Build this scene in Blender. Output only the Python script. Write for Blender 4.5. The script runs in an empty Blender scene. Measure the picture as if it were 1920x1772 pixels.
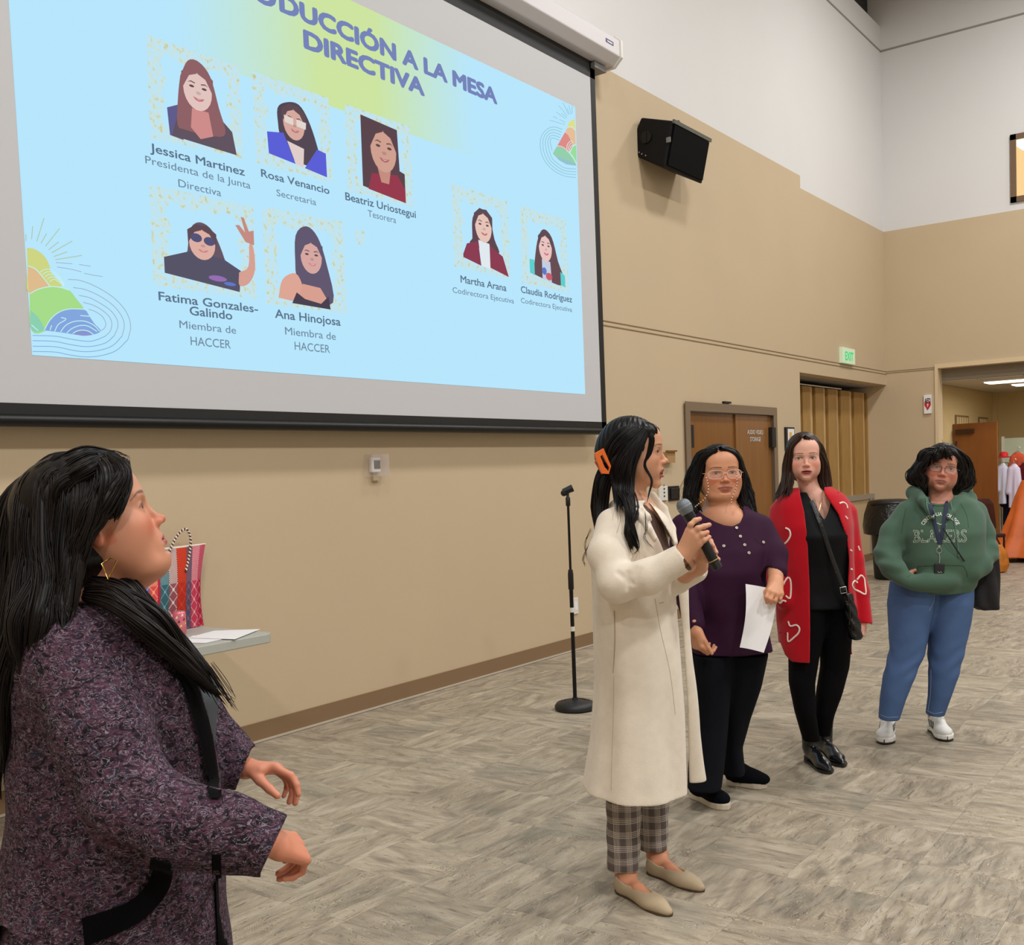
import bpy, math, random
import numpy as np
from mathutils import Vector, Matrix, noise
from mathutils.bvhtree import BVHTree
random.seed(7); rng = np.random.default_rng(7)
SC = bpy.context.scene; COL = SC.collection
# ------------------------------------------------------------ camera
FPX, PPY = 1982.034, 1011.583                       # focal length and principal row, in a 1920x1772 frame
CAM = np.array([4.84724, -16.21479, 1.5])
_y, _p, _r = [math.radians(v) for v in (36.30403, 3.502718, -2.255922)]
FW = np.array([-math.sin(_y)*math.cos(_p), math.cos(_y)*math.cos(_p), -math.sin(_p)])
_rt = np.array([math.cos(_y), math.sin(_y), 0.0]); _up = np.cross(_rt, FW)
RT = math.cos(_r)*_rt + math.sin(_r)*_up; UP = -math.sin(_r)*_rt + math.cos(_r)*_up
HR = _rt.copy(); HF = np.array([-math.sin(_y), math.cos(_y), 0.0])      # level right / level forward
cd = bpy.data.cameras.new('camera'); cam = bpy.data.objects.new('camera', cd); COL.objects.link(cam)
cd.sensor_fit = 'HORIZONTAL'; cd.sensor_width = 36; cd.lens = FPX*36/1920; cd.shift_y = (PPY-886)/1920
cd.clip_start = .05; cd.clip_end = 100
cam.matrix_world = Matrix(((RT[0], UP[0], -FW[0], CAM[0]), (RT[1], UP[1], -FW[1], CAM[1]), (RT[2], UP[2], -FW[2], CAM[2]), (0, 0, 0, 1)))
SC.camera = cam
# ------------------------------------------------------------ light
SC.view_settings.view_transform = 'Standard'; SC.view_settings.look = 'None'
SC.view_settings.exposure = 0.0; SC.view_settings.gamma = 1; SC.view_settings.use_curve_mapping = False
w = bpy.data.worlds.new('world'); SC.world = w; w.use_nodes = True
w.node_tree.nodes['Background'].inputs[0].default_value = (1, 1, 1, 1); w.node_tree.nodes['Background'].inputs[1].default_value = .25
def lamp(name, loc, e, size, color=(1, .96, .9), aim=(0, 0, -1), shape='DISK'):
    l = bpy.data.lights.new(name, 'AREA'); l.shape = shape; l.size = size; l.energy = e; l.color = color
    o = bpy.data.objects.new(name, l); COL.objects.link(o); o.location = loc
    o.rotation_euler = Vector(aim).to_track_quat('-Z', 'Y').to_euler(); return o
for lx, ly, le in [(3.6, -3.2, 330), (8.4, -3.2, 260), (3.6, -9.0, 250), (8.4, -9.0, 420), (3.6, -14.8, 250), (8.4, -14.8, 420), (3.6, -20.6, 240), (8.4, -20.6, 420)]:
    lamp('hall_lamp', (lx, ly, 8.2), le*.66, .9, color=(1, .985, .965))
lamp('side_room_lamp', (2.4, 1.5, 2.5), 34, 1.4)
# ------------------------------------------------------------ helpers
def V(*a): return np.array(a, float)
def ray(x, y): return FW + RT*(x-960)/FPX - UP*(y-PPY)/FPX
def P(x, y, D): return CAM + ray(x, y)*D                                # the point at depth D on a sight line
def PL(x, y, ax, v):
    q = ray(x, y); return CAM + q*(v-CAM[ax])/q[ax]                     # the point on an axis plane
def pix(p):
    v = p-CAM; z = v@FW; return 960+FPX*(v@RT)/z, PPY-FPX*(v@UP)/z, z
def nrm(v): v = np.asarray(v, float); return v/(np.linalg.norm(v)+1e-12)
def lin(c):
    c = [x/255 for x in c[:3]]; return tuple((x/12.92 if x <= .04045 else ((x+.055)/1.055)**2.4) for x in c)+(1,)
def mat(name, rgb, rough=.6, metal=0, emit=None, bump=0, bscale=60, vary=0, vscale=4, sheen=0, spec=None, attr=None, coat=0, trans=0, alpha=1, sss=0, bdist=.004, stretch=None):
    m = bpy.data.materials.new(name); m.use_nodes = True; nt = m.node_tree; b = nt.nodes['Principled BSDF']
    b.inputs['Base Color'].default_value = lin(rgb); b.inputs['Roughness'].default_value = rough; b.inputs['Metallic'].default_value = metal
    if spec is not None: b.inputs['Specular IOR Level'].default_value = spec
    if sheen: b.inputs['Sheen Weight'].default_value = sheen; b.inputs['Sheen Roughness'].default_value = .5
    if coat: b.inputs['Coat Weight'].default_value = coat; b.inputs['Coat Roughness'].default_value = .15
    if trans: b.inputs['Transmission Weight'].default_value = trans
    if alpha < 1: b.inputs['Alpha'].default_value = alpha
    if sss: b.inputs['Subsurface Weight'].default_value = sss; b.inputs['Subsurface Radius'].default_value = (1, .35, .2); b.inputs['Subsurface Scale'].default_value = .008
    if emit: b.inputs['Emission Color'].default_value = lin(rgb if emit is True else emit[:3]); b.inputs['Emission Strength'].default_value = 1 if emit is True else emit[3]
    if emit is True: b.inputs['Base Color'].default_value = (0, 0, 0, 1); b.inputs['Specular IOR Level'].default_value = 0
    tc = None
    if bump or vary or attr:
        tc = nt.nodes.new('ShaderNodeTexCoord'); mp = nt.nodes.new('ShaderNodeMapping'); nt.links.new(tc.outputs['Object'], mp.inputs[0])
        if stretch: mp.inputs['Scale'].default_value = stretch
    if attr:
        a = nt.nodes.new('ShaderNodeAttribute'); a.attribute_name = attr; col = a.outputs['Color']
        nt.links.new(col, b.inputs['Base Color'])
    if vary:
        n = nt.nodes.new('ShaderNodeTexNoise'); n.inputs['Scale'].default_value = vscale; n.inputs['Detail'].default_value = 5; nt.links.new(mp.outputs[0], n.inputs['Vector'])
        h = nt.nodes.new('ShaderNodeMapRange'); h.inputs['From Min'].default_value = .25; h.inputs['From Max'].default_value = .75; h.inputs['To Min'].default_value = 1-vary; h.inputs['To Max'].default_value = 1+vary
        nt.links.new(n.outputs[0], h.inputs['Value'])
        x = nt.nodes.new('ShaderNodeVectorMath'); x.operation = 'SCALE'; nt.links.new(h.outputs[0], x.inputs['Scale'])
        if attr: nt.links.new(a.outputs['Color'], x.inputs[0])
        else: x.inputs[0].default_value = lin(rgb)[:3]
        nt.links.new(x.outputs[0], b.inputs['Base Color'])
    if bump:
        n = nt.nodes.new('ShaderNodeTexNoise'); n.inputs['Scale'].default_value = bscale; n.inputs['Detail'].default_value = 4; nt.links.new(mp.outputs[0], n.inputs['Vector'])
        bp = nt.nodes.new('ShaderNodeBump'); bp.inputs['Strength'].default_value = bump; bp.inputs['Distance'].default_value = bdist
        nt.links.new(n.outputs[0], bp.inputs['Height']); nt.links.new(bp.outputs[0], b.inputs['Normal'])
    return m
ORG = {}
def mesh_obj(name, me, parent=None, origin=None):
    """links mesh data given in world coordinates; the object's origin is its parent's, or the base of the thing"""
    co = np.empty(len(me.vertices)*3); me.vertices.foreach_get('co', co); co = co.reshape(-1, 3)
    if parent is not None: og = ORG[parent.name]
    elif origin is not None: og = np.array(origin, float)
    else: og = np.array([(co[:, 0].min()+co[:, 0].max())/2, (co[:, 1].min()+co[:, 1].max())/2, co[:, 2].min()])
    me.vertices.foreach_set('co', (co-og).ravel()); me.update()
    o = bpy.data.objects.new(name, me); COL.objects.link(o)
    if parent is not None: o.parent = parent
    else: o.location = og
    ORG[o.name] = og; return o
def tag(o, label=None, cat=None, group=None, kind=None):
    if label: o['label'] = label
    if cat: o['category'] = cat
    if group: o['group'] = group
    if kind: o['kind'] = kind
    return o
def thing(name, label, cat, loc, group=None):
    o = bpy.data.objects.new(name, None); COL.objects.link(o); o.location = loc; o.empty_display_size = .1
    ORG[o.name] = np.array(loc, float); return tag(o, label, cat, group)
class MB:
    def __init__(s): s.v = []; s.f = []; s.m = []
    def add(s, vs, fs, m=0):
        k = len(s.v); s.v += [tuple(map(float, q)) for q in vs]; s.f += [tuple(i+k for i in f) for f in fs]; s.m += [m]*len(fs); return s
    def box(s, lo, hi, m=0, R=None, c=None):
        x0, y0, z0 = lo; x1, y1, z1 = hi
        vs = [V(a, b, d) for a in (x0, x1) for b in (y0, y1) for d in (z0, z1)]
        if R is not None: c = np.zeros(3) if c is None else np.array(c); vs = [np.array(R)@q + c for q in vs]
        return s.add(vs, [(0, 1, 3, 2), (4, 6, 7, 5), (0, 4, 5, 1), (2, 3, 7, 6), (0, 2, 6, 4), (1, 5, 7, 3)], m)
    def prism(s, poly, ext, m=0):
        n = len(poly); poly = [np.array(q, float) for q in poly]; ext = np.array(ext, float)
        return s.add(poly+[q+ext for q in poly], [tuple(range(n))[::-1], tuple(range(n, 2*n))]+[(i, (i+1) % n, (i+1) % n+n, i+n) for i in range(n)], m)
    def flat(s, poly, m=0): return s.add(poly, [tuple(range(len(poly)))], m)
    def tube(s, pts, r, n=8, m=0, closed=False, cap=True, flatn=None, flatk=1):
        pts = [np.array(q, float) for q in pts]; N = len(pts); rr = r if hasattr(r, '__len__') else [r]*N
        if N < 2: return s
        k0 = len(s.v); up = None; vs = []
        for i in range(N):
            a = pts[(i-1) % N] if (closed or i > 0) else pts[i]; b = pts[(i+1) % N] if (closed or i < N-1) else pts[i]
            t = nrm(b-a)
            if flatn is not None: up = np.array(flatn[i] if np.ndim(flatn) > 1 else flatn, float)
            elif up is None: up = V(0, 0, 1) if abs(t[2]) < .9 else V(1, 0, 0)
            x = np.cross(t, up)
            if np.linalg.norm(x) < 1e-6: x = np.cross(t, V(1, .3, 0))
            x = nrm(x); up = nrm(np.cross(x, t))
            for j in range(n):
                a_ = 2*math.pi*j/n; vs.append(pts[i]+rr[i]*(math.cos(a_)*x+math.sin(a_)*up*flatk))
        fs = []
        for i in range(N if closed else N-1):
            for j in range(n):
                i2 = (i+1) % N; fs.append((i*n+j, i*n+(j+1) % n, i2*n+(j+1) % n, i2*n+j))
        if cap and not closed: fs += [tuple(range(n))[::-1], tuple((N-1)*n+j for j in range(n))]
        return s.add(vs, fs, m)
    def cyl(s, a, b, r0, r1=None, n=20, m=0): return s.tube([a, b], [r0, r0 if r1 is None else r1], n, m)
    def lathe(s, base, axis, prof, n=28, m=0):
        axis = nrm(axis); base = np.array(base, float); x = nrm(np.cross(axis, V(0, 0, 1) if abs(axis[2]) < .9 else V(1, 0, 0))); y = np.cross(axis, x)
        vs = [base+axis*h+r*(math.cos(2*math.pi*j/n)*x+math.sin(2*math.pi*j/n)*y) for r, h in prof for j in range(n)]; N = len(prof)
        fs = [(i*n+j, i*n+(j+1) % n, (i+1)*n+(j+1) % n, (i+1)*n+j) for i in range(N-1) for j in range(n)]
        return s.add(vs, fs+[tuple(range(n))[::-1], tuple((N-1)*n+j for j in range(n))], m)
    def ball(s, c, r, n=14, m=0, M=None):
        r = np.array(r if hasattr(r, '__len__') else (r, r, r), float); c = np.array(c, float); vs = []; fs = []; k = n//2
        for i in range(k+1):
            th = math.pi*i/k
            for j in range(n):
                q = V(math.sin(th)*math.cos(2*math.pi*j/n), math.sin(th)*math.sin(2*math.pi*j/n), math.cos(th))*r
                vs.append(c+(q if M is None else q@np.array(M)))
        for i in range(k):
            for j in range(n): fs.append((i*n+j, (i+1)*n+j, (i+1)*n+(j+1) % n, i*n+(j+1) % n))
        return s.add(vs, fs, m)
    def build(s, name, mats, parent=None, smooth=False, bevel=0, kind=None, origin=None):
        me = bpy.data.meshes.new(name); me.from_pydata(s.v, [], s.f)
        for q in (mats if isinstance(mats, (list, tuple)) else [mats]): me.materials.append(q)
        me.polygons.foreach_set('material_index', s.m)
        if smooth: me.polygons.foreach_set('use_smooth', [True]*len(s.f))
        me.update(); o = mesh_obj(name, me, parent, origin)
        if bevel:
            b = o.modifiers.new('bevel', 'BEVEL'); b.width = bevel; b.segments = 2; b.limit_method = 'ANGLE'; b.harden_normals = False
        if smooth: 
            me.set_sharp_from_angle(angle=math.radians(50))
        if kind: o['kind'] = kind
        return o
def bez(pts, n=8):
    """smooth polyline through points (Catmull-Rom)"""
    p = [np.array(q, float) for q in pts]; p = [2*p[0]-p[1]]+p+[2*p[-1]-p[-2]]; out = []
    for i in range(1, len(p)-2):
        for t in np.linspace(0, 1, n, endpoint=False):
            out.append(.5*((2*p[i])+(-p[i-1]+p[i+1])*t+(2*p[i-1]-5*p[i]+4*p[i+1]-p[i+2])*t*t+(-p[i-1]+3*p[i]-3*p[i+1]+p[i+2])*t**3))
    out.append(p[-2]); return out
def glyphs(txt, bold=0.0, fill=True, spacing=1.0, shear=0):
    """flat lettering as (verts Nx2, faces, edges) from the built-in font"""
    cu = bpy.data.curves.new('t', 'FONT'); cu.body = txt; cu.fill_mode = 'BOTH' if fill else 'NONE'; cu.resolution_u = 3; cu.space_character = spacing; cu.shear = shear
    if fill: cu.dimensions = '2D'
    o = bpy.data.objects.new('t', cu); COL.objects.link(o); dg = bpy.context.evaluated_depsgraph_get(); dg.update()
    me = bpy.data.meshes.new_from_object(o.evaluated_get(dg)); vs = np.array([v.co[:2] for v in me.vertices]).reshape(-1, 2)
    fs = [tuple(p.vertices) for p in me.polygons]; es = [tuple(e.vertices) for e in me.edges]
    if bold and fill:                                                   # heavier strokes: the glyph repeated around itself
        n0 = len(vs); V0 = vs; F0 = list(fs)
        for k in range(6):
            a = math.pi*k/3; vs = np.vstack([vs, V0+bold*np.array([math.cos(a), math.sin(a)])]); fs += [tuple(i+n0*(k+1) for i in f) for f in F0]
    COL.objects.unlink(o); bpy.data.objects.remove(o); bpy.data.curves.remove(cu); bpy.data.meshes.remove(me)
    return vs, fs, es
def text_on(mb, txt, frame, cap, m=0, bold=.0, center=True, x0=0, width=None, spacing=1.0):
    """lettering in a plane: frame=(origin, xdir, ydir); cap height in metres"""
    vs, fs, _ = glyphs(txt, bold, spacing=spacing); o, xd, yd = frame; k = cap/.73
    w = (vs[:, 0].max()-vs[:, 0].min()); kx = k if width is None else width/w
    xs = (vs[:, 0]-vs[:, 0].min())*kx + (-w*kx/2 if center else x0); ys = vs[:, 1]*k
    n0 = len(glyphs(txt)[0]); up_ = nrm(np.cross(xd, yd)); mb.add([o+xd*a+yd*b+up_*.0003*(i//n0) for i, (a, b) in enumerate(zip(xs, ys))], fs, m)
# ------------------------------------------------------------ materials of the room
M_BEIGE = mat('wall_beige_paint', (198, 178, 147), .75, bump=.12, bscale=90, bdist=.003, vary=.02, vscale=1.2)
M_WHITE = mat('wall_white_paint', (220, 219, 218), .8, bump=.12, bscale=90, bdist=.003, vary=.015, vscale=1)
M_SEAM = mat('seam_shadow_grey', (140, 118, 88), .8); M_SEAMW = mat('white_wall_seam', (150, 145, 138), .8)
M_BASE = mat('baseboard_brown', (132, 106, 76), .6); M_SHOE = mat('floor_edge_strip', (196, 184, 166), .5)
M_DARKCEIL = mat('dark_roof_beam', (42, 40, 36), .9); M_CEIL = mat('hall_ceiling_paint', (150, 146, 140), .9)
M_DOOR = mat('door_wood_veneer', (130, 84, 34), .35, vary=.14, vscale=3, stretch=(6, 6, .5), coat=.15)
M_FRAME = mat('door_frame_taupe', (126, 107, 86), .5); M_BLACK = mat('black_plastic', (18, 18, 19), .45); M_BLACKM = mat('black_metal', (14, 14, 15), .4, metal=.3)
M_WPL = mat('white_plastic', (225, 222, 214), .4); M_ALU = mat('aluminium', (190, 190, 188), .35, metal=.8); M_GREY = mat('grey_plastic', (120, 120, 120), .5)
M_PAPER = mat('white_paper', (236, 236, 238), .7)
def seg(mb, y0, y1, z0, z1, m): mb.box((-.2, y0, z0), (0, y1, z1), m)
# floor ---------------------------------------------------------------
def floor_mat():
    m = bpy.data.materials.new('vinyl_floor_tile'); m.use_nodes = True; nt = m.node_tree; N = nt.nodes.new; L = nt.links.new; b = nt.nodes['Principled BSDF']
    tc = N('ShaderNodeTexCoord'); oi = N('ShaderNodeObjectInfo')
    at = N('ShaderNodeAttribute'); at.attribute_name = 'tile'           # random number and turn of tiles joined in one mesh
    off = N('ShaderNodeVectorMath'); off.operation = 'MULTIPLY_ADD'; L(oi.outputs['Random'], off.inputs[0]); off.inputs[1].default_value = (97, 57, 31); L(tc.outputs['Object'], off.inputs[2])
    st = N('ShaderNodeMapping'); st.inputs['Scale'].default_value = (1.0, 3.6, 1); L(off.outputs[0], st.inputs[0])
    def nz(vec, sc, det, dist, rough=.55):
        n = N('ShaderNodeTexNoise'); n.inputs['Scale'].default_value = sc; n.inputs['Detail'].default_value = det; n.inputs['Distortion'].default_value = dist; n.inputs['Roughness'].default_value = rough; L(vec, n.inputs['Vector']); return n.outputs[0]
    def ramp(v, stops):
        r = N('ShaderNodeValToRGB'); L(v, r.inputs[0]); e = r.color_ramp.elements
        e[0].position = stops[0][0]; e[0].color = lin(stops[0][1]); e[1].position = stops[-1][0]; e[1].color = lin(stops[-1][1])
        for p, c in stops[1:-1]: q = e.new(p); q.color = lin(c)
        return r.outputs[0]
    base = ramp(nz(st.outputs[0], 3.2, 6, 1.2), [(.28, (120, 112, 100)), (.42, (150, 139, 122)), (.55, (170, 158, 139)), (.75, (190, 180, 162))])
    blotch = ramp(nz(off.outputs[0], 2.1, 3, .6), [(.55, (0, 0, 0)), (.68, (165, 165, 165))])
    mix = N('ShaderNodeMix'); mix.data_type = 'RGBA'; L(blotch, mix.inputs[0]); L(base, mix.inputs[6]); mix.inputs[7].default_value = lin((104, 109, 102))
    # swirling drawn lines
    wv = N('ShaderNodeTexNoise'); wv.inputs['Scale'].default_value = 4.5; wv.inputs['Detail'].default_value = 1.5; wv.inputs['Distortion'].default_value = 1.8; st3 = N('ShaderNodeMapping'); st3.inputs['Scale'].default_value = (1, 1.9, 1); L(off.outputs[0], st3.inputs[0]); L(st3.outputs[0], wv.inputs['Vector'])
    fr = N('ShaderNodeMath'); fr.operation = 'MULTIPLY'; fr.inputs[1].default_value = 34; L(wv.outputs[0], fr.inputs[0])
    fc = N('ShaderNodeMath'); fc.operation = 'FRACT'; L(fr.outputs[0], fc.inputs[0])
    ln = ramp(fc.outputs[0], [(0.0, (215, 215, 215)), (.16, (150, 150, 150)), (.26, (0, 0, 0)), (1, (0, 0, 0))])
    ln2 = ramp(fc.outputs[0], [(0, (0, 0, 0)), (.22, (0, 0, 0)), (.32, (190, 190, 190)), (.46, (0, 0, 0)), (1, (0, 0, 0))])
    mk = ramp(nz(off.outputs[0], 3.3, 3, .3), [(.36, (30, 30, 30)), (.52, (255, 255, 255))])
    mm = N('ShaderNodeMath'); mm.operation = 'MULTIPLY'; L(ln, mm.inputs[0]); L(mk, mm.inputs[1])
    mix2 = N('ShaderNodeMix'); mix2.data_type = 'RGBA'; L(mm.outputs[0], mix2.inputs[0]); L(mix.outputs[2], mix2.inputs[6]); mix2.inputs[7].default_value = lin((92, 80, 66))
    mm3 = N('ShaderNodeMath'); mm3.operation = 'MULTIPLY'; L(ln2, mm3.inputs[0]); L(mk, mm3.inputs[1])
    mix3 = N('ShaderNodeMix'); mix3.data_type = 'RGBA'; L(mm3.outputs[0], mix3.inputs[0]); L(mix2.outputs[2], mix3.inputs[6]); mix3.inputs[7].default_value = lin((214, 200, 174))
    # thin streaks along the tile's grain
    s2 = N('ShaderNodeMapping'); s2.inputs['Scale'].default_value = (2, 16, 1); L(off.outputs[0], s2.inputs[0])
    sk = ramp(nz(s2.outputs[0], 3, 5, 1.6, .6), [(.32, (220, 220, 220)), (.44, (0, 0, 0)), (1, (0, 0, 0))])
    mix4 = N('ShaderNodeMix'); mix4.data_type = 'RGBA'; L(sk, mix4.inputs[0]); L(mix3.outputs[2], mix4.inputs[6]); mix4.inputs[7].default_value = lin((98, 88, 76))
    tint = N('ShaderNodeMapRange'); tint.inputs['To Min'].default_value = .9; tint.inputs['To Max'].default_value = 1.07; L(oi.outputs['Random'], tint.inputs[0])
    sc = N('ShaderNodeVectorMath'); sc.operation = 'SCALE'; L(mix4.outputs[2], sc.inputs[0]); L(tint.outputs[0], sc.inputs['Scale'])
    L(sc.outputs[0], b.inputs['Base Color']); b.inputs['Roughness'].default_value = .42; b.inputs['Specular IOR Level'].default_value = .35
    bp = N('ShaderNodeBump'); bp.inputs['Strength'].default_value = .25; bp.inputs['Distance'].default_value = .002; L(fc.outputs[0], bp.inputs['Height']); L(bp.outputs[0], b.inputs['Normal'])
    return m
M_FLOOR = floor_mat(); M_GROUT = mat('floor_joint', (138, 128, 112), .7)
fl = MB().box((-1, -24, -.12), (14, 0, -.004)).box((.5, 0, -.12), (7, 6, -.004)).build('floor', [M_GROUT]); tag(fl, kind='structure')
TS, TX0, TY0 = .372, 2.26-.372*7, -12.25-.372*32
tme = MB().box((-TS/2+.0004, -TS/2+.0004, -.01), (TS/2-.0004, TS/2-.0004, 0)); me = bpy.data.meshes.new('tile'); me.from_pydata(tme.v, [], tme.f); me.materials.append(M_FLOOR)
cells = []
for i in range(0, 38):
    for j in range(0, 82):
        c = V(TX0+(i+.5)*TS, TY0+(j+.5)*TS, 0)
        if c[0] < TS/2+.01 or c[0] > 13.8 or (c[1] > -.16 and not(.7 < c[0] < 6.7)) or c[1] > 5.6 or c[1] < -23.8: continue
        x, y, z = pix(c); vis = z > .5 and -120 < x < 2040 and y < 1880
        cells.append((z if vis else 99, c, vis))
cells.sort(key=lambda q: q[0]); near = [q for q in cells if q[2]][:300]; nearset = {id(q) for q in near}; k = 0
rest = {0: MB(), 1: MB()}
for q in cells:
    c = q[1]; turn = rng.integers(0, 4)
    if id(q) in nearset:
        o = bpy.data.objects.new('tile', me); COL.objects.link(o); o.location = c-ORG[fl.name]; o.rotation_euler = (0, 0, turn*math.pi/2); o.parent = fl; ORG[o.name] = ORG[fl.name]
    elif c[1] > -14.5: rest[turn % 2].box((c[0]-TS/2+.0007, c[1]-TS/2+.0007, -.01), (c[0]+TS/2-.0007, c[1]+TS/2-.0007, 0))
far = None
for t in (0, 1):
    mb = rest[t]
    if t == 1: mb.v = [(y, -x, z) for x, y, z in mb.v]; mb.f = mb.f
    o = mb.build('tile_field', [M_FLOOR], None, origin=(0, 0, 0), kind='stuff')
    if t == 1: o.rotation_euler = (0, 0, math.pi/2)
    o.parent = fl; o.location = -ORG[fl.name]
for k in list(ORG):
    pass
# walls ---------------------------------------------------------------
mb = MB(); ZS0, ZS1, YST, ZT = 5.0, 4.88, -3.34, 7.85
for a, b, z0 in [(-24, -6.64, 0), (-6.64, -4.34, 2.14), (-4.34, -3.5, 0)]: seg(mb, a, b, z0, 5.03, 0); seg(mb, a, b, 5.03, ZT, 1)
seg(mb, -3.5, YST, 2.62, 5.03, 0); seg(mb, -3.5, YST, 5.03, ZT, 1); seg(mb, YST, 0, 2.62, ZS1, 0); seg(mb, YST, 0, ZS1, ZT, 1)
tag(mb.build('wall_left', [M_BEIGE, M_WHITE]), kind='structure')
mb = MB()
for a, b, z0 in [(-.9, .73, 0), (.73, 6.7, 2.84), (6.7, 14, 0)]: mb.box((a, 0, z0), (b, .2, ZS1), 0); mb.box((a, 0, ZS1), (b, .2, 9.6), 1)
wb = mb.build('wall_back', [M_BEIGE, M_WHITE]); tag(wb, kind='structure')
tag(MB().box((14, -24, 0), (14.2, .2, 9.6)).build('wall_right', [M_WHITE]), kind='structure')
tag(MB().box((-.2, -24.2, 0), (14.2, -24, 9.6)).build('wall_front', [M_BEIGE]), kind='structure')
tag(MB().box((-1.2, -24.2, 9.6), (14.2, .3, 9.8)).build('ceiling', [M_CEIL]), kind='structure')
tag(MB().box((-.9, -24.2, 7.6), (-.7, 0, 9.6)).box((-.7, -24.2, 7.78), (-.2, 0, 7.83)).box((-.24, -24, 7.9), (-.1, -.25, 9.6)).build('trim_1', [M_DARKCEIL]), kind='structure')
tag(MB().box((0, -24, 2.775), (.006, 0, 2.783)).box((0, -24, 2.815), (.006, 0, 2.822)).build('trim_2', [M_SEAM]), kind='structure')
tag(MB().box((0, -.006, 2.79), (.70, 0, 2.797)).box((0, -.006, 2.815), (.70, 0, 2.822)).build('trim_3', [M_SEAM]), kind='structure')
tag(MB().box((0, -24, 7.48), (.008, 0, 7.505)).build('trim_4', [M_SEAMW]), kind='structure')
tag(MB().box((0, -.008, 7.48), (14, 0, 7.505)).build('trim_5', [M_SEAMW]), kind='structure')
mb = MB()
for a, b in ((-24, -6.68), (-4.3, -3.5)): mb.box((0, a, .012), (.012, b, .115), 0); mb.box((0, a, 0), (.02, b, .012), 1)
tag(mb.build('baseboard_left', [M_BASE, M_SHOE]), kind='structure')
tag(MB().box((0, -.012, 0), (.68, 0, .11)).box((6.7, -.012, 0), (14, 0, .11)).build('baseboard_back', [M_BASE]), kind='structure')
tag(MB().box((.70, -.02, 0), (.745, .22, 2.86)).box((.745, -.021, 2.80), (6.74, .22, 2.861)).build('trim_6', [mat('opening_trim', (219, 197, 160), .6)]), kind='structure')
# the alcove with its folding wooden partition
tag(MB().box((-.9, -3.6, 0), (-.8, 0, 2.7)).box((-.9, -3.6, 2.62), (-.2, -3.5, 2.7)).box((-.9, -3.7, 0), (-.2, -3.6, 2.7)).build('wall_alcove', [M_BEIGE]), kind='structure')
tag(MB().box((-.8, -3.6, 2.60), (-.2, 0, 2.66)).box((-.36, -3.5, 2.53), (-.30, -1.1, 2.545), 1).build('trim_7', [M_CEIL, mat('partition_track', (240, 240, 235), .4, metal=.4)]), kind='structure')
M_OAK = []
for k, c in enumerate([(164, 126, 66), (210, 176, 126), (150, 114, 62)]):
    m = mat('oak_slat_%s' % 'abc'[k], c, .5, vary=.18, vscale=5, stretch=(9, 9, .7)); M_OAK.append(m)
pt = thing('folding_partition', 'folding wooden accordion partition closing the alcove above the counter', 'partition', (-.3, -1.7, 1.0))
xs = [1500, 1518, 1529, 1545, 1555, 1573, 1583, 1600, 1611, 1628, 1633]
ys = [-3.52, -2.83, -2.62, -2.35, -2.18, -1.80, -1.56, -1.16, -.98, -.52, -.30, -.16, -.02]
ysl = [PL(x, 800, 0, -.30)[1] for x in (1497, 1502, 1516, 1526, 1541, 1550, 1566, 1574, 1590, 1599, 1615, 1623, 1630, 1634)]
ysl = [-3.5]+ysl[1:-1]+[-.005]
for k in range(len(ysl)-1):
    wide = k % 2 == 1; a, b = ysl[k]+(.035 if wide else .002), ysl[k+1]-(.002 if wide else .0)
    xa, xb = (-.285, -.27) if wide else (-.272, -.315)
    MB().prism([V(-.335, a, 1.0), V(xa, a, 1.0), V(xb, b, 1.0), V(-.335, b, 1.0)], (0, 0, 1.515)).build('slat', [M_OAK[0 if wide else 1]], pt)
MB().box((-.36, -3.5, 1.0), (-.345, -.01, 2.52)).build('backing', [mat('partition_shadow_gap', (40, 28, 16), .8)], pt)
ct = thing('serving_counter', 'low beige counter front with aluminium edging under the folding partition', 'counter', (-.25, -1.7, 0))
MB().box((-.30, -3.5, .1), (-.235, -.06, .93)).build('panel', [mat('counter_panel', (196, 172, 134), .5)], ct)
MB().box((-.34, -3.5, .93), (-.20, -.01, 1.0)).build('worktop', [M_ALU], ct)
MB().box((-.245, -.16, .1), (-.215, -.05, .93)).build('stile', [M_ALU], ct)
MB().box((-.30, -3.5, 0), (-.235, -.01, .1)).build('plinth', [M_BASE], ct)
# the double door
M_HINGE = M_BLACK
ds = tag(MB().box((-.19, -6.64, 0), (.02, -6.58, 2.14)).box((-.19, -4.40, 0), (.02, -4.34, 2.14)).box((-.188, -6.58, 2.08), (.02, -4.40, 2.139)).box((.0205, -6.66, 0), (.03, -6.56, 2.07)).box((.0205, -4.42, 0), (.03, -4.32, 2.07)).box((.0205, -6.66, 2.07), (.0305, -4.32, 2.16)).build('door_1', [M_FRAME]), kind='structure')
ymid = PL(1376, 850, 0, -.04)[1]
l1 = MB().box((-.07, -6.57, .01), (-.03, ymid-.01, 2.065)).build('door_leaf', [M_DOOR], ds)
l2 = MB().box((-.055, ymid+.005, .01), (-.012, -4.42, 2.065)).build('door_leaf', [mat('door_wood_veneer_lighter', (136, 92, 48), .4, vary=.12, vscale=3, stretch=(6, 6, .5), coat=.1)], ds)
MB().box((-.03, -6.57, 1.70), (.012, -6.46, 1.93)).build('hinge', [M_HINGE], ds); MB().box((-.012, -4.49, 1.70), (.035, -4.38, 1.93)).build('hinge', [M_HINGE], ds)
mb = MB(); c = PL(1416, 820, 0, -.010)
for dz, t in ((.035, 'AUDIO VIDEO'), (-.045, 'STORAGE')): text_on(mb, t, (V(-.009, c[1], c[2]+dz), V(0, 1, 0), V(0, 0, 1)), .05, bold=.01)
tag(mb.build('lettering', [M_WPL], ds), 'white lettering AUDIO VIDEO STORAGE on the right door leaf')
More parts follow.
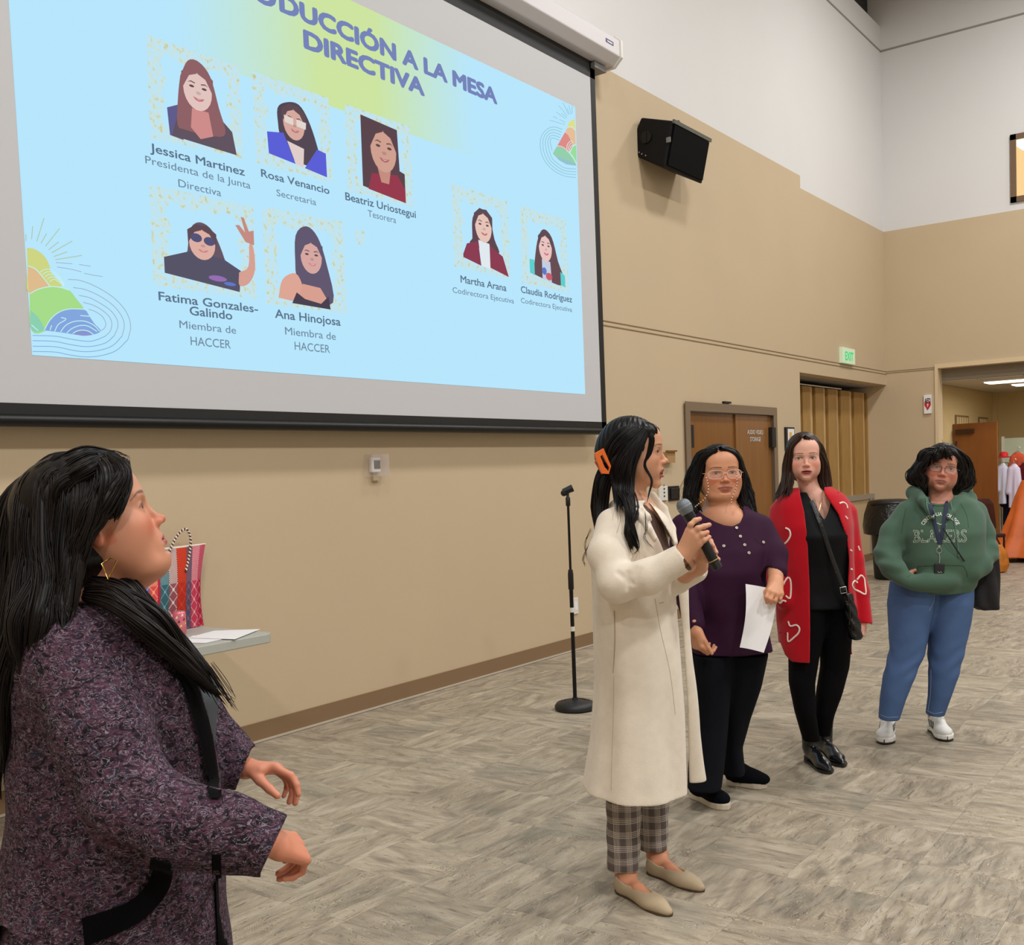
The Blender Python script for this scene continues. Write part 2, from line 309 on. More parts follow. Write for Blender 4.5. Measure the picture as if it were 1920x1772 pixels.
tag(MB().box((.0, -5.75, 2.17), (.03, -5.58, 2.19)).build('door_contact', [M_BLACK]), 'small dark sensor on the wall above the double door', 'sensor')
# things on the left wall ---------------------------------------------
def wall_box(name, label, cat, px, pz, th, mats, x=0.0, group=None, bevel=.004):
    a = PL(px[0], pz[0], 0, x); b = PL(px[1], pz[1], 0, x); z0, z1 = sorted((a[2], b[2])); y0, y1 = sorted((a[1], b[1]))
    t = thing(name, label, cat, (x, (y0+y1)/2, z0), group); return t, y0, y1, z0, z1
t, y0, y1, z0, z1 = wall_box('framed_notice', 'narrow framed notice with an orange picture beside the alcove', 'picture frame', (1470, 1487), (801, 845), .02, None)
MB().box((0, y0, z0), (.025, y1, z1)).build('frame', [M_BLACK], t); MB().box((.024, y0+.05, z0+.02), (.028, y1-.02, z1-.02)).build('sheet', [M_PAPER], t)
MB().box((.027, y0+.09, z1-.17), (.030, y1-.10, z1-.06)).build('picture', [mat('notice_orange', (222, 178, 96), .7)], t)
t, y0, y1, z0, z1 = wall_box('control_plate', 'white wall control plate left of the black plate', 'wall plate', (1233, 1249), (912, 938), .02, None)
MB().box((0, y0, z0), (.02, y1, z1)).build('plate', [M_WPL], t, bevel=.004)
for k in range(4): MB().box((.018, (y0+y1)/2, z0+.035+k*.035), (.024, (y0+y1)/2+.02, z0+.05+k*.035)).build('button', [M_BLACK if k < 3 else M_GREY], t)
t, y0, y1, z0, z1 = wall_box('black_wall_plate', 'square black wall plate near the double door', 'wall plate', (1252, 1272), (912, 938), .02, None)
MB().box((0, y0, z0), (.015, y1, z1)).build('plate', [M_BLACK], t, bevel=.004); MB().box((.014, y0+.02, z0+.02), (.03, y1-.02, z1-.02)).build('cover', [M_BLACK], t, bevel=.005)
t, y0, y1, z0, z1 = wall_box('wooden_box', 'small wooden wall box behind the speaking woman', 'wall box', (1240, 1256), (848, 868), .02, None)
MB().box((0, y0, z0), (.06, y1, z1)).build('case', [mat('light_wood', (168, 132, 86), .6)], t); MB().box((.05, y0-.01, z1), (.08, y1+.01, z1+.015)).build('lid', [M_DOOR], t)
t, y0, y1, z0, z1 = wall_box('wall_outlet', 'white wall outlet low behind the microphone stand', 'outlet', (1073, 1083), (1122, 1150), .02, None)
MB().box((0, y0, z0), (.012, y1, z1)).build('plate', [M_WPL], t, bevel=.003); MB().box((.011, y0+.02, (z0+z1)/2-.035), (.014, y1-.02, (z0+z1)/2+.035)).build('socket', [M_PAPER], t)
# thermostat in its clear guard
c = PL(701, 872, 0, 0.0); t = thing('thermostat', 'white thermostat with dark display in a clear guard below the screen', 'thermostat', (0, c[1], c[2]-.08))
cy_, cz = c[1], c[2]
MB().box((0, cy_-.050, cz-.048), (.028, cy_+.036, cz+.048)).build('body', [M_WPL], t, bevel=.005)
MB().box((.027, cy_-.028, cz-.026), (.030, cy_+.030, cz+.030)).build('display', [mat('lcd_dark', (38, 48, 52), .2)], t)
M_CLEAR = mat('clear_guard', (225, 215, 215), .08, alpha=.12, coat=.6)
g = MB(); a0, a1, b0, b1, X = cy_-.085, cy_+.075, cz-.075, cz+.070, .07
g.box((0, a0, b0), (X, a0+.004, b1)).box((0, a1-.004, b0), (X, a1, b1)).box((0, a0, b0), (X, a1, b0+.004)).box((0, a0, b1-.004), (X, a1, b1)).box((X-.004, a0, b0), (X, a1, b1))
g.build('guard', [M_CLEAR], t, bevel=.002); MB().box((0, cy_-.03, b0-.028), (.02, cy_+.03, b0)).build('lock_plate', [M_BEIGE], t)
# exit sign
c = PL(1590, 667, 0, .02); t = thing('exit_sign', 'small green EXIT sign above the alcove', 'sign', (0, c[1], c[2]-.12))
ya, yb = PL(1579, 667, 0, .04)[1], PL(1602, 667, 0, .04)[1]; zt, zb = PL(1590, 653, 0, .04)[2], PL(1590, 682, 0, .04)[2]
MB().box((0, ya, zb), (.05, yb, zt)).build('case', [mat('sign_case', (206, 216, 190), .5, emit=(190, 230, 190, .25))], t, bevel=.004)
mb = MB(); text_on(mb, 'EXIT', (V(.053, (ya+yb)/2, zb+.045), V(0, 1, 0), V(0, 0, 1)), zt-zb-.09, bold=.02, width=(yb-ya)*.66); mb.build('lettering', [mat('exit_green', (58, 214, 128), .5, emit=True)], t)
# AED sign on the back wall
a = PL(1734, 741, 1, -.01); b = PL(1747, 775, 1, -.01); t = thing('defibrillator_sign', 'white AED sign with red heart beside the wide opening', 'sign', (a[0], -.01, b[2]))
MB().box((a[0]-.01, -.03, b[2]), (b[0]+.0, 0, a[2])).build('plate', [M_PAPER], t)
mb = MB(); cx = (a[0]+b[0])/2-.003; text_on(mb, 'AED', (V(cx, -.032, a[2]-.115), V(1, 0, 0), V(0, 0, 1)), .07, bold=.02, width=.085); mb.build('lettering', [M_BLACK], t)
hp = [(0, -.085), (.045, -.01), (.045, .03), (.022, .05), (0, .03), (-.022, .05), (-.045, .03), (-.045, -.01)]
MB().prism([V(cx+x, -.031, b[2]+.13+z) for x, z in hp], (0, -.002, 0)).build('heart', [mat('sign_red', (196, 36, 44), .5)], t)
MB().prism([V(cx+x, -.0335, b[2]+.13+z) for x, z in [(.012, .03), (-.014, -.008), (0, -.006), (-.010, -.045), (.016, .002), (.002, .0)]], (0, -.001, 0)).build('bolt', [M_PAPER], t)
# upper window in the back wall
M_WFR = mat('window_frame_brown', (112, 86, 62), .5); x0, x1, z0, z1 = 1.745, 4.2, 4.985, 5.905
t = tag(MB().box((x0, -.03, z0), (x0+.075, .01, z1)).box((x1-.075, -.03, z0), (x1, .01, z1)).box((x0, -.03, z0), (x1, .01, z0+.075)).box((x0, -.03, z1-.075), (x1, .01, z1)).build('window_1', [M_WFR]), kind='structure')
MB().box((x0+.07, -.012, z0+.07), (x1-.07, -.004, z1-.07)).build('pane', [mat('lit_window_glass', (188, 158, 108), .2, emit=(214, 184, 134, .75))], t)
MB().prism([V(x0+.08, -.014, z1-.08), V(x1, -.014, z1-.08), V(x1, -.014, z1-.24), V(x0+.16, -.014, z1-.24), V(x0+.08, -.014, z1-.17)], (0, -.003, 0)).build('blind', [mat('blind_mint', (206, 224, 212), .5, emit=(210, 235, 220, .8))], t)
# the room beyond the opening
M_SIDEW = mat('side_room_paint', (214, 190, 138), .8)
tag(MB().box((.45, .2, 0), (.6, 4.3, 2.62)).build('wall_side_room_left', [M_SIDEW]), kind='structure')
tag(MB().box((.45, 4.27, 0), (7, 4.45, 2.62)).box((.60, 4.2, 0), (.68, 4.27, 2.62)).build('wall_side_room_back', [M_SIDEW]), kind='structure')
tag(MB().box((7, .2, 0), (7.1, 4.3, 2.62)).build('wall_side_room_right', [M_SIDEW]), kind='structure')
cl = MB().box((.45, .2, 2.63), (7, 4.4, 2.8)); cl = tag(cl.build('ceiling_side_room', [M_GROUT]), kind='structure')
M_CT = mat('ceiling_tile', (206, 196, 176), .9, bump=.2, bscale=120)
for i in range(4):
    for j in range(7): MB().box((.62+i*.61+.006, .22+j*.61+.006, 2.615), (.62+(i+1)*.61-.006, .22+(j+1)*.61-.006, 2.63)).build('panel', [M_CT], cl)
M_LIT = mat('lit_diffuser', (255, 250, 235), .4, emit=(255, 248, 230, 2.2))
for k, (p, lab) in enumerate([((1.25, .55, 2.45, .95), 'long bright ceiling light nearest the opening'), ((1.42, 1.6, 2.6, 2.0), 'second ceiling light deeper in the side room')]):
    t = thing('ceiling_light', lab, 'ceiling light', ((p[0]+p[2])/2, (p[1]+p[3])/2, 2.57), 'lit ceiling panels of the side room'); MB().box((p[0]-.03, p[1]-.03, 2.585), (p[2]+.03, p[3]+.03, 2.614)).build('frame', [M_WPL], t); MB().box((p[0], p[1], 2.57), (p[2], p[3], 2.59)).build('diffuser', [M_LIT], t)
for k, (a, b, lab) in enumerate([(1.53, 2.40, 'slatted wall vent above the open door, nearer one'), (3.1, 3.8, 'slatted wall vent above the open door, farther one')]):
    t = thing('wall_vent', lab, 'vent', (.6, (a+b)/2, 1.95), 'vents in the side room wall'); MB().box((.6, a, 1.9), (.612, b, 2.17)).build('frame', [M_BASE], t)
    for j in range(5): y = a+.05+(b-a-.1)*(j+.1)/5; MB().box((.611, y, 1.93), (.62, y+(b-a-.1)/7, 2.14)).build('slat', [M_SIDEW], t)
dl = thing('open_door', 'open brown wooden door standing in the side room behind the woman in green', 'door', (1.05, 1.4, 0))
MB().box((.61, 1.38, .01), (1.25, 1.42, 2.02)).build('door_leaf', [mat('side_door_wood', (138, 82, 30), .35, vary=.1, vscale=2.5, stretch=(5, 5, .6))], dl)
MB().box((.66, 1.30, 1.86), (.92, 1.38, 1.93)).build('door_closer', [mat('closer_bronze', (70, 46, 26), .4, metal=.5)], dl)
MB().tube([V(.66, 1.37, 1.75), V(.64, 1.34, 1.6)], .012, 6).build('closer_arm', [M_BLACK], dl)
# ------------------------------------------------------------ projection screen
SX = .117                                                                # distance of the fabric from the wall
Y0s, Y1s = -14.19, -8.338; ZB, ZTP = 1.87, 5.05
M_FAB = mat('screen_fabric', (198, 199, 202), .85); M_CASE = mat('screen_case', (214, 210, 212), .5)
ps = thing('projection_screen', 'large roll-down projection screen with black border showing a slide of portraits', 'projection screen', (SX, (Y0s+Y1s)/2, ZB-.05))
MB().box((SX-.006, Y0s, ZB), (SX, Y1s, ZTP)).build('fabric', [M_FAB], ps)
brd = MB().box((SX-.008, Y1s-.075, ZB-.02), (SX+.002, Y1s, ZTP)).box((SX-.008, Y0s, ZB), (SX+.002, Y0s+.07, ZTP)).box((SX-.008, Y0s, 4.80), (SX+.002, Y1s, ZTP+.05)).box((SX-.008, Y0s, ZB-.02), (SX+.002, Y1s, ZB+.05))
brd.build('border', [mat('screen_black', (16, 16, 17), .6)], ps)
MB().tube([V(SX, Y0s-.02, ZB-.03), V(SX, Y1s+.03, ZB-.03)], .03, 10).build('weight_bar', [M_BLACKM], ps, smooth=True)
prof = [(.005, 5.09), (.01, 4.937), (.20, 4.937), (.272, 4.999), (.272, 5.125), (.22, 5.175), (.005, 5.175)]
MB().prism([V(x, -14.6, z) for x, z in prof], (0, 14.6-8.163, 0)).build('case', [M_CASE], ps, bevel=.008)
pr2 = [(.004, 5.085), (.006, 4.922), (.206, 4.922), (.284, 4.992), (.284, 5.133), (.226, 5.186), (.004, 5.186)]
MB().prism([V(x, -8.168, z) for x, z in pr2], (0, .035, 0)).build('end_cap', [M_WPL], ps, bevel=.006)
MB().box((.01, -8.40, 4.88), (.16, -8.215, 4.925)).build('bracket', [M_GREY], ps)
MB().box((.270, -8.399, 5.055), (.2745, -8.276, 5.086), 0).box((.274, -8.379, 5.062), (.276, -8.296, 5.073), 1).build('maker_plate', [mat('plate_blue', (52, 58, 112), .5), M_PAPER], ps)
# --- the slide, drawn on the fabric plane.  S(): picture position -> point on the fabric
def S(x, y, k=1): p = PL(x, y, 0, SX); return V(SX+.0008*k+.0015, p[1], p[2])
def E_(name, rgb): return mat('slide_'+name, rgb, .9, emit=True)
sl = MB(); c00, c10, c11, c01 = S(25, 0), S(1078, 199), S(1097, 740), S(60, 665)
yl, yr = c01[1], c11[1]; zb_ = (c01[2]+c11[2])/2; zt_ = 4.494
m_sky = bpy.data.materials.new('slide_ground'); m_sky.use_nodes = True; nt = m_sky.node_tree; b = nt.nodes['Principled BSDF']; b.inputs['Base Color'].default_value = (0, 0, 0, 1); b.inputs['Specular IOR Level'].default_value = 0; b.inputs['Roughness'].default_value = 1
tc = nt.nodes.new('ShaderNodeTexCoord'); sx = nt.nodes.new('ShaderNodeSeparateXYZ'); nt.links.new(tc.outputs['Object'], sx.inputs[0])
# green-yellow band along the top of the slide fading to pale blue at both ends (printed on the slide)
yc = S(650, 110)[1]-ORG[ps.name][1]; zband = S(650, 210)[2]-ORG[ps.name][2]
def mth(op, a, b_=None, c_=None):
    n = nt.nodes.new('ShaderNodeMath'); n.operation = op
    for i, q in enumerate((a, b_, c_)):
        if q is None: continue
        if isinstance(q, (int, float)): n.inputs[i].default_value = q
        else: nt.links.new(q, n.inputs[i])
    return n.outputs[0]
dy = mth('ABSOLUTE', mth('SUBTRACT', sx.outputs[1], yc)); fy = mth('SUBTRACT', 1.0, mth('SMOOTH_MIN', mth('DIVIDE', dy, 1.25), 1.0, .1))
fz = mth('GREATER_THAN', sx.outputs[2], zband); gate = mth('MULTIPLY', fy, fz); gate = mth('MINIMUM', mth('MULTIPLY', gate, 1.25), 1)
mx = nt.nodes.new('ShaderNodeMix'); mx.data_type = 'RGBA'; nt.links.new(gate, mx.inputs[0]); mx.inputs[6].default_value = lin((184, 230, 252)); mx.inputs[7].default_value = lin((205, 229, 160))
nt.links.new(mx.outputs[2], b.inputs['Emission Color']); b.inputs['Emission Strength'].default_value = 1
def SP(y, z, k=1): return V(SX+.0015+.0008*k, y, z)
sl.flat([SP(yl, zb_, 0), SP(yr, zb_, 0), SP(yr, zt_, 0), SP(yl, zt_, 0)]); slide = sl.build('slide', [m_sky], ps)
E_TXT = E_('text_grey', (112, 138, 160)); E_BOLD = E_('name_grey', (92, 116, 140)); E_TITLE = E_('title_blue', (118, 132, 186))
def caption(txt, a, b_, cap, m, bold, name='caption'):
    """one line of lettering from picture point a to b_ on its baseline"""
    A, B = S(*a, 3), S(*b_, 3); top = S(a[0], a[1]-cap, 3); mb = MB(); w_ = B[1]-A[1]
    vs, fs, _ = glyphs(txt, bold); k = (top[2]-A[2])/.73; kx = w_/(vs[:, 0].max()-vs[:, 0].min()); x0 = vs[:, 0].min()
    mb.add([SP(A[1]+(x-x0)*kx, (A[2]+B[2])/2+y*k, 3) for x, y in vs], fs, 0); return mb.build(name, [m], slide, kind='stuff')
def caption2(txt, y0, y1, z, cap, m, bold, name):
    vs, fs, _ = glyphs(txt, bold); k = cap/.73; kx = (y1-y0)/(vs[:, 0].max()-vs[:, 0].min()); x0 = vs[:, 0].min(); mb = MB()
    mb.add([SP(y0+(x-x0)*kx, z+y*k, 3) for x, y in vs], fs, 0); mb.build(name, [m], slide, kind='stuff'); return kx
zt1_ = S(931, 195)[2]; yD, yA = S(523, 20)[1], S(932, 195)[1]; capT = S(840, 128)[2]-S(840, 156.5)[2]
kx_ = caption2('DUCCIÓN A LA MESA', yD, yA, zt1_, capT, E_TITLE, .052, 'title')
wI = glyphs('INTRO', .052)[0]; wI = (wI[:, 0].max()-wI[:, 0].min())*kx_
caption2('INTRO', yD-.02-wI, yD-.02, zt1_, capT, E_TITLE, .052, 'title')
caption2('DIRECTIVA', S(569, 98)[1], S(796, 180)[1], S(796, 180)[2], capT, E_TITLE, .052, 'title')
for t, a, b_, cap in [('Jessica Martinez', (281, 291), (458, 324), 17), ('Rosa Venancio', (489, 334), (617, 362), 15), ('Beatriz Uriostegui', (647, 378), (779, 406), 15),
        ('Fatima Gonzales-', (297, 567), (483, 583), 17), ('Galindo', (355, 591), (435, 599), 17), ('Ana Hinojosa', (515, 598), (638, 609), 17), ('Martha Arana', (863, 531), (949, 545), 14), ('Claudia Rodríguez', (976, 549), (1072, 567), 13)]:
    caption(t, a, b_, cap, E_BOLD, .016, 'name_line')
for t, a, b_, cap in [('Presidenta de la Junta', (272, 309), (469, 352), 15), ('Directiva', (334, 352), (414, 367), 15), ('Secretaria', (518, 370), (592, 383), 13), ('Tesorera', (689, 408), (742, 417), 13),
        ('Miembra de', (336, 616), (442, 625), 15), ('HACCER', (357, 648), (432, 653), 17), ('Miembra de', (534, 628), (629, 637), 15), ('HACCER', (552, 657), (618, 661), 16), ('Codirectora Ejecutiva', (848, 549), (963, 569), 11), ('Codirectora Ejecutiva', (976, 567), (1072, 586), 10)]:
    caption(t, a, b_, cap, E_TXT, .004, 'role_line')
m_gold = bpy.data.materials.new('slide_gold_speckle'); m_gold.use_nodes = True; nt = m_gold.node_tree; b = nt.nodes['Principled BSDF']; b.inputs['Base Color'].default_value = (0, 0, 0, 1); b.inputs['Specular IOR Level'].default_value = 0
tc = nt.nodes.new('ShaderNodeTexCoord'); n = nt.nodes.new('ShaderNodeTexNoise'); n.inputs['Scale'].default_value = 34; n.inputs['Detail'].default_value = 5; nt.links.new(tc.outputs['Object'], n.inputs['Vector'])
r = nt.nodes.new('ShaderNodeValToRGB'); nt.links.new(n.outputs[0], r.inputs[0]); e = r.color_ramp.elements
e[0].position = .46; e[0].color = lin((190, 229, 246)); e[1].position = .72; e[1].color = lin((196, 198, 150)); q = e.new(.57); q.color = lin((206, 226, 216)); nt.links.new(r.outputs[0], b.inputs['Emission Color']); b.inputs['Emission Strength'].default_value = 1
EM = {}
def em(rgb):
    if rgb not in EM: EM[rgb] = E_('tone', rgb)
    return EM[rgb]
def portrait(q, parts, label):
    """q: picture corners TL,TR,BR,BL; parts: (shape, colour) in the unit square, y down"""
    a, b_, c, d = [S(*p) for p in q]; mb = MB(); mats = [m_gold]
    def U(u, v, k): p = (a*(1-u)+b_*u)*(1-v)+(d*(1-u)+c*u)*v; return V(SX+.0015+.0008*k, p[1], p[2])
    n = 10; w1 = [.15+.03*math.sin(i*2.3)+.015*math.sin(i*5.1) for i in range(4*n)]; o_, i_ = [], []
    for s in range(4):
        for t in range(n):
            f = t/n; uv = [(f, 0), (1, f), (1-f, 1), (0, 1-f)][s]; o_.append(uv)
            g = w1[s*n+t]; cx_, cy_2 = uv[0]-.5, uv[1]-.5; i_.append((.5+max(-.5+g, min(.5-g, cx_)), .5+max(-.5+g, min(.5-g, cy_2))))
    N = len(o_); mb.add([U(*p, 2) for p in o_]+[U(*p, 2) for p in i_], [(i, (i+1) % N, (i+1) % N+N, i+N) for i in range(N)], 0)
    for k, (sh, col) in enumerate(parts):
        mats.append(em(col)); mi = len(mats)-1
        if sh[0] == 'e':
            _, cx_, cy_2, rx, ry = sh[:5]; rot = sh[5] if len(sh) > 5 else 0; cr_, sr_ = math.cos(rot), math.sin(rot)
            poly = [(cx_+rx*math.cos(t)*cr_-ry*math.sin(t)*sr_, cy_2+rx*math.cos(t)*sr_+ry*math.sin(t)*cr_) for t in np.linspace(0, 2*math.pi, 22, endpoint=False)]
        else:
            poly = [tuple(p[:2]) for p in bez([(x, y, 0) for x, y in sh[1]], 4)] if sh[0] == 's' else sh[1]
        mb.flat([U(*p, 3+k) for p in poly], mi)
    return tag(mb.build('portrait', mats, slide), label)
SK = (222, 182, 168); SK2 = (205, 160, 140); DK = (70, 60, 72)
def face(cx_, cy_2, r, skin, lip, extra=(), hair=(96, 76, 84)):
    out = [(('e', cx_, cy_2, r*.74, r), skin)]+[(('p', [(cx_+s*r*.80, cy_2+r*.1), (cx_+s*r*.82, cy_2-r*.7), (cx_+s*r*.3, cy_2-r*1.12), (cx_-s*r*.08, cy_2-r*1.08), (cx_+s*r*.02, cy_2-r*.80), (cx_+s*r*.42, cy_2-r*.62), (cx_+s*r*.62, cy_2-r*.25)]), hair) for s in (-1, 1)]
    for s in (-1, 1): out += [(('e', cx_+s*r*.32, cy_2-r*.12, r*.13, r*.06), (92, 74, 78)), (('p', [(cx_+s*r*.15, cy_2-r*.33), (cx_+s*r*.36, cy_2-r*.38), (cx_+s*r*.55, cy_2-r*.27), (cx_+s*r*.36, cy_2-r*.32), (cx_+s*r*.15, cy_2-r*.27)]), (112, 84, 82))]
    out += [(('e', cx_, cy_2+r*.16, r*.13, r*.08), tuple(int(v*.88) for v in skin)), (('p', [(cx_-r*.30, cy_2+r*.38), (cx_, cy_2+r*.44), (cx_+r*.30, cy_2+r*.38), (cx_+r*.18, cy_2+r*.52), (cx_, cy_2+r*.57), (cx_-r*.18, cy_2+r*.52)]), lip), (('p', [(cx_-r*.2, cy_2+r*.43), (cx_, cy_2+r*.47), (cx_+r*.2, cy_2+r*.43), (cx_, cy_2+r*.50)]), (236, 214, 206))]
    return out+list(extra)
portrait([(274, 65), (447, 125), (456, 298), (281, 258)], [(('p', [(.18, .66), (.30, .60), (.34, .95), (.20, .93)]), (96, 92, 140)), (('p', [(.22, .93), (.30, .66), (.72, .60), (.88, .74), (.92, .98)]), (98, 84, 96)),
    (('s', [(.33, .30), (.42, .12), (.54, .10), (.66, .22), (.74, .52), (.80, .78), (.62, .84), (.36, .84), (.28, .80), (.30, .5), (.33, .30)]), (142, 98, 102)), (('p', [(.44, .60), (.62, .60), (.66, .84), (.52, .90), (.42, .80)]), (206, 140, 138))]+face(.51, .40, .21, (226, 196, 190), (190, 110, 118), (), (142, 98, 102)), 'slide portrait of a woman with long auburn hair')
portrait([(471, 133), (615, 184), (623, 342), (480, 305)], [(('s', [(.30, .55), (.30, .32), (.42, .22), (.58, .20), (.70, .34), (.80, .60), (.84, .84), (.60, .88), (.36, .80), (.30, .55)]), (84, 72, 84)), (('p', [(.15, .62), (.36, .58), (.50, .90), (.16, .86)]), (92, 96, 214)), (('p', [(.92, .68), (.80, .66), (.62, .92), (.92, .96)]), (92, 96, 214)),
    (('p', [(.40, .66), (.62, .70), (.60, .92), (.50, .90)]), (224, 206, 202))]+face(.50, .44, .19, (214, 170, 158), (188, 100, 110), [(('p', [(.36, .38), (.48, .39), (.48, .47), (.37, .46)]), (226, 214, 206)), (('p', [(.52, .39), (.65, .40), (.64, .48), (.52, .47)]), (226, 214, 206))]), 'slide portrait of a woman with glasses in a blue jacket')
portrait([(646, 195), (768, 238), (774, 388), (652, 357)], [(('p', [(.22, .06), (.78, .10), (.80, .60), (.88, .62), (.88, .98), (.22, .90)]), (92, 70, 78)), (('p', [(.36, .72), (.76, .66), (.88, .82), (.88, .98), (.30, .92)]), (150, 60, 78)), (('p', [(.44, .60), (.66, .60), (.62, .80), (.5, .80)]), (196, 142, 128))]+face(.55, .40, .27, (208, 160, 144), (176, 100, 104), (), (92, 70, 78)), 'slide portrait of a dark-haired woman in a red top')
portrait([(279, 346), (474, 388), (481, 561), (288, 535)], [(('s', [(.32, .60), (.36, .36), (.46, .28), (.58, .36), (.68, .62), (.70, .78), (.30, .74), (.32, .60)]), (104, 88, 100)), (('p', [(.10, .70), (.34, .60), (.66, .62), (.84, .72), (.82, .95), (.10, .86)]), (88, 84, 104)), (('s', [(.82, .74), (.92, .66), (.94, .42), (.98, .44), (.99, .68), (.92, .84), (.82, .88), (.82, .74)]), (214, 160, 146)),
    (('p', [(.90, .40), (.80, .24), (.84, .23), (.90, .30), (.86, .14), (.89, .14), (.94, .28), (.99, .26), (.99, .42)]), (196, 140, 130)), (('e', .60, .84, .09, .03), (150, 110, 180)), (('e', .72, .88, .06, .02), (96, 120, 200))]+face(.46, .50, .17, (222, 176, 164), (206, 120, 130), [(('e', .395, .455, .055, .045), (84, 84, 120)), (('e', .52, .47, .055, .045), (84, 84, 120))]), 'slide portrait of a woman in sunglasses raising two fingers')
portrait([(491, 388), (642, 416), (650, 588), (499, 570)], [(('s', [(.36, .60), (.38, .24), (.52, .12), (.66, .22), (.76, .50), (.82, .90), (.50, .94), (.40, .90), (.36, .60)]), (98, 88, 112)), (('s', [(.14, .92), (.20, .72), (.36, .64), (.44, .78), (.40, .93), (.14, .92)]), (222, 166, 148)), (('p', [(.44, .74), (.66, .76), (.78, .93), (.36, .93)]), (216, 160, 144)), (('p', [(.36, .84), (.46, .90), (.66, .93), (.76, .84), (.78, .98), (.30, .96)]), (74, 66, 80))]+face(.56, .44, .18, (214, 168, 162), (210, 130, 132), (), (98, 88, 112)), 'slide portrait of a young woman with bare shoulder and long hair')
portrait([(846, 345), (951, 378), (957, 522), (852, 500)], [(('s', [(.32, .60), (.34, .34), (.48, .20), (.64, .28), (.72, .54), (.78, .72), (.30, .68), (.32, .60)]), (96, 72, 82)), (('p', [(.15, .82), (.22, .68), (.42, .62), (.46, .92), (.15, .86)]), (140, 62, 82)), (('p', [(.62, .64), (.86, .74), (.96, .99), (.62, .92)]), (140, 62, 82)), (('p', [(.42, .60), (.62, .62), (.62, .94), (.46, .92)]), (224, 234, 240))]+face(.52, .42, .20, (230, 196, 184), (190, 96, 108)), 'slide portrait of a woman in a dark red jacket')
portrait([(974, 386), (1060, 412), (1066, 549), (979, 531)], [(('s', [(.24, .80), (.34, .40), (.48, .22), (.66, .30), (.78, .60), (.90, .92), (.20, .84), (.24, .80)]), (104, 78, 84)), (('p', [(.16, .66), (.26, .66), (.26, .86), (.16, .84)]), (96, 206, 204)), (('p', [(.82, .74), (.92, .78), (.92, .94), (.82, .92)]), (96, 206, 204)), (('p', [(.42, .62), (.60, .64), (.62, .92), (.42, .88)]), (196, 206, 226)), (('e', .56, .84, .07, .05), (200, 96, 110)), (('e', .46, .78, .05, .05), (96, 120, 200))]+face(.50, .46, .19, (234, 196, 192), (196, 90, 110)), 'slide portrait of a woman with folk embroidery')
MB().flat([S(664, 430, 2), S(682, 434, 2), S(684, 460, 2), S(668, 458, 2)]).build('speckle_corner', [m_gold], slide)
# corner emblems of the slide
def sline(mb, pts, wpx, m, k=4, smooth=True):
    q = [(x, y, 0) for x, y in pts]; q = bez(q, 5) if smooth and len(q) > 2 else [np.array(p) for p in q]; n = len(q)
    L, R = [], []
    for i in range(n):
        t = nrm(q[min(i+1, n-1)]-q[max(i-1, 0)]); nn = V(-t[1], t[0], 0)*wpx/2; L.append(S(*(q[i]+nn)[:2], k)); R.append(S(*(q[i]-nn)[:2], k))
    mb.add(L+R, [(i, i+1, n+i+1, n+i) for i in range(n-1)], m)
def spoly(mb, pts, m, k=2, sm=True):
    q = [tuple(p[:2]) for p in bez([(x, y, 0) for x, y in pts], 4)] if sm else pts
    mb.flat([S(*p, k) for p in q], m)
Z = lambda l: [(40+x*.158, 400+y*.158) for x, y in l]
mb = MB(); mm = [E_('emblem_gold', (206, 214, 132)), E_('emblem_orange', (222, 188, 142)), E_('emblem_green', (166, 220, 138)), E_('emblem_blue', (132, 166, 222)), E_('emblem_ray', (176, 200, 172)), E_('emblem_line_mauve', (152, 160, 186)), E_('emblem_line_blue', (118, 164, 212)), E_('emblem_pale', (196, 240, 240)), E_('emblem_teal', (140, 208, 178)), E_('emblem_violet', (138, 148, 206))]
spoly(mb, Z([(62, 410), (140, 420), (230, 470), (300, 550), (340, 650), (350, 700), (480, 860), (320, 880), (80, 940), (70, 660), (62, 410)]), 0, 1)
spoly(mb, Z([(72, 630), (160, 670), (250, 770), (320, 870), (200, 900), (92, 950), (72, 630)]), 1, 2)
spoly(mb, Z([(92, 950), (200, 900), (340, 872), (450, 885), (560, 910), (660, 1030), (730, 1140), (560, 1200), (300, 1390), (115, 1390), (92, 950)]), 2, 2)
spoly(mb, Z([(105, 1150), (190, 1230), (250, 1330), (270, 1390), (115, 1390), (105, 1150)]), 8, 3)
spoly(mb, Z([(262, 1390), (330, 1270), (430, 1180), (560, 1140), (740, 1145), (800, 1220), (860, 1310), (935, 1395), (850, 1440), (700, 1450), (500, 1420), (262, 1390)]), 3, 4)
spoly(mb, Z([(600, 1430), (650, 1400), (720, 1390), (790, 1405), (845, 1440), (720, 1455), (600, 1430)]), 9, 6)
for l in [[(72, 625), (160, 665), (250, 765), (330, 870)], [(92, 955), (200, 900), (340, 872), (450, 880), (560, 915)], [(262, 1390), (330, 1270), (430, 1180), (560, 1138), (740, 1140)], [(110, 1325), (190, 1395)], [(330, 1390), (350, 1330)], [(385, 1405), (430, 1320), (520, 1260), (460, 1238)],
          [(455, 1410), (520, 1330), (620, 1285), (740, 1282), (850, 1330), (920, 1400)], [(530, 1420), (590, 1370), (680, 1335), (780, 1340), (890, 1405)], [(600, 1430), (650, 1400), (720, 1388), (790, 1403), (845, 1440)], [(690, 1215), (800, 1225)]]: sline(mb, Z(l), 1.6, 7, 7)
for j in range(5): o = j*28; sline(mb, Z([(215+o, 700+o), (270+o*.9, 668+o*1.05), (350+o*.5, 672+o*1.1), (430+o*.2, 740+o*.8), (500, 835+o*.3)]), 1.3, 7, 6)
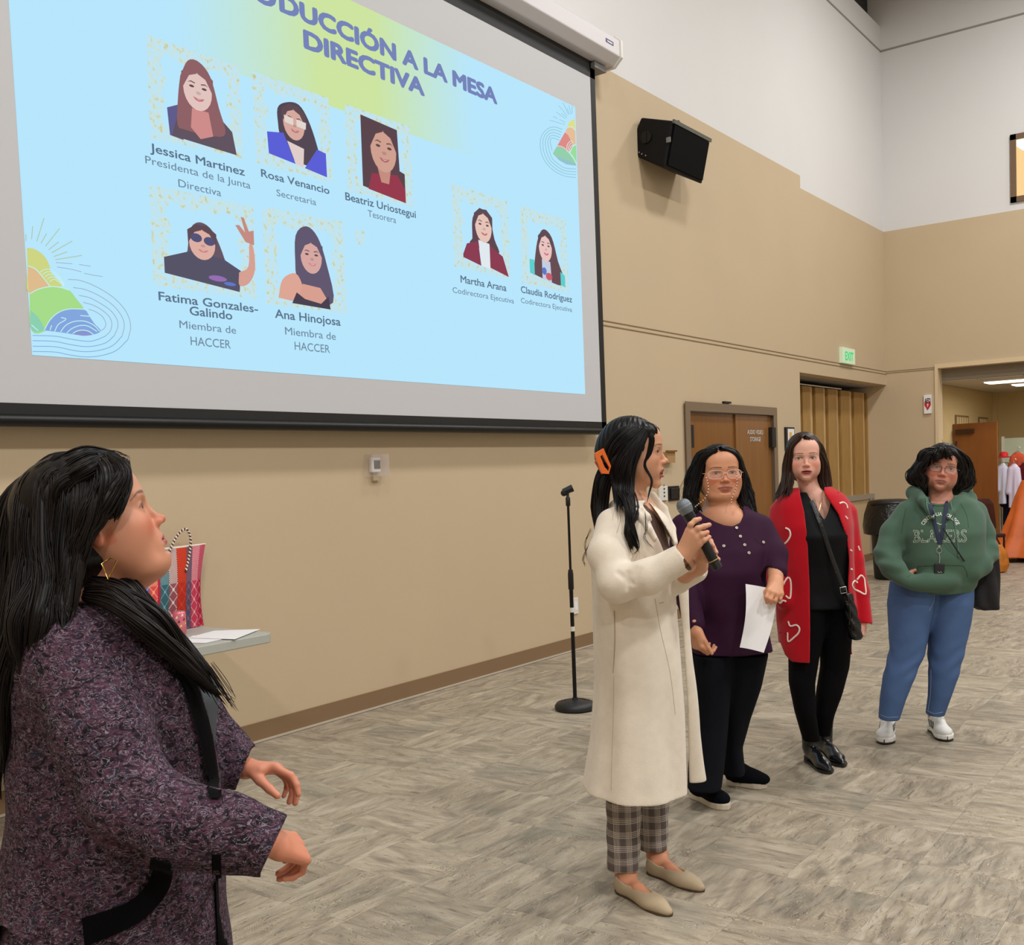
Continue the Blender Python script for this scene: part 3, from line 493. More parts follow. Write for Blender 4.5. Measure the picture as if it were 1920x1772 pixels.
for a, b_ in [((130, 155), (118, 310)), ((265, 60), (178, 335)), ((295, 240), (228, 360)), ((450, 180), (282, 392)), ((440, 340), (318, 435)), ((600, 330), (355, 470)), ((540, 458), (380, 515)), ((715, 500), (400, 552)), ((52, 250), (50, 330))]: sline(mb, Z([a, b_]), 1.7, 4, 2)
for l in [[(405, 585), (600, 600)], [(680, 608), (820, 630)], [(420, 638), (560, 660), (710, 695)], [(740, 712), (850, 735), (960, 752)]]: sline(mb, Z(l), 1.0, 5, 2)
arcs = [[(550, 785), (700, 800), (900, 880), (1100, 1010), (1240, 1170), (1293, 1340), (1260, 1500), (1120, 1630), (940, 1690), (760, 1705), (560, 1680), (400, 1648), (130, 1640)], [(610, 882), (750, 905), (930, 985), (1080, 1090), (1180, 1210), (1218, 1330), (1190, 1460), (1080, 1570), (930, 1625), (760, 1643), (600, 1625), (400, 1585), (130, 1578)],
        [(680, 975), (810, 1005), (950, 1080), (1060, 1160), (1130, 1260), (1140, 1350), (1100, 1450), (1010, 1530), (880, 1572), (740, 1582), (560, 1555), (380, 1520), (130, 1512)], [(730, 1058), (850, 1092), (960, 1155), (1040, 1230), (1070, 1310), (1050, 1400), (990, 1460), (880, 1505), (780, 1520), (600, 1497), (400, 1460), (130, 1450)], [(795, 1140), (880, 1170), (960, 1230), (998, 1310), (980, 1365), (940, 1395)]]
for l in arcs: h = 6; sline(mb, Z(l[:h+1]), 1.1, 5, 2); sline(mb, Z(l[h:]), 1.2, 6, 2)
mb.build('emblem', mm, slide)
Z = lambda l: [(1000+x*.0846, 190+y*.0846) for x, y in l]
mb = MB(); mm = [E_('emblem2_yellow', (222, 222, 140)), E_('emblem2_orange', (230, 190, 152)), E_('emblem2_red', (222, 140, 136)), E_('emblem2_green', (148, 208, 172)), E_('emblem2_teal', (150, 194, 206)), E_('emblem2_line', (140, 194, 212)), E_('emblem2_pale', (214, 240, 228)), E_('emblem2_leaf', (152, 222, 160))]
spoly(mb, Z([(910, 400), (840, 420), (780, 480), (750, 560), (760, 600), (925, 650), (910, 400)]), 0, 1, False); spoly(mb, Z([(725, 620), (790, 575), (870, 600), (922, 660), (930, 960), (880, 960), (700, 700), (725, 620)]), 1, 2, False)
spoly(mb, Z([(690, 690), (760, 750), (870, 960), (790, 1130), (520, 990), (690, 690)]), 2, 3, False); spoly(mb, Z([(510, 1000), (640, 1030), (780, 1150), (870, 1270), (940, 1400), (930, 1430), (720, 1400), (560, 1310), (420, 1160), (510, 1000)]), 3, 4, False)
spoly(mb, Z([(480, 1220), (700, 1290), (930, 1400), (930, 1430), (720, 1400), (560, 1310), (480, 1220)]), 4, 5, False); spoly(mb, Z([(800, 1150), (860, 1010), (935, 970), (945, 1370), (870, 1260), (800, 1150)]), 7, 5, False)
for l in [[(750, 575), (830, 570), (915, 650)], [(520, 990), (640, 1020), (780, 1140), (870, 1250), (945, 1400)], [(790, 1150), (860, 1000), (930, 960)], [(720, 1060), (740, 960), (800, 890), (850, 880)], [(750, 1090), (770, 1000), (820, 930), (870, 920)], [(780, 1120), (800, 1030), (850, 960)]]: sline(mb, Z(l), 1.2, 6, 7)
for a, b_ in [((560, 100), (740, 320)), ((650, 30), (770, 290)), ((500, 240), (710, 390)), ((610, 265), (740, 360)), ((430, 335), (530, 385)), ((570, 400), (700, 470)), ((350, 420), (700, 520)), ((780, 90), (830, 290)), ((850, 100), (855, 270)), ((740, 150), (790, 290))]: sline(mb, Z([a, b_]), .9, 5, 2)
for j in range(5): o = j*52; sline(mb, Z([(640-o*.35, 625+o*1.15), (450, 570+o*1.2), (300+o*.4, 620+o), (180+o*.9, 760+o*.7), (145+o*1.1, 950), (180+o*1.1, 1180-o*.4), (300+o*.8, 1400-o*.75), (480+o*.6, 1560-o*.95), (700, 1660-o*1.15), (940, 1690-o*1.2)][:10 if j < 4 else 6]), 1.1, 5, 2)
mb.build('emblem', mm, slide)
# ------------------------------------------------------------ loudspeaker on the wall
ysp = -7.42; q = lambda x, y: PL(x, y, 1, ysp)
A, B, Cc, D_ = q(1202, 220), q(1261, 226), q(1246, 314), q(1169, 284); E1, F1 = q(1168, 258), q(1189, 252)
wy = PL(1331, 262, 0, B[0])[1]-ysp
t = thing('loudspeaker', 'black loudspeaker tilted down on the wall right of the screen', 'speaker', (.0, ysp+wy/2, D_[2]))
off = V(0, wy, 0); M_SPK = mat('speaker_black', (7, 7, 9), .6, spec=.25, bump=.2, bscale=200)
MB().prism([A, B, Cc, D_, E1, F1], off).build('cabinet', [M_SPK], t, bevel=.014)
gn = nrm(np.cross(off, Cc-B)); gn = gn if gn[0] > 0 else -gn; ins = .03; up_ = nrm(B-Cc); a_, b_ = B-up_*ins+V(0, .03, 0), Cc+up_*ins+V(0, .03, 0)
MB().prism([a_, a_+off-V(0, .06, 0), b_+off-V(0, .06, 0), b_], gn*.016).build('grille', [mat('speaker_grille', (5, 5, 6), .8, spec=.1, bump=.8, bscale=500, bdist=.002)], t)
MB().prism([B-up_*.02, B-up_*.02+off, B+up_*.012+off, B+up_*.012], gn*.02).build('top_strip', [mat('speaker_edge_grey', (92, 94, 88), .5)], t)
bk = (D_+E1)/2; MB().box((0, ysp+.08, bk[2]-.02), (max(bk[0], .05)+.06, ysp+.26, bk[2]+.10)).tube([V(0, ysp+.17, bk[2]+.03), V(.35, ysp+.17, bk[2]+.12)], .035, 10).build('bracket', [M_BLACKM], t)
mb = MB()
for k, (x, y) in enumerate([(1182, 277), (1187, 281), (1193, 283), (1199, 286), (1204, 289), (1211, 292)]): mb.ball(q(x, y)-V(0, .006, 0), .007, 8)
mb.build('sockets', [M_ALU], t, kind='stuff'); MB().box(tuple(q(1254, 264)-V(.02, .012, .015)), tuple(q(1254, 264)+V(.02, 0, .03))).build('badge', [M_GREY], t)
MB().tube(bez([q(1188, 243), q(1181, 243)+V(-.02, 0, 0), q(1176, 250)+V(-.04, .05, 0), V(.0, ysp+.1, q(1178, 262)[2])], 5), .006, 6).build('cable', [M_BLACK], t, smooth=True)
mb = MB(); c_ = q(1212, 258)-V(0, .002, 0); mb.cyl(c_, c_-V(0, .012, 0), .055, n=24); mb.box(tuple(c_-V(.008, .02, .05)), tuple(c_+V(.008, 0, .05))); mb.build('handle', [M_BLACKM], t)
# ------------------------------------------------------------ folding table, tote bag, can, papers
M_TBL = mat('table_top_grey', (176, 178, 170), .45, bump=.1, bscale=150); M_LEG = mat('table_leg_grey', (96, 100, 98), .4, metal=.5)
TX, TYE, TYS = .655, -12.60, -14.45; t = thing('folding_table', 'grey-white folding table against the wall behind the woman in front', 'table', (.35, (TYE+TYS)/2, 0))
def rr(x0, x1, y0, y1, r, n=5):
    out = []
    for cx_, cy_2, a0 in ((x1-r, y1-r, 0), (x0+r, y1-r, 90), (x0+r, y0+r, 180), (x1-r, y0+r, 270)):
        for k in range(n+1): a = math.radians(a0+90*k/n); out.append((cx_+r*math.cos(a), cy_2+r*math.sin(a)))
    return out
MB().prism([V(x, y, .69) for x, y in rr(.03, TX, TYS, TYE, .05)], (0, 0, .05)).build('tabletop', [M_TBL], t, bevel=.006)
for y in (TYE-.66, TYS+.25):
    MB().tube([V(.09, y, .69), V(.09, y, .03), V(.09, y, .012)], .016, 8).tube([V(.60, y, .69), V(.60, y, .03), V(.60, y, .012)], .016, 8).tube([V(.09, y, .16), V(.60, y, .16)], .012, 8).build('leg_frame', [M_LEG], t, smooth=True)
# woven tote: stripes built as woven bands with a relief of alternating knots
bt = thing('tote_bag', 'colourful striped woven tote bag with twisted handles on the table', 'bag', (.2, -12.75, .742))
DB = 5.62
def wv_mat(name, c1, c2, sc=150, diamonds=False):
    m = bpy.data.materials.new('weave_'+name); m.use_nodes = True; nt = m.node_tree; b = nt.nodes['Principled BSDF']; b.inputs['Roughness'].default_value = .55
    tc = nt.nodes.new('ShaderNodeUVMap'); ck = nt.nodes.new('ShaderNodeTexChecker'); mp = nt.nodes.new('ShaderNodeMapping'); mp.inputs['Scale'].default_value = (1, 1, 1); nt.links.new(tc.outputs[0], mp.inputs[0]); nt.links.new(mp.outputs[0], ck.inputs[0])
    ck.inputs['Color1'].default_value = lin(c1); ck.inputs['Color2'].default_value = lin(c2); ck.inputs['Scale'].default_value = 1
    nt.links.new(ck.outputs[0], b.inputs['Base Color']); return m
tl_, tr_, br_, bl_ = PL(205, 1042, 0, .06), PL(384, 1020, 0, .07), PL(381, 1171, 0, .06), PL(214, 1200, 0, .06)
br_[2] = bl_[2] = .744; TF = lambda x, y, dx=0: PL(x, y, 0, .05+dx)
bands = [(0, .25, (96, 110, 196), (206, 206, 230)), (.25, .40, (150, 130, 200), (120, 90, 180)), (.40, .47, (232, 92, 84), (190, 30, 60)), (.47, .60, (234, 96, 80), (255, 196, 170)), (.60, .66, (186, 24, 62), (206, 56, 92)), (.66, .74, (64, 118, 128), (150, 190, 196)),
         (.74, .815, (236, 226, 216), (150, 92, 96)), (.815, .875, (222, 66, 28), (196, 40, 24)), (.875, .915, (92, 82, 112), (150, 100, 120)), (.915, .955, (226, 130, 150), (240, 214, 210)), (.955, 1.0, (196, 30, 74), (232, 140, 160))]
nz_ = 40
def tote_pt(u, v, face):
    a = tl_*(1-u)+tr_*u; b_ = bl_*(1-u)+br_*u; flare = .012*math.cos(v*3.1)
    p = a*(1-v)+b_*v; n = nrm(np.cross(tr_-tl_, V(0, 0, 1))); n = n if n[0] > 0 else -n
    bulge = (.012+.035*math.sin(math.pi*min(v*.9+.1, 1)))*math.sin(math.pi*min(max(u, .0), 1))**.5+.004
    bulge = bulge if face == 0 else min(bulge, .03)
    side = (u-.5)*2; p = p+nrm(tr_-tl_)*(-.028*side*math.sin(math.pi*v))
    return p+n*bulge*(1 if face == 0 else -1)
us_ = np.linspace(0, 1, 60); xs_ = [pix(tote_pt(u, .3, 0))[0] for u in us_]; brk = [0]+[float(np.interp(x, xs_, us_)) for x in (238, 252, 264, 277.5, 294.5, 299.5, 316.5, 332.5, 349.5, 359, 371)]+[1]
cols_ = [((96, 110, 196), (206, 206, 230)), ((150, 130, 200), (120, 90, 180)), ((186, 24, 62), (206, 56, 92)), ((104, 116, 206), (196, 200, 236)), ((232, 84, 74), (255, 186, 160)), ((186, 24, 62), (206, 56, 92)), ((58, 112, 124), (140, 182, 190)), ((160, 84, 96), (238, 228, 220)), ((196, 40, 24), (226, 74, 30)), ((92, 82, 112), (150, 110, 130)), ((214, 60, 96), (240, 190, 196)), ((186, 22, 62), (226, 120, 150))]
bands = [(brk[i], brk[i+1], *cols_[i]) for i in range(12)]
for k, (u0, u1, c1, c2) in enumerate(bands):
    nu = max(4, int(round((u1-u0)*110))); nu += nu % 2 == 0; N = 76; g = {}; mb = MB(); mi_ = []; mid = nu//2
    vs = [tote_pt(u0+(u1-u0)*i/nu, j/N, 0) for j in range(N+1) for i in range(nu+1)]; fs = []
    for j in range(N):
        for i in range(nu):
            d = abs(i-mid); par = (i+j) % 2
            if j > N*.42:
                e_ = (j-int(N*.42)) % (2*mid+2); r1 = abs(e_-mid-1); par = 1 if (abs(d-r1) <= .5 or d+r1 < 1.5) else 0
                if nu <= 5: par = (j//3+i) % 2
            fs.append((j*(nu+1)+i, j*(nu+1)+i+1, (j+1)*(nu+1)+i+1, (j+1)*(nu+1)+i)); mi_.append(par)
    nn = nrm(np.cross(tr_-tl_, V(0, 0, 1))); nn = nn if nn[0] > 0 else -nn
    vs = [v+nn*(.0022 if (i % 2) ^ ((i//(nu+1)) % 2) else 0) for i, v in enumerate(vs)]
    mb.add(vs, fs); mb.m = mi_
    mb.build('woven_stripe', [mat('stripe_a%d' % k, c1, .5), mat('stripe_b%d' % k, c2, .5)], bt)
MB().add([tote_pt(u, v, 1) for v in np.linspace(0, 1, 9) for u in np.linspace(0, 1, 13)], [(j*13+i, j*13+i+1, (j+1)*13+i+1, (j+1)*13+i) for j in range(8) for i in range(12)]).build('back_panel', [mat('tote_back', (190, 60, 84), .6)], bt)
MB().tube([tote_pt(u, 0, 0) for u in np.linspace(0, 1, 12)]+[tote_pt(u, 0, 1) for u in np.linspace(1, 0, 12)], .004, 6, closed=True).build('rim', [mat('rim_cream', (236, 222, 206), .6)], bt)
M_HC, M_HD = mat('handle_cream', (232, 216, 194), .5), mat('handle_dark', (66, 34, 44), .5)
def twist(pts, r, parent):
    q = bez(pts, 14); mb = MB(); L = [0]
    for i in range(1, len(q)): L.append(L[-1]+np.linalg.norm(q[i]-q[i-1]))
    n = int(L[-1]/.0095); qs = [np.array([np.interp(L[-1]*k/n, L, [a[c] for a in q]) for c in range(3)]) for k in range(n+1)]
    for i in range(n):
        t = nrm(qs[i+1]-qs[i]); sd = nrm(np.cross(t, FW)); mb.tube([qs[i]-t*.002-sd*r*.5, qs[i]+t*.003, qs[i+1]+t*.002+sd*r*.5], [r*.8, r*1.1, r*.8], 6, i % 2)
    mb.build('handle', [M_HC, M_HD], parent, smooth=True)
twist([TF(297, 1080, .06), TF(312, 1048, .06), TF(330, 1008, .05), TF(348, 992, .05), TF(357, 1010, .05), TF(355, 1040, .05), TF(348, 1072, .06)], .006, bt)
twist([TF(268, 1080, -.07), TF(276, 1010, -.08), TF(290, 984, -.08), TF(302, 985, -.08), TF(306, 1010, -.08), TF(304, 1040, -.07), TF(300, 1062, -.07)], .006, bt)
can_c = PL(338, 1190, 2, .742); t = thing('drink_can', 'pink drink can in front of the woven tote bag', 'can', tuple(can_c))
MB().lathe(can_c, (0, 0, 1), [(.024, 0), (.029, .006), (.033, .012), (.033, .110), (.028, .122), (.0265, .1225), (.0265, .119)], 28, 0).build('body', [mat('can_pink', (226, 118, 134), .3, metal=.3, vary=.12, vscale=40)], t, smooth=True)
MB().lathe(can_c+V(0, 0, .119), (0, 0, 1), [(.0265, 0), (.027, .004), (.024, .0025), (.0, .002)], 24).build('lid', [M_ALU], t, smooth=True)
mb = MB()
for k in range(7):
    a = -1.3+k*.28; z = .03+.011*((k*5) % 7); n_ = V(math.cos(a), math.sin(a), 0); s_ = V(-math.sin(a), math.cos(a), 0); p = can_c+n_*.0335+V(0, 0, z)
    mb.flat([p-s_*.006, p+s_*.007+V(0, 0, .004), p+s_*.004+V(0, 0, .016), p-s_*.003+V(0, 0, .012)], k % 3)
mb.build('printed_fruit', [mat('can_yellow', (240, 200, 92), .4), mat('can_cream', (244, 226, 210), .4), mat('can_dark', (92, 60, 66), .4)], t)
rb = PL(300, 1172, 2, .742)+V(.0, -.01, 0); t = thing('red_box', 'red carton on the table beside the pink can', 'box', tuple(rb))
MB().box((rb[0]-.05, rb[1]-.07, .742), (rb[0]+.05, rb[1]+.06, .88)).build('carton', [mat('carton_red', (186, 24, 48), .5)], t, bevel=.008); MB().cyl(V(rb[0]+.0505, rb[1]+.02, .852), V(rb[0]+.054, rb[1]+.02, .852), .018).build('cap', [M_GREY], t)
for k, (pp, lab, zz) in enumerate([([(352, 1196), (402, 1183), (488, 1180), (440, 1199)], 'upper white paper sheet on the table corner', .7445), ([(340, 1205), (362, 1192), (430, 1196), (385, 1206)], 'lower white paper sheet on the table', .7415)]):
    MB_ = MB().prism([PL(x, y, 2, zz) for x, y in pp], (0, 0, .0015)); o = MB_.build('paper_sheet', [M_PAPER]); tag(o, lab, 'paper', 'papers on the folding table')
# ------------------------------------------------------------ microphone stand
b0 = PL(1079, 1330, 2, 0); Dm = (b0-CAM)@FW; t = thing('microphone_stand', 'empty black microphone stand with round base near the wall', 'microphone stand', tuple(b0))
MB().lathe(b0, (0, 0, 1), [(.118, 0), (.130, .008), (.131, .026), (.118, .045), (.09, .054), (.088, .050), (.07, .056), (.068, .052), (.045, .058), (.02, .064), (.018, .075)], 40).build('base', [mat('stand_base', (24, 24, 25), .5)], t, smooth=True)
top = b0+V(0, 0, 1.36); MB().cyl(b0+V(0, 0, .06), b0+V(0, 0, .86), .0125).build('lower_tube', [M_BLACKM], t, smooth=True); MB().cyl(b0+V(0, 0, .80), b0+V(0, 0, 1.30), .008).build('upper_tube', [M_BLACKM], t, smooth=True)
MB().lathe(b0+V(0, 0, .76), (0, 0, 1), [(.013, 0), (.018, .01), (.018, .10), (.014, .13)], 16).build('clutch', [M_BLACK], t, smooth=True)
mb = MB().lathe(b0+V(0, 0, 1.29), (0, 0, 1), [(.012, 0), (.015, .005), (.015, .05), (.009, .06), (.009, .085)], 16)
d_ = nrm(HR*.9+V(0, 0, .35)); mb.tube([top-d_*.03+V(0, 0, .03), top+d_*.035+V(0, 0, .03)], [.02, .024], 14); mb.ball(top-d_*.025+V(0, 0, .022), .021, 12); mb.build('microphone_clip', [M_BLACK], t, smooth=True)
for z in (.62, .50): MB().cyl(b0+V(0, 0, z), b0+V(0, 0, z+.03), .0135).build('tape', [M_WPL], t)
# ------------------------------------------------------------ bin, rack and dark things at the right
bc = PL(1672, 1085, 2, 0); t = thing('trash_bin', 'black lidded trash bin with plastic bag by the counter', 'bin', tuple(bc)); M_BAG = mat('bin_bag', (12, 13, 14), .25, bump=.9, bscale=22, bdist=.02)
zt1 = PL(1672, 940, 0, bc[0])[2]
MB().lathe(bc, (0, 0, 1), [(.19, 0), (.21, .02), (.245, zt1-.25), (.25, zt1-.2)], 24).build('drum', [M_BLACK], t, smooth=True)
pf = []
for k, (r_, h) in enumerate([(.25, zt1-.42), (.33, zt1-.40), (.335, zt1-.30), (.30, zt1-.15), (.27, zt1-.03), (.262, zt1), (.24, zt1-.01)]): pf.append((r_, h))
o = MB().lathe(bc, (0, 0, 1), pf, 30).build('bag', [M_BAG], t, smooth=True)
for v in o.data.vertices: n_ = noise.noise(v.co*9)*.035; v.co.x += n_; v.co.y += n_*.7
MB().lathe(bc+V(0, 0, zt1-.03), (0, 0, 1), [(.268, 0), (.275, .02), (.255, .045), (.15, .06), (.0, .062)], 30).build('lid', [M_BLACK], t, smooth=True)
# ------------------------------------------------------------ sculpting: blended volumes turned into one surface
def smin(a, b, k):
    if k <= 0: return np.minimum(a, b)
    h = np.clip(.5+.5*(b-a)/k, 0, 1); return b*(1-h)+a*h-k*h*(1-h)
class Vox:
    def __init__(s, lo, hi, h):
        s.lo = np.array(lo, np.float32); s.h = h; s.n = np.ceil((np.array(hi)-lo)/h).astype(int)+1
        s.ax = [(s.lo[i]+h*np.arange(s.n[i])).astype(np.float32) for i in range(3)]; s.D = np.full(tuple(s.n), .05, np.float32)
    def sl(s, lo, hi, pad):
        a = np.clip(np.floor((np.array(lo)-pad-s.lo)/s.h).astype(int), 0, s.n); b = np.clip(np.ceil((np.array(hi)+pad-s.lo)/s.h).astype(int)+1, 0, s.n)
        return None if (b <= a).any() else tuple(slice(i, j) for i, j in zip(a, b))
    def grid(s, q): return s.ax[0][q[0]][:, None, None], s.ax[1][q[1]][None, :, None], s.ax[2][q[2]][None, None, :]
    def put(s, f, lo, hi, k=.02, sub=False):
        q = s.sl(lo, hi, k+.012)
        if q is None: return s
        d = f(*s.grid(q)).astype(np.float32); s.D[q] = -smin(-s.D[q], d, k) if sub else smin(s.D[q], d, k); return s
    def rc(s, a, b, ra, rb=None, k=.02, sub=False):
        a = np.array(a, float); b = np.array(b, float); rb = ra if rb is None else rb; ab = b-a; L = max(ab@ab, 1e-9); r = max(ra, rb)
        def f(x, y, z):
            t = np.clip(((x-a[0])*ab[0]+(y-a[1])*ab[1]+(z-a[2])*ab[2])/L, 0, 1)
            return np.sqrt((x-a[0]-t*ab[0])**2+(y-a[1]-t*ab[1])**2+(z-a[2]-t*ab[2])**2)-(ra+(rb-ra)*t)
        return s.put(f, np.minimum(a, b)-r, np.maximum(a, b)+r, k, sub)
    def chain(s, pts, rs, k=.015, sub=False):
        for i in range(len(pts)-1): s.rc(pts[i], pts[i+1], rs[i], rs[i+1], k, sub)
        return s
    def ell(s, c, r, M=None, k=.02, sub=False):
        c = np.array(c, float); r = np.array(r, float); M = np.eye(3) if M is None else np.array(M); e = np.sqrt(((M*r[:, None])**2).sum(0))
        def f(x, y, z):
            u = [((x-c[0])*M[i][0]+(y-c[1])*M[i][1]+(z-c[2])*M[i][2]) for i in range(3)]
            k0 = np.sqrt(sum((u[i]/r[i])**2 for i in range(3)))+1e-6; k1 = np.sqrt(sum((u[i]/r[i]**2)**2 for i in range(3)))+1e-6
            return k0*(k0-1)/k1
        return s.put(f, c-e, c+e, k, sub)
    def loft(s, secs, k=.02, disp=None, sub=False, X=None, Y=None, n=2.3, cap=.004):
        """stack of horizontal ovals: (centre, half width along X, half depth along Y)"""
        X = HR if X is None else X; Y = HF if Y is None else Y
        secs = sorted(secs, key=lambda q: q[0][2]); z_ = np.array([q[0][2] for q in secs]); C_ = np.array([q[0] for q in secs]); A = np.array([q[1] for q in secs]); B = np.array([q[2] for q in secs])
        zz = np.linspace(z_[0], z_[-1], 160)
        def sm(v):                                                       # smooth profile through the sections
            o = np.interp(zz, z_, v); w_ = np.ones(7)/7; return np.convolve(np.pad(o, 3, 'edge'), w_, 'valid')
        cx, cy, a_, b_ = sm(C_[:, 0]), sm(C_[:, 1]), sm(A), sm(B); m = max(A.max(), B.max())
        def f(x, y, z):
            zf = z.ravel(); i = lambda v: np.interp(zf, zz, v)[None, None, :]
            X0, Y0, a, b = i(cx), i(cy), i(a_), i(b_); u = (x-X0)*X[0]+(y-Y0)*X[1]; v = (x-X0)*Y[0]+(y-Y0)*Y[1]
            au, av = np.abs(u)/a+1e-6, np.abs(v)/b+1e-6; r = (au**n+av**n)**(1/n); L = np.sqrt(u*u+v*v)+1e-6
            d = (r-1)*np.minimum(L/r, np.minimum(a, b)*1.6)
            if disp is not None: d = d-disp(np.arctan2(v/b, u/a), z, u, v)
            return np.maximum(d, np.maximum(z-z_[-1], z_[0]-z))
        lo = C_.min(0)-m; hi = C_.max(0)+m; lo[2] = z_[0]; hi[2] = z_[-1]
        return s.put(f, lo-.03, hi+.03, k, sub)
    def cutpx(s, poly, d0, d1, k=.004):
        """cut away a straight-sided opening given by its outline, between two depths"""
        pw = [P(x, y, d) for x, y in poly for d in (d0, d1)]; lo = np.min(pw, 0); hi = np.max(pw, 0); pl = np.array(poly, float)
        def f(x, y, z):
            dx, dy, dz = x-CAM[0], y-CAM[1], z-CAM[2]; zc = dx*FW[0]+dy*FW[1]+dz*FW[2]
            px = 960+FPX*(dx*RT[0]+dy*RT[1]+dz*RT[2])/zc; py = PPY-FPX*(dx*UP[0]+dy*UP[1]+dz*UP[2])/zc
            best = None; ins = np.zeros(px.shape, bool); N = len(pl)
            for i in range(N):
                a, b = pl[i], pl[(i+1) % N]; e = b-a; t = np.clip(((px-a[0])*e[0]+(py-a[1])*e[1])/(e@e), 0, 1)
                q = (px-a[0]-t*e[0])**2+(py-a[1]-t*e[1])**2; best = q if best is None else np.minimum(best, q)
                c = ((a[1] > py) != (b[1] > py)) & (px < (b[0]-a[0])*(py-a[1])/((b[1]-a[1]) or 1e-9)+a[0]); ins ^= c
            d = np.sqrt(best)*zc/FPX; d = np.where(ins, -d, d); return np.maximum(d, np.maximum(zc-d1, d0-zc))
        return s.put(f, lo, hi, k, True)
    def warp(s, f, lo=None, hi=None):
        """adds a field (folds) everywhere or in a box"""
        lo = s.lo if lo is None else lo; hi = s.lo+s.h*s.n if hi is None else hi; q = s.sl(lo, hi, 0)
        if q is not None: s.D[q] += f(*s.grid(q)).astype(np.float32)
        return s
    def mesh(s, smooth=1, clean=False):
        D = s.D; S = D < 0; nx, ny, nz = D.shape
        cnt = np.zeros((nx-1, ny-1, nz-1), np.int8); off = [(i, j, k) for i in (0, 1) for j in (0, 1) for k in (0, 1)]
        for i, j, k in off: cnt += S[i:nx-1+i, j:ny-1+j, k:nz-1+k]
        idx = np.argwhere((cnt > 0) & (cnt < 8)); N = len(idx)
        if N == 0: return np.zeros((0, 3)), np.zeros((0, 4), int)
        c = np.stack([D[idx[:, 0]+i, idx[:, 1]+j, idx[:, 2]+k] for i, j, k in off], 1); O = np.array(off, np.float32); acc = np.zeros((N, 3), np.float32); w_ = np.zeros(N, np.float32)
        for a in range(8):
            for b in range(a+1, 8):
                if np.abs(O[a]-O[b]).sum() != 1: continue
                m = (c[:, a] < 0) != (c[:, b] < 0); t = np.where(m, c[:, a]/(c[:, a]-c[:, b]+1e-12), 0)[:, None]; acc += np.where(m[:, None], O[a]+(O[b]-O[a])*t, 0); w_ += m
        v = (idx+acc/w_[:, None])*s.h+s.lo; vid = np.full(cnt.shape, -1, np.int32); vid[tuple(idx.T)] = np.arange(N); qs = []
        for ax in range(3):
            o1, o2 = [a for a in range(3) if a != ax]; A = np.moveaxis(S, (ax, o1, o2), (0, 1, 2)); e = (A[:-1] != A[1:])[:, 1:-1, 1:-1]; I = np.argwhere(e)
            if not len(I): continue
            g = np.moveaxis(vid, (ax, o1, o2), (0, 1, 2)); i, j, k = I.T; j = j+1; k = k+1
            q = np.stack([g[i, j-1, k-1], g[i, j, k-1], g[i, j, k], g[i, j-1, k]], 1); fl = A[i, j, k]; 
            if ax == 1: fl = ~fl
            q[~fl] = q[~fl][:, ::-1]; qs.append(q)
        q = np.concatenate(qs); q = q[(q >= 0).all(1)]
        if clean:                                                       # drop loose crumbs
            lab = np.arange(N)
            for _ in range(400):
                m = lab[q].min(1); l2 = lab.copy(); np.minimum.at(l2, q.ravel(), np.repeat(m, 4)); l2 = l2[l2]
                if (l2 == lab).all(): break
                lab = l2
            c_ = np.bincount(lab, minlength=N); keep = c_[lab] > 1500; q = q[keep[q[:, 0]]]; ren = np.cumsum(keep)-1; v = v[keep]; q = ren[q]; N = len(v)
        for _ in range(smooth):
            a = np.zeros((N, 3)); n_ = np.zeros(N)
            for i in range(4): 
                for j_ in ((i+1) % 4, (i-1) % 4): 
                    for cc in range(3): a[:, cc] += np.bincount(q[:, i], v[q[:, j_], cc], N)
                    n_ += np.bincount(q[:, i], minlength=N)
            v = np.where(n_[:, None] > 0, v*.45+.55*a/np.maximum(n_, 1)[:, None], v)
        return v, q
def join(ms):
    vs, qs, k = [], [], 0
    for v, q in ms: vs.append(v); qs.append(q+k); k += len(v)
    return np.concatenate(vs), np.concatenate(qs)
def mk(name, vq, m, parent, color=None, label=None, kind=None):
    v, q = vq; me = bpy.data.meshes.new(name); me.vertices.add(len(v)); me.vertices.foreach_set('co', np.ascontiguousarray(v, np.float32).ravel())
    me.loops.add(len(q)*4); me.loops.foreach_set('vertex_index', np.ascontiguousarray(q, np.int32).ravel()); me.polygons.add(len(q)); me.polygons.foreach_set('loop_start', np.arange(len(q))*4)
    me.polygons.foreach_set('use_smooth', np.ones(len(q), bool))
    for x in (m if isinstance(m, (list, tuple)) else [m]): me.materials.append(x)
    if color is not None:
        a = me.color_attributes.new('Col', 'FLOAT_COLOR', 'POINT'); a.data.foreach_set('color', np.concatenate([color, np.ones((len(v), 1))], 1).astype(np.float32).ravel())
    me.update(); me.validate(); o = mesh_obj(name, me, parent); tag(o, label, kind=kind); return o
def L3(c): return np.array(lin(c)[:3])
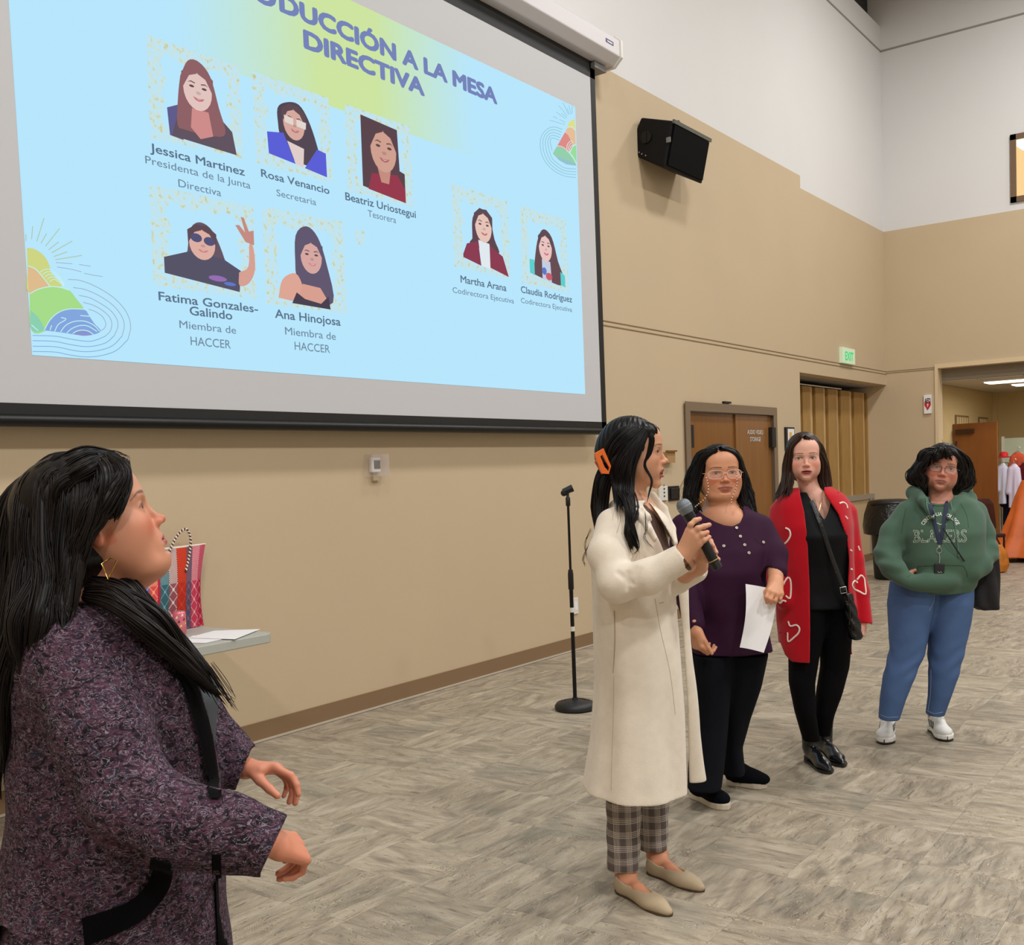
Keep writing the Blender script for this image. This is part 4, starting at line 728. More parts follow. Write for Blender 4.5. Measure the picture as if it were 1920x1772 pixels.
# ---- head --------------------------------------------------------------
class Head:
    """frame of a head: centre at eye level between the ears; F forward, S to the person's left, T up"""
    def __init__(h, c, F, T=(0, 0, 1), s=1.0, wide=1.0, jaw=1.0, fat=0.0, open_=0.0, nose=1.0, mw=1.08, smile=0.0):
        h.c = np.array(c, float); h.F = nrm(F); h.S = nrm(np.cross(T, h.F)); h.T = nrm(np.cross(h.F, h.S)); h.s = s; h.wide = wide; h.jaw = jaw; h.fat = fat; h.open = open_; h.nose = nose; h.mw = mw; h.smile = smile
        h.M = np.array([h.S, h.F, h.T])
    def p(h, x, y, z): return h.c+(h.S*x*h.wide+h.F*y+h.T*z)*h.s
    def loc(h, v): q = (v-h.c)@h.M.T/h.s; q[:, 0] /= h.wide; return q
def sculpt_head(h, hs, neck_to, neck_r=.052, chest=None):
    s = h.s; lo = h.c-.17*s; hi = h.c+.17*s; nb = np.array(neck_to, float); lo = np.minimum(lo, nb-.10); hi = np.maximum(hi, nb+.08)
    if chest is not None:
        for c, r in chest: lo = np.minimum(lo, c-r-.01); hi = np.maximum(hi, c+r+.01)
    g = Vox(lo, hi, hs); E = lambda x, y, z, a, b, c, k=.02, sub=False, M=None: g.ell(h.p(x, y, z), np.array([a*h.wide, b, c])*s, h.M if M is None else M, k*s, sub)
    R = lambda a, b, r0, r1, k=.01, sub=False: g.rc(h.p(*a), h.p(*b), r0*s, r1*s, k*s, sub)
    f = h.fat; j = h.jaw
    E(0, -.014, .030, .073, .094, .084); E(0, .024, -.020, .061+f*.4, .062, .072, .03); E(0, .030, -.062, (.049+f)*j, .050+f*.3, .044+f*.3, .03)
    E(0, .066, -.096-h.open*.012, .021, .018, .017, .022); E(0, .045, .045, .058, .045, .050, .03)
    for q in (-1, 1): E(q*.040, .056-f*.1, -.026, .022+f*.5, .022+f*.3, .022+f*.2, .025); E(q*(.044+f*.3), .030, -.055, .020+f*.4, .030, .030+f*.3, .03)
    if f > .004: E(0, .045, -.100, .045+f, .040, .022+f*.6, .03)
    E(0, .078, .017, .040, .010, .010, .018)
    for q in (-1, 1):
        E(q*.0315, .0935, -.001, .0175, .0125, .0115, .010, True); E(q*.0315, .0725, -.001, .0165, .0140, .0125, .006)
        g.ell(h.p(q*.0315, .0885, -.0012), np.array([.0135*h.wide, .012, .0050])*s, h.M, .0012*s, True)
    n = h.nose; R((0, .0815, .006), (0, .0985+.004*(n-1), -.030), .0066, .0078*n, .010); E(0, .1030+.004*(n-1), -.0335, .0092*n, .0090, .0080, .006)
    for q in (-1, 1): E(q*.0108*n, .0945, -.0372, .0062*n, .0090, .0064, .006); E(q*.0058, .098, -.0432, .0034, .0048, .0030, .002, True)
    mw = h.mw; E(0, .074, -.066, .030, .018, .022, .02)
    o = h.open
    for q in (-1, 1): R((q*.0235*mw, .0795, -.0650), (q*.006, .0915, -.0612), .0024, .0042, .004); R((q*.0215*mw, .080, -.0672-o*.006), (0, .0912-o*.002, -.0722-o*.013), .0026, .0052, .004)
    g.ell(h.p(0, .0965, -.0662-o*.007), np.array([.0225*h.wide*mw, .014, .0008+.0085*o])*s, h.M, .0015*s, True)
    if o > 0: g.ell(h.p(0, .085, -.0672-o*.007), np.array([.017*h.wide, .022, .0008+.0080*o])*s, h.M, .002*s, True)
    E(0, .0885, -.0835-o*.012, .016, .006, .004, .01, True)
    for q in (-1, 1):
        a = h.p(q*.0715, -.010, .012); b = h.p(q*.0725, -.002, -.030); Me = np.array([nrm(h.S*q+h.F*-.35), nrm(h.F+h.S*q*.35), h.T])
        g.ell(h.p(q*.0755, -.010, .004), np.array([.0065, .0175, .021])*s, Me, .004*s); g.ell(h.p(q*.0735, -.003, -.022), np.array([.0060, .0105, .016])*s, Me, .006*s)
        g.ell(h.p(q*.0825, -.007, .002), np.array([.0060, .0105, .0135])*s, Me, .003*s, True); g.ell(h.p(q*.0800, -.001, -.012), np.array([.006, .006, .007])*s, Me, .003*s, True)
    nt = h.p(0, -.028, -.055); g.rc(nt, nb, neck_r*s*(1+f*4), neck_r*1.12*(1+f*4), .03)
    if chest is not None:
        for c, r in chest: g.ell(c, (r, r, r) if np.isscalar(r) else r, None, .05)
    return g
def skin_colors(h, v, tone, lip, brow, blush=.5, liner=.5):
    L = h.loc(v); x, y, z = L.T; ax = np.abs(x); c = np.tile(L3(tone), (len(v), 1)); fr = y > .045
    def mixin(m, col, a=1): nonlocal c; m = np.clip(m, 0, 1)[:, None]*a; c = c*(1-m)+L3(col)*m
    red = tuple(min(255, int(t*f)) for t, f in zip(tone, (1.0, .80, .76)))
    mixin(np.exp(-(((ax-.042)/.022)**2+((z+.034)/.020)**2))*fr, red, blush); mixin(np.exp(-(((ax)/.014)**2+((z+.036)/.012)**2))*(y > .085), red, blush*.8)
    mixin(np.exp(-(((ax-.0315)/.017)**2+((z-.003)/.010)**2))*(y > .06), tuple(int(t*.80) for t in tone), .55)
    ear = (np.abs(x) > .070) & (np.abs(y+.005) < .03) & (np.abs(z) < .04); mixin(ear.astype(float), red, .6)
    o = h.open; arch = .0230-.9*np.clip(ax-.044, 0, 1)-.10*np.clip(.030-ax, 0, 1); th = .0028*np.clip((.056-ax)/.02, .35, 1)
    mixin(np.clip(1.4-np.abs(z-arch)/th, 0, 1)*(ax > .012)*(ax < .054)*(y > .045), brow, .85)
    lid = .0048*np.sqrt(np.clip(1-((ax-.0315)/.0150)**2, 0, 1)); mixin(np.clip(1.5-np.abs(z+.0012-lid-.0006)/.0016, 0, 1)*(np.abs(ax-.0315) < .0165)*(y > .070), (44, 30, 28), .45+liner*.5)
    mixin(np.clip(1.2-np.abs(z+.0012+lid)/.0012, 0, 1)*(np.abs(ax-.0315) < .015)*(y > .070), (96, 60, 50), .35*liner+.2)
    u = ax/(.0235*h.mw); up_ = -.0655+.0015+(.0078)*np.clip(1-u**1.3, 0, 1)*(1-.25*np.exp(-(ax/.004)**2)); dn = -.0668-o*.006-(.0105+o*.011)*np.sqrt(np.clip(1-u*u, 0, 1))
    inl = (u < 1)*(y > .070)*np.clip((up_-z)/.0012+.5, 0, 1)*np.clip((z-dn)/.0012+.5, 0, 1); mixin(inl, lip, .9)
    sl = (u < 1.05)*(y > .07)*np.clip(1.2-np.abs(z+.0664+o*.007)/(.0012+o*.005), 0, 1)*(y < .0905 if o > 0 else 1); mixin(sl, (70, 26, 26), .75)
    return c
M_SKIN = {}
def skin_mat(name, rough=.48): m = mat(name, (200, 150, 120), rough, attr='Col', vary=.05, vscale=18, bump=.10, bscale=220, bdist=.001, sss=.12, spec=.4); return m
def eyes(h, parent, iris=(74, 46, 30), look=(0, 1, 0)):
    for q in (-1, 1):
        c = h.p(q*.0315, .0718, -.001); r = .0122*h.s; d = nrm(h.S*look[0]+h.F*look[1]+h.T*look[2]); x = nrm(np.cross(d, h.T)); y = np.cross(x, d); vs, fs, mi = [], [], []
        ths = [0, .18, .20, .36, .54, .60, .8, 1.0, 1.5, 2.2, 3.1]; n = 24
        for th in ths:
            for j in range(n): a = 2*math.pi*j/n; vs.append(c+r*(math.cos(th)*d+math.sin(th)*(math.cos(a)*x+math.sin(a)*y))*(1.0+ (.03 if th < .4 else 0)))
        for i in range(len(ths)-1):
            for j in range(n): fs.append((i*n+j, i*n+(j+1) % n, (i+1)*n+(j+1) % n, (i+1)*n+j)); mi.append(0 if i < 1 else (1 if i < 4 else 2))
        mb = MB(); mb.add(vs, fs); mb.m = mi; mb.build('eye', [M_PUP, mat('iris', iris, .2), M_SCL], parent, smooth=True)
M_PUP = mat('pupil', (8, 6, 6), .08); M_SCL = mat('eye_white', (205, 192, 184), .25)
# ---- hair --------------------------------------------------------------
def hair_mat(name, rgb, rgb2=None, rough=.38):
    m = bpy.data.materials.new(name); m.use_nodes = True; nt = m.node_tree; b = nt.nodes['Principled BSDF']; b.inputs['Roughness'].default_value = rough; b.inputs['Specular IOR Level'].default_value = .22
    a = nt.nodes.new('ShaderNodeAttribute'); a.attribute_name = 'Col'; mx = nt.nodes.new('ShaderNodeMix'); mx.data_type = 'RGBA'; sp = nt.nodes.new('ShaderNodeSeparateColor'); nt.links.new(a.outputs['Color'], sp.inputs[0]); nt.links.new(sp.outputs[0], mx.inputs[0])
    mx.inputs[6].default_value = lin(rgb); mx.inputs[7].default_value = lin(rgb2 or tuple(min(255, int(c*1.9+8)) for c in rgb)); nt.links.new(mx.outputs[2], b.inputs['Base Color']); return m
class Hair:
    def __init__(s, seed=1): s.v = []; s.f = []; s.c = []; s.k = 0; s.r = np.random.default_rng(seed)
    def strand(s, q, r, shade, n=4):
        q = np.array(q); N = len(q); t = np.gradient(q, axis=0); t /= np.linalg.norm(t, axis=1)[:, None]+1e-9; x = np.cross(t, FW+.01); x /= np.linalg.norm(x, axis=1)[:, None]+1e-9; y = np.cross(t, x); a = 2*np.pi*np.arange(n)/n
        rr = r*np.minimum(1, np.minimum(np.linspace(.5, 6, N), np.linspace(5, .25, N)))
        v = q[:, None]+rr[:, None, None]*(np.cos(a)[None, :, None]*x[:, None]+np.sin(a)[None, :, None]*y[:, None])
        i = np.arange(N-1)[:, None]*n; j = np.arange(n)[None, :]; f = np.stack([i+j, i+(j+1) % n, i+n+(j+1) % n, i+n+j], -1).reshape(-1, 4)
        s.v.append(v.reshape(-1, 3)); s.f.append(f+s.k); s.k += N*n; s.c.append(np.full(N*n, shade))
    def lock(s, guide, rad, n=26, r=.0016, wave=0.0, freq=5, seg=6, core=True, fl=1.0, tipspread=1.0):
        """a lock of strands around a guide; rad = radius at each guide point"""
        g = np.array(bez(guide, seg)); N = len(g); R = np.interp(np.linspace(0, 1, N), np.linspace(0, 1, len(rad)), rad); u = np.linspace(0, 1, N)
        t = np.gradient(g, axis=0); t /= np.linalg.norm(t, axis=1)[:, None]+1e-9; x = np.cross(t, FW); x /= np.linalg.norm(x, axis=1)[:, None]+1e-9; y = np.cross(t, x)
        if core:
            k0 = len(s.v); s.strand(g, 1, .04, 8); v = s.v[-1].reshape(N, 8, 3); c = g[:, None]; rr = (R*.82*np.minimum(1, np.linspace(6, .15, N)+.0))[:, None, None]
            a = 2*np.pi*np.arange(8)/8; s.v[-1] = (c+rr*(np.cos(a)[None, :, None]*x[:, None]+fl*np.sin(a)[None, :, None]*y[:, None])).reshape(-1, 3)
        for _ in range(n):
            a = s.r.uniform(0, 2*np.pi); d = s.r.uniform(.72, 1.04)**.7; ph = s.r.uniform(0, 6.3); tw = s.r.normal(0, .5)
            aa = a+tw*u; wv = wave*np.sin(freq*u*2*np.pi+ph*.25)
            q = g+x*(R*d*np.cos(aa)+wv)[:, None]+y*(R*d*fl*np.sin(aa)+wave*.5*np.cos(freq*u*6.28+ph))[:, None]
            m = max(4, int(N*s.r.uniform(.82, 1))); s.strand(q[:m], r*s.r.uniform(.7, 1.5), float(np.clip(s.r.normal(.28, .25), 0, 1)))
        return s
    def wisp(s, guide, r=.0008, jit=0): g = np.array(bez([np.array(q)+s.r.normal(0, jit, 3) for q in guide], 7)); s.strand(g, r, .3, 3); return s
    def build(s, m, parent, extra=None, name='hair'):
        vs, fs, cs = s.v, s.f, s.c; k = s.k
        if extra is not None:
            for v, q in extra: vs = vs+[v]; fs = fs+[q+k]; k += len(v); sh = .12+.12*np.sin(v[:, 0]*900+v[:, 1]*700); cs = cs+[np.clip(sh, 0, 1)]
        c = np.concatenate(cs); return mk(name, (np.concatenate(vs), np.concatenate(fs)), m, parent, np.stack([c, c, c], 1))
def scalp(h, hs, grow=.010, hl=.058, front=.055, zcut=-.03, extra=None, part=None, groove=1.0):
    """cap of hair over the skull, cut back from the face"""
    g = Vox(h.c-.2*h.s, h.c+.2*h.s, hs); s = h.s
    g.ell(h.p(0, -.018, .034), np.array([(.073+grow)*h.wide, .094+grow, .084+grow])*s, h.M, .01); g.ell(h.p(0, -.035, -.02), np.array([(.066+grow)*h.wide, .072+grow, .075])*s, h.M, .03)
    if extra: extra(g)
    g.ell(h.p(0, .098, -.030), np.array([.064*h.wide, .062, .030+hl])*s, h.M, .010, True)      # the face
    for q in (-1, 1): g.ell(h.p(q*.088, .004, -.030), np.array([.03, .042, .045])*s, h.M, .01, True)
    if part is not None: g.rc(h.p(part, .085, .085), h.p(part, -.01, .130), .0035, .002, .004, True)
    def f(x, y, z):                                                     # combed grooves
        a = ((x-h.c[0])*h.S[0]+(y-h.c[1])*h.S[1]+(z-h.c[2])*h.S[2]); b = ((x-h.c[0])*h.F[0]+(y-h.c[1])*h.F[1]+(z-h.c[2])*h.F[2]); c = ((x-h.c[0])*h.T[0]+(y-h.c[1])*h.T[1]+(z-h.c[2])*h.T[2])
        w_ = np.arctan2(b, np.abs(a)+.03+np.clip(c, 0, 1)*.3); return groove*(.0012*np.sin(w_*42)+.0008*np.sin(w_*97+a*60))
    return g.warp(f)
# ---- hands -------------------------------------------------------------
def hand(g, wrist, Y, Z, s=1.0, right=True, curl=(.25, .3, .35, .4), spread=.08, thumb=(.6, .3), wr=.026, thumb_in=.25):
    """Y along the fingers, Z out of the palm; thumb on the +X side for a left hand seen palm-up"""
    Y = nrm(Y); Z = nrm(Z-np.dot(Z, Y)*Y); X = np.cross(Y, Z)*(1 if right else -1); w = np.array(wrist, float)
    Pp = lambda x, y, z: w+(X*x+Y*y+Z*z)*s
    g.rc(w-Y*.03*s, Pp(0, .012, 0), wr*.9*s, wr*.92*s, .01)
    for x, x2 in ((.024, .030), (.009, .011), (-.009, -.010), (-.023, -.028)): g.rc(Pp(x*.7, .012, 0), Pp(x2, .082-abs(x2-.01)*.22, -.002), .0150*s, .0108*s, .012*s)
    g.rc(Pp(.020, .020, .006), Pp(.034, .048, .008), .0155*s, .013*s, .012*s)
    for i, (x, L, r) in enumerate([(.031, (.040, .024, .020), .0088), (.0105, (.044, .028, .022), .0092), (-.0105, (.041, .026, .021), .0086), (-.029, (.032, .020, .018), .0076)]):
        b = Pp(x, .080-abs(x-.01)*.22, -.001); an = 0; sx = spread*(x/.03); p = b; r_ = r
        for k, l in enumerate(L):
            an += curl[i]*(1.0, 1.25, .8)[k]; d = nrm(Y*math.cos(an)*math.cos(sx)+X*math.sin(sx)*math.cos(an)+Z*math.sin(an)); q = p+d*l*s; g.rc(p, q, r_*s, (r_-.0006)*s, .0035*s); p = q; r_ -= .0008
    b = Pp(.026, .026, .006); d = nrm(X*math.cos(thumb[0])*.9+Y*math.sin(thumb[0])+Z*thumb_in); p = b
    for k, (l, r) in enumerate([(.036, .0125), (.030, .0105), (.024, .0090)]):
        q = p+d*l*s; g.rc(p, q, r*s, (r-.0012)*s, .005*s); p = q; d = nrm(d+(Y*.55+Z*.25)*thumb[1])
    return g
def box_of(*pts, pad=.1): a = np.array(pts); return a.min(0)-pad, a.max(0)+pad
# ---- shoes -------------------------------------------------------------
def foot_frame(heel, toe):
    heel = np.array(heel, float); toe = np.array(toe, float); heel[2] = toe[2] = 0; Y = nrm(toe-heel); X = np.cross(Y, V(0, 0, 1)); return heel, Y, X, np.linalg.norm(toe-heel)
def surf_hit(bvhs, x, y):
    d = nrm(ray(x, y)); best = None
    for t_ in bvhs:
        h_ = t_.ray_cast(Vector(CAM), Vector(d))
        if h_[0] is not None and (best is None or h_[3] < best[3]): best = h_
    return (None, None) if best is None else (np.array(best[0]), np.array(best[1]))
def bvh(vq): return BVHTree.FromPolygons([tuple(p) for p in vq[0].tolist()], [tuple(q) for q in vq[1].tolist()])
def stroke(mb, trees, pts, r, lift=.001, n=6, m=0, closed=False, smooth=True, flatk=1, step=3):
    """a cord or seam laid on the cloth along an outline"""
    q = [(x, y, 0) for x, y in pts]; q = bez(q+([q[0]] if closed else []), step) if smooth and len(q) > 2 else [np.array(a) for a in q]; out = []; ns = []
    for p in q:
        h_, n_ = surf_hit(trees, p[0], p[1])
        if h_ is not None:
            n_ = n_ if n_@FW < 0 else -n_; out.append(h_+n_*lift); ns.append(n_)
    if len(out) > 1: mb.tube(out, r, n, m, flatn=ns, flatk=flatk)
    return mb
def patch(mb, trees, poly, lift, m=0, nu=14, nv=30, thick=.002):
    """a cloth panel laid on the surface: poly = (left edge polyline, right edge polyline), both top to bottom"""
    l = np.array(bez([(x, y, 0) for x, y in poly[0]], 6) if len(poly[0]) > 2 else [(*poly[0][0], 0), (*poly[0][1], 0)]); r = np.array(bez([(x, y, 0) for x, y in poly[1]], 6) if len(poly[1]) > 2 else [(*poly[1][0], 0), (*poly[1][1], 0)])
    f = lambda a, t: np.array([np.interp(t*(len(a)-1), range(len(a)), a[:, c]) for c in range(2)]); grid = []; last = None
    for j in range(nv+1):
        a, b = f(l, j/nv), f(r, j/nv); row = []
        for i in range(nu+1):
            p = a+(b-a)*i/nu; h_, n_ = surf_hit(trees, *p)
            row.append((h_, n_, p))
        grid.append(row)
    ok = [[c[0] is not None for c in row] for row in grid]; dep = [(c[0]-CAM)@FW for row in grid for c in row if c[0] is not None]; md = np.median(dep)
    vs = []
    for row in grid:
        for h_, n_, p in row:
            if h_ is None: vs.append(P(p[0], p[1], md)); continue
            n_ = n_ if n_@FW < 0 else -n_; vs.append(h_+n_*lift)
    W = nu+1; H = nv+1; vs = np.array(vs).reshape(H, W, 3)
    for _ in range(2): vs[1:-1, 1:-1] = vs[1:-1, 1:-1]*.4+.15*(vs[:-2, 1:-1]+vs[2:, 1:-1]+vs[1:-1, :-2]+vs[1:-1, 2:])
    bk = vs+FW*thick*2; k = W*H; fs = []
    for j in range(nv):
        for i in range(nu): a = j*W+i; fs += [(a, a+W, a+W+1, a+1), (a+k, a+k+1, a+k+W+1, a+k+W)]
    ed = [j*W for j in range(H)]+[(H-1)*W+i for i in range(1, W)]+[j*W+W-1 for j in range(H-2, -1, -1)]+[i for i in range(W-2, 0, -1)]
    for i in range(len(ed)): a, b = ed[i], ed[(i+1) % len(ed)]; fs.append((a, b, b+k, a+k))
    return mb.add(list(vs.reshape(-1, 3))+list(bk.reshape(-1, 3)), fs, m)
def disc(mb, trees, x, y, r, lift=.001, h=.002, m=0, n=16):
    p, n_ = surf_hit(trees, x, y)
    if p is not None: n_ = n_ if n_@FW < 0 else -n_; mb.lathe(p+n_*lift, n_, [(r*.9, -h), (r, 0), (r*.9, h), (r*.5, h*1.1)], n, m)
    return mb
def folds(A, fx, fy, fz, ph=0, B=2.0, fb=3.1): return lambda x, y, z: A*np.sin(x*fx+y*fy+z*fz+ph+B*np.sin((x-y)*fb*1.7+z*fb))
# ------------------------------------------------------------ people
def sec(x0, x1, y, D, b): a = P(x0, y, D); c = P(x1, y, D); return ((a+c)/2, np.linalg.norm(c-a)/2, b)
def person(label, base): return thing('person', label, 'person', base)
def rough_body(h, base_z, hipc, hipw, sh_l, sh_r, elb, wri, knees, ankles, fat=1.0, hs=.011):
    """the hidden body under the clothes: torso, arms to the wrists, legs to the ankles"""
    pts = [h.c, hipc, sh_l, sh_r]+list(elb)+list(wri)+list(knees)+list(ankles); lo, hi = box_of(*pts, pad=.16); g = Vox(lo, hi, hs)
    mid = (sh_l+sh_r)/2; cr = nrm(sh_r-sh_l)
    g.rc(mid+V(0, 0, -.02), hipc, .095*fat, .10*fat, .05); g.rc(sh_l*.8+mid*.2+V(0, 0, -.03), sh_r*.8+mid*.2+V(0, 0, -.03), .055, .055, .05); g.rc(mid, h.c-h.T*.10, .036, .036, .02)
    for s_, q in ((sh_l, 0), (sh_r, 1)): g.rc(s_*.85+mid*.15+V(0, 0, -.02), elb[q], .036, .030, .03); g.rc(elb[q], wri[q], .030, .021, .02)
    for i in (0, 1): hp = hipc+(cr*(.075 if i else -.075)); g.rc(hp, knees[i], .062*fat, .034, .04); g.rc(knees[i], ankles[i], .034, .022, .02)
    return g.mesh()
def sheet(H, A, B, n, rad, nn=24, jit=.004, r=.0016, **kw):
    for i in range(n):
        t = (i+.5)/n; g = [np.array(a)*(1-t)+np.array(b)*t for a, b in zip(A, B)]; g = [q+H.r.normal(0, jit*min(1, k), 3) for k, q in enumerate(g)]
        H.lock(g, [x*H.r.uniform(.85, 1.15) for x in rad], nn, r, **kw)
PX = lambda l: [P(*q) for q in l]
def sole_shape(mb, heel, Y, X, L, prof, z0, z1, m=0):
    """outline prof: (fraction along, left half width, right half width)"""
    t = np.linspace(0, 1, 26); fr = [p[0] for p in prof]; l = np.interp(t, fr, [p[1] for p in prof]); r = np.interp(t, fr, [p[2] for p in prof])
    poly = [heel+Y*L*u-X*a for u, a in zip(t, l)]+[heel+Y*L*u+X*a for u, a in zip(t[::-1], r[::-1])]
    return mb.prism([q+V(0, 0, z0) for q in poly], (0, 0, z1-z0), m)
SOLE = [(0, .006, .006), (.03, .020, .020), (.12, .030, .030), (.35, .028, .027), (.62, .040, .036), (.75, .043, .040), (.88, .034, .034), (.96, .018, .020), (1, .004, .004)]
def flat_shoe(parent, heel, toe, m, msole, skin_v=None):
    h0, Y, X, L = foot_frame(heel, toe); p = lambda x, y, z: h0+X*x+Y*y+V(0, 0, z); M = np.array([X, Y, V(0, 0, 1)]); lo, hi = box_of(h0, h0+Y*L, pad=.07); hi[2] = .12; lo[2] = -.01; g = Vox(lo, hi, .003)
    g.ell(p(0, .045, .030), (.031, .047, .046), M, .01); g.ell(p(0, L*.42, .024), (.031, .075, .034), M, .02); g.ell(p(.002, L*.66, .020), (.043, .070, .030), M, .02); g.ell(p(.003, L*.86, .014), (.024, L*.15, .019), M, .02)
    g.ell(p(0, .060, .070), (.0245, .052, .050), M, .004, True); g.ell(p(0, L*.46, .066), (.023, .062, .036), M, .004, True)
    g.put(lambda x, y, z: .0+z-.004+0*x, lo, hi, .001, True)
    mk('shoe', g.mesh(), m, parent); mb = MB(); sole_shape(mb, h0, Y, X, L, [(a, b*.98, c*.98) for a, b, c in SOLE], 0, .007); mb.build('sole', [msole], parent)
def foot_skin(g, heel, toe, ankle):
    h0, Y, X, L = foot_frame(heel, toe); p = lambda x, y, z: h0+X*x+Y*y+V(0, 0, z)
    g.rc(ankle+V(0, 0, .12), ankle, .036, .030, .02); g.rc(ankle, p(0, .04, .035), .031, .024, .02); g.rc(ankle+V(0, 0, -.01), p(0, L*.42, .040), .028, .020, .03); g.rc(p(0, L*.42, .038), p(0, L*.74, .020), .021, .016, .02)
# ================= the speaking woman in the long cream coat
def w_coat():
    h = Head(P(1190, 850, 3.74), HR*.96-HF*.28+V(0, 0, .03), V(0, 0, 1), 1.05, open_=.85, nose=1.0, mw=1.15)
    root = person('woman in a long cream wool coat speaking into a microphone', (h.c[0], h.c[1], 0))
    SKN = skin_mat('skin_speaker'); tone = (205, 152, 120)
    chest = [(P(1195, 975, 3.74), (.09, .09, .07))]
    g = sculpt_head(h, .0024, P(1189, 950, 3.75), .045, chest); hd = g.mesh()
    col = skin_colors(h, hd[0], tone, (178, 92, 88), (52, 36, 30), .35)
    # hands round the microphone
    wr1 = P(1272, 1050, 3.44); lo, hi = box_of(P(1255, 1070, 3.6), P(1350, 965, 3.35), pad=.05); g = Vox(lo, hi, .0022)
    g.rc(P(1274, 1058, 3.47), P(1291, 1060, 3.505), .027, .026, .02)
    kn = [P(1291, 995, 3.412), P(1300, 1001, 3.405), P(1306, 1010, 3.405), P(1311, 1020, 3.41)]
    g.rc(P(1262, 1062, 3.46), P(1276, 1043, 3.44), .031, .029, .02); g.rc(P(1284, 1078, 3.60), P(1300, 1066, 3.58), .030, .028, .02)
    for k, q in enumerate(kn): g.rc(P(1279+k*2, 1036+k*2.5, 3.438), q, .021-.001*k, .0118, .018)
    g.chain([kn[0], P(1295, 984, 3.402), P(1303, 976, 3.408), P(1312, 973, 3.425)], [.0100, .0092, .0084, .0074], .005)
    g.chain([kn[1], P(1308, 991, 3.398), P(1320, 987, 3.408), P(1330, 984, 3.432)], [.0102, .0094, .0086, .0076], .005)
    g.chain([kn[2], P(1315, 1002, 3.398), P(1326, 998, 3.412)], [.0100, .0090, .0078], .005)
    g.chain([kn[3], P(1320, 1013, 3.402), P(1330, 1007, 3.414)], [.0095, .0084, .0070], .005)
    g.chain([P(1282, 1030, 3.45), P(1288, 1008, 3.475), P(1300, 990, 3.485)], [.016, .0125, .009], .01)
    g.rc(P(1300, 1080, 3.66), P(1312, 1062, 3.60), .027, .027, .02); g.rc(P(1312, 1060, 3.58), P(1315, 1036, 3.52), .029, .020, .02)
    g.chain([P(1314, 1030, 3.50), P(1317, 1022, 3.47)], [.014, .010], .01)
    for a, b_, c in (((1322, 1024, 3.53), (1332, 1015, 3.50), (1337, 1024, 3.455)), ((1326, 1036, 3.53), (1337, 1027, 3.50), (1343, 1036, 3.455)), ((1326, 1050, 3.53), (1340, 1044, 3.50), (1347, 1049, 3.455))):
        g.chain([P(1316, 1044, 3.53), P(*a), P(*b_), P(*c)], [.016, .0095, .0088, .0074], .006)
    hn = g.mesh(); hc = np.tile(L3(tone), (len(hn[0]), 1)); pk = L3((222, 150, 130))
    for q in [P(1312, 973, 3.425), P(1330, 984, 3.432), P(1326, 998, 3.412), P(1330, 1007, 3.414), P(1337, 1024, 3.455), P(1343, 1036, 3.455), P(1347, 1049, 3.455)]+kn:
        w_ = np.clip(1.3-np.linalg.norm(hn[0]-q, axis=1)/.014, 0, 1)[:, None]*.7; hc = hc*(1-w_)+pk*w_
    # ankles and feet
    h1, t1, h2, t2 = PL(1157, 1668, 2, 0), PL(1259, 1719, 2, 0), PL(1215, 1634, 2, 0), PL(1320, 1673, 2, 0)
    k1, k2 = V(*PL(1176, 1670, 2, .085)), V(*PL(1232, 1632, 2, .085)); a1 = P(1174, 1640, (h1-CAM)@FW+.02); a2 = P(1232, 1602, (h2-CAM)@FW+.02)
    lo, hi = box_of(h1, t1, h2, t2, a1+V(0, 0, .2), a2+V(0, 0, .2), pad=.05); g = Vox(lo, hi, .0045); foot_skin(g, h1, t1, a1); foot_skin(g, h2, t2, a2)
    g.rc(a1, a1+V(0, 0, .25), .033, .045); g.rc(a2, a2+V(0, 0, .25), .033, .045); ft = g.mesh()
    kn1 = a1+V(0, 0, .40)+HR*-.01; kn2 = a2+V(0, 0, .40); hip = P(1185, 1200, 3.74); rb = rough_body(h, 0, hip, .1, P(1170, 980, 3.88), P(1170, 980, 3.60), [P(1255, 1085, 3.75), P(1160, 1098, 3.5)], [P(1298, 1072, 3.65), P(1246, 1064, 3.475)], [kn2, kn1], [a2, a1], .85)
    tn = lambda m_: np.tile(L3(tone), (len(m_[0]), 1)); body = mk('body', join([hd, hn, ft, rb]), SKN, root, np.concatenate([col, hc, tn(ft)*np.array([1.0, .86, .82]), tn(rb)]))
    eyes(h, body, (60, 38, 24), (-.30, 1, -.05)); mb = MB(); mb.prism([h.p(x, .083, -.0655) for x in (-.012, -.004, .004, .012)]+[h.p(x, .083, -.0705) for x in (.012, .004, -.004, -.012)], h.F*.004); mb.build('teeth', [mat('teeth', (225, 215, 200), .3)], body)
    # trousers and shoes
    PLD = bpy.data.materials.new('plaid_wool'); PLD.use_nodes = True; nt = PLD.node_tree; b = nt.nodes['Principled BSDF']; b.inputs['Roughness'].default_value = .9
    tc = nt.nodes.new('ShaderNodeTexCoord'); sp = nt.nodes.new('ShaderNodeSeparateXYZ'); mp = nt.nodes.new('ShaderNodeMapping'); mp.inputs['Rotation'].default_value = (0, 0, -_y); nt.links.new(tc.outputs['Object'], mp.inputs[0]); nt.links.new(mp.outputs[0], sp.inputs[0])
    def lines(o, f, th): return mth('GREATER_THAN', mth('SINE', mth('MULTIPLY', o, f)), th)
    def band(o, f, f2): return mth('MULTIPLY', mth('ADD', mth('MULTIPLY', lines(o, f, .2), .6), .4), mth('ADD', mth('MULTIPLY', lines(o, f2, .0), .5), .5))
    globals()['nt'] = nt
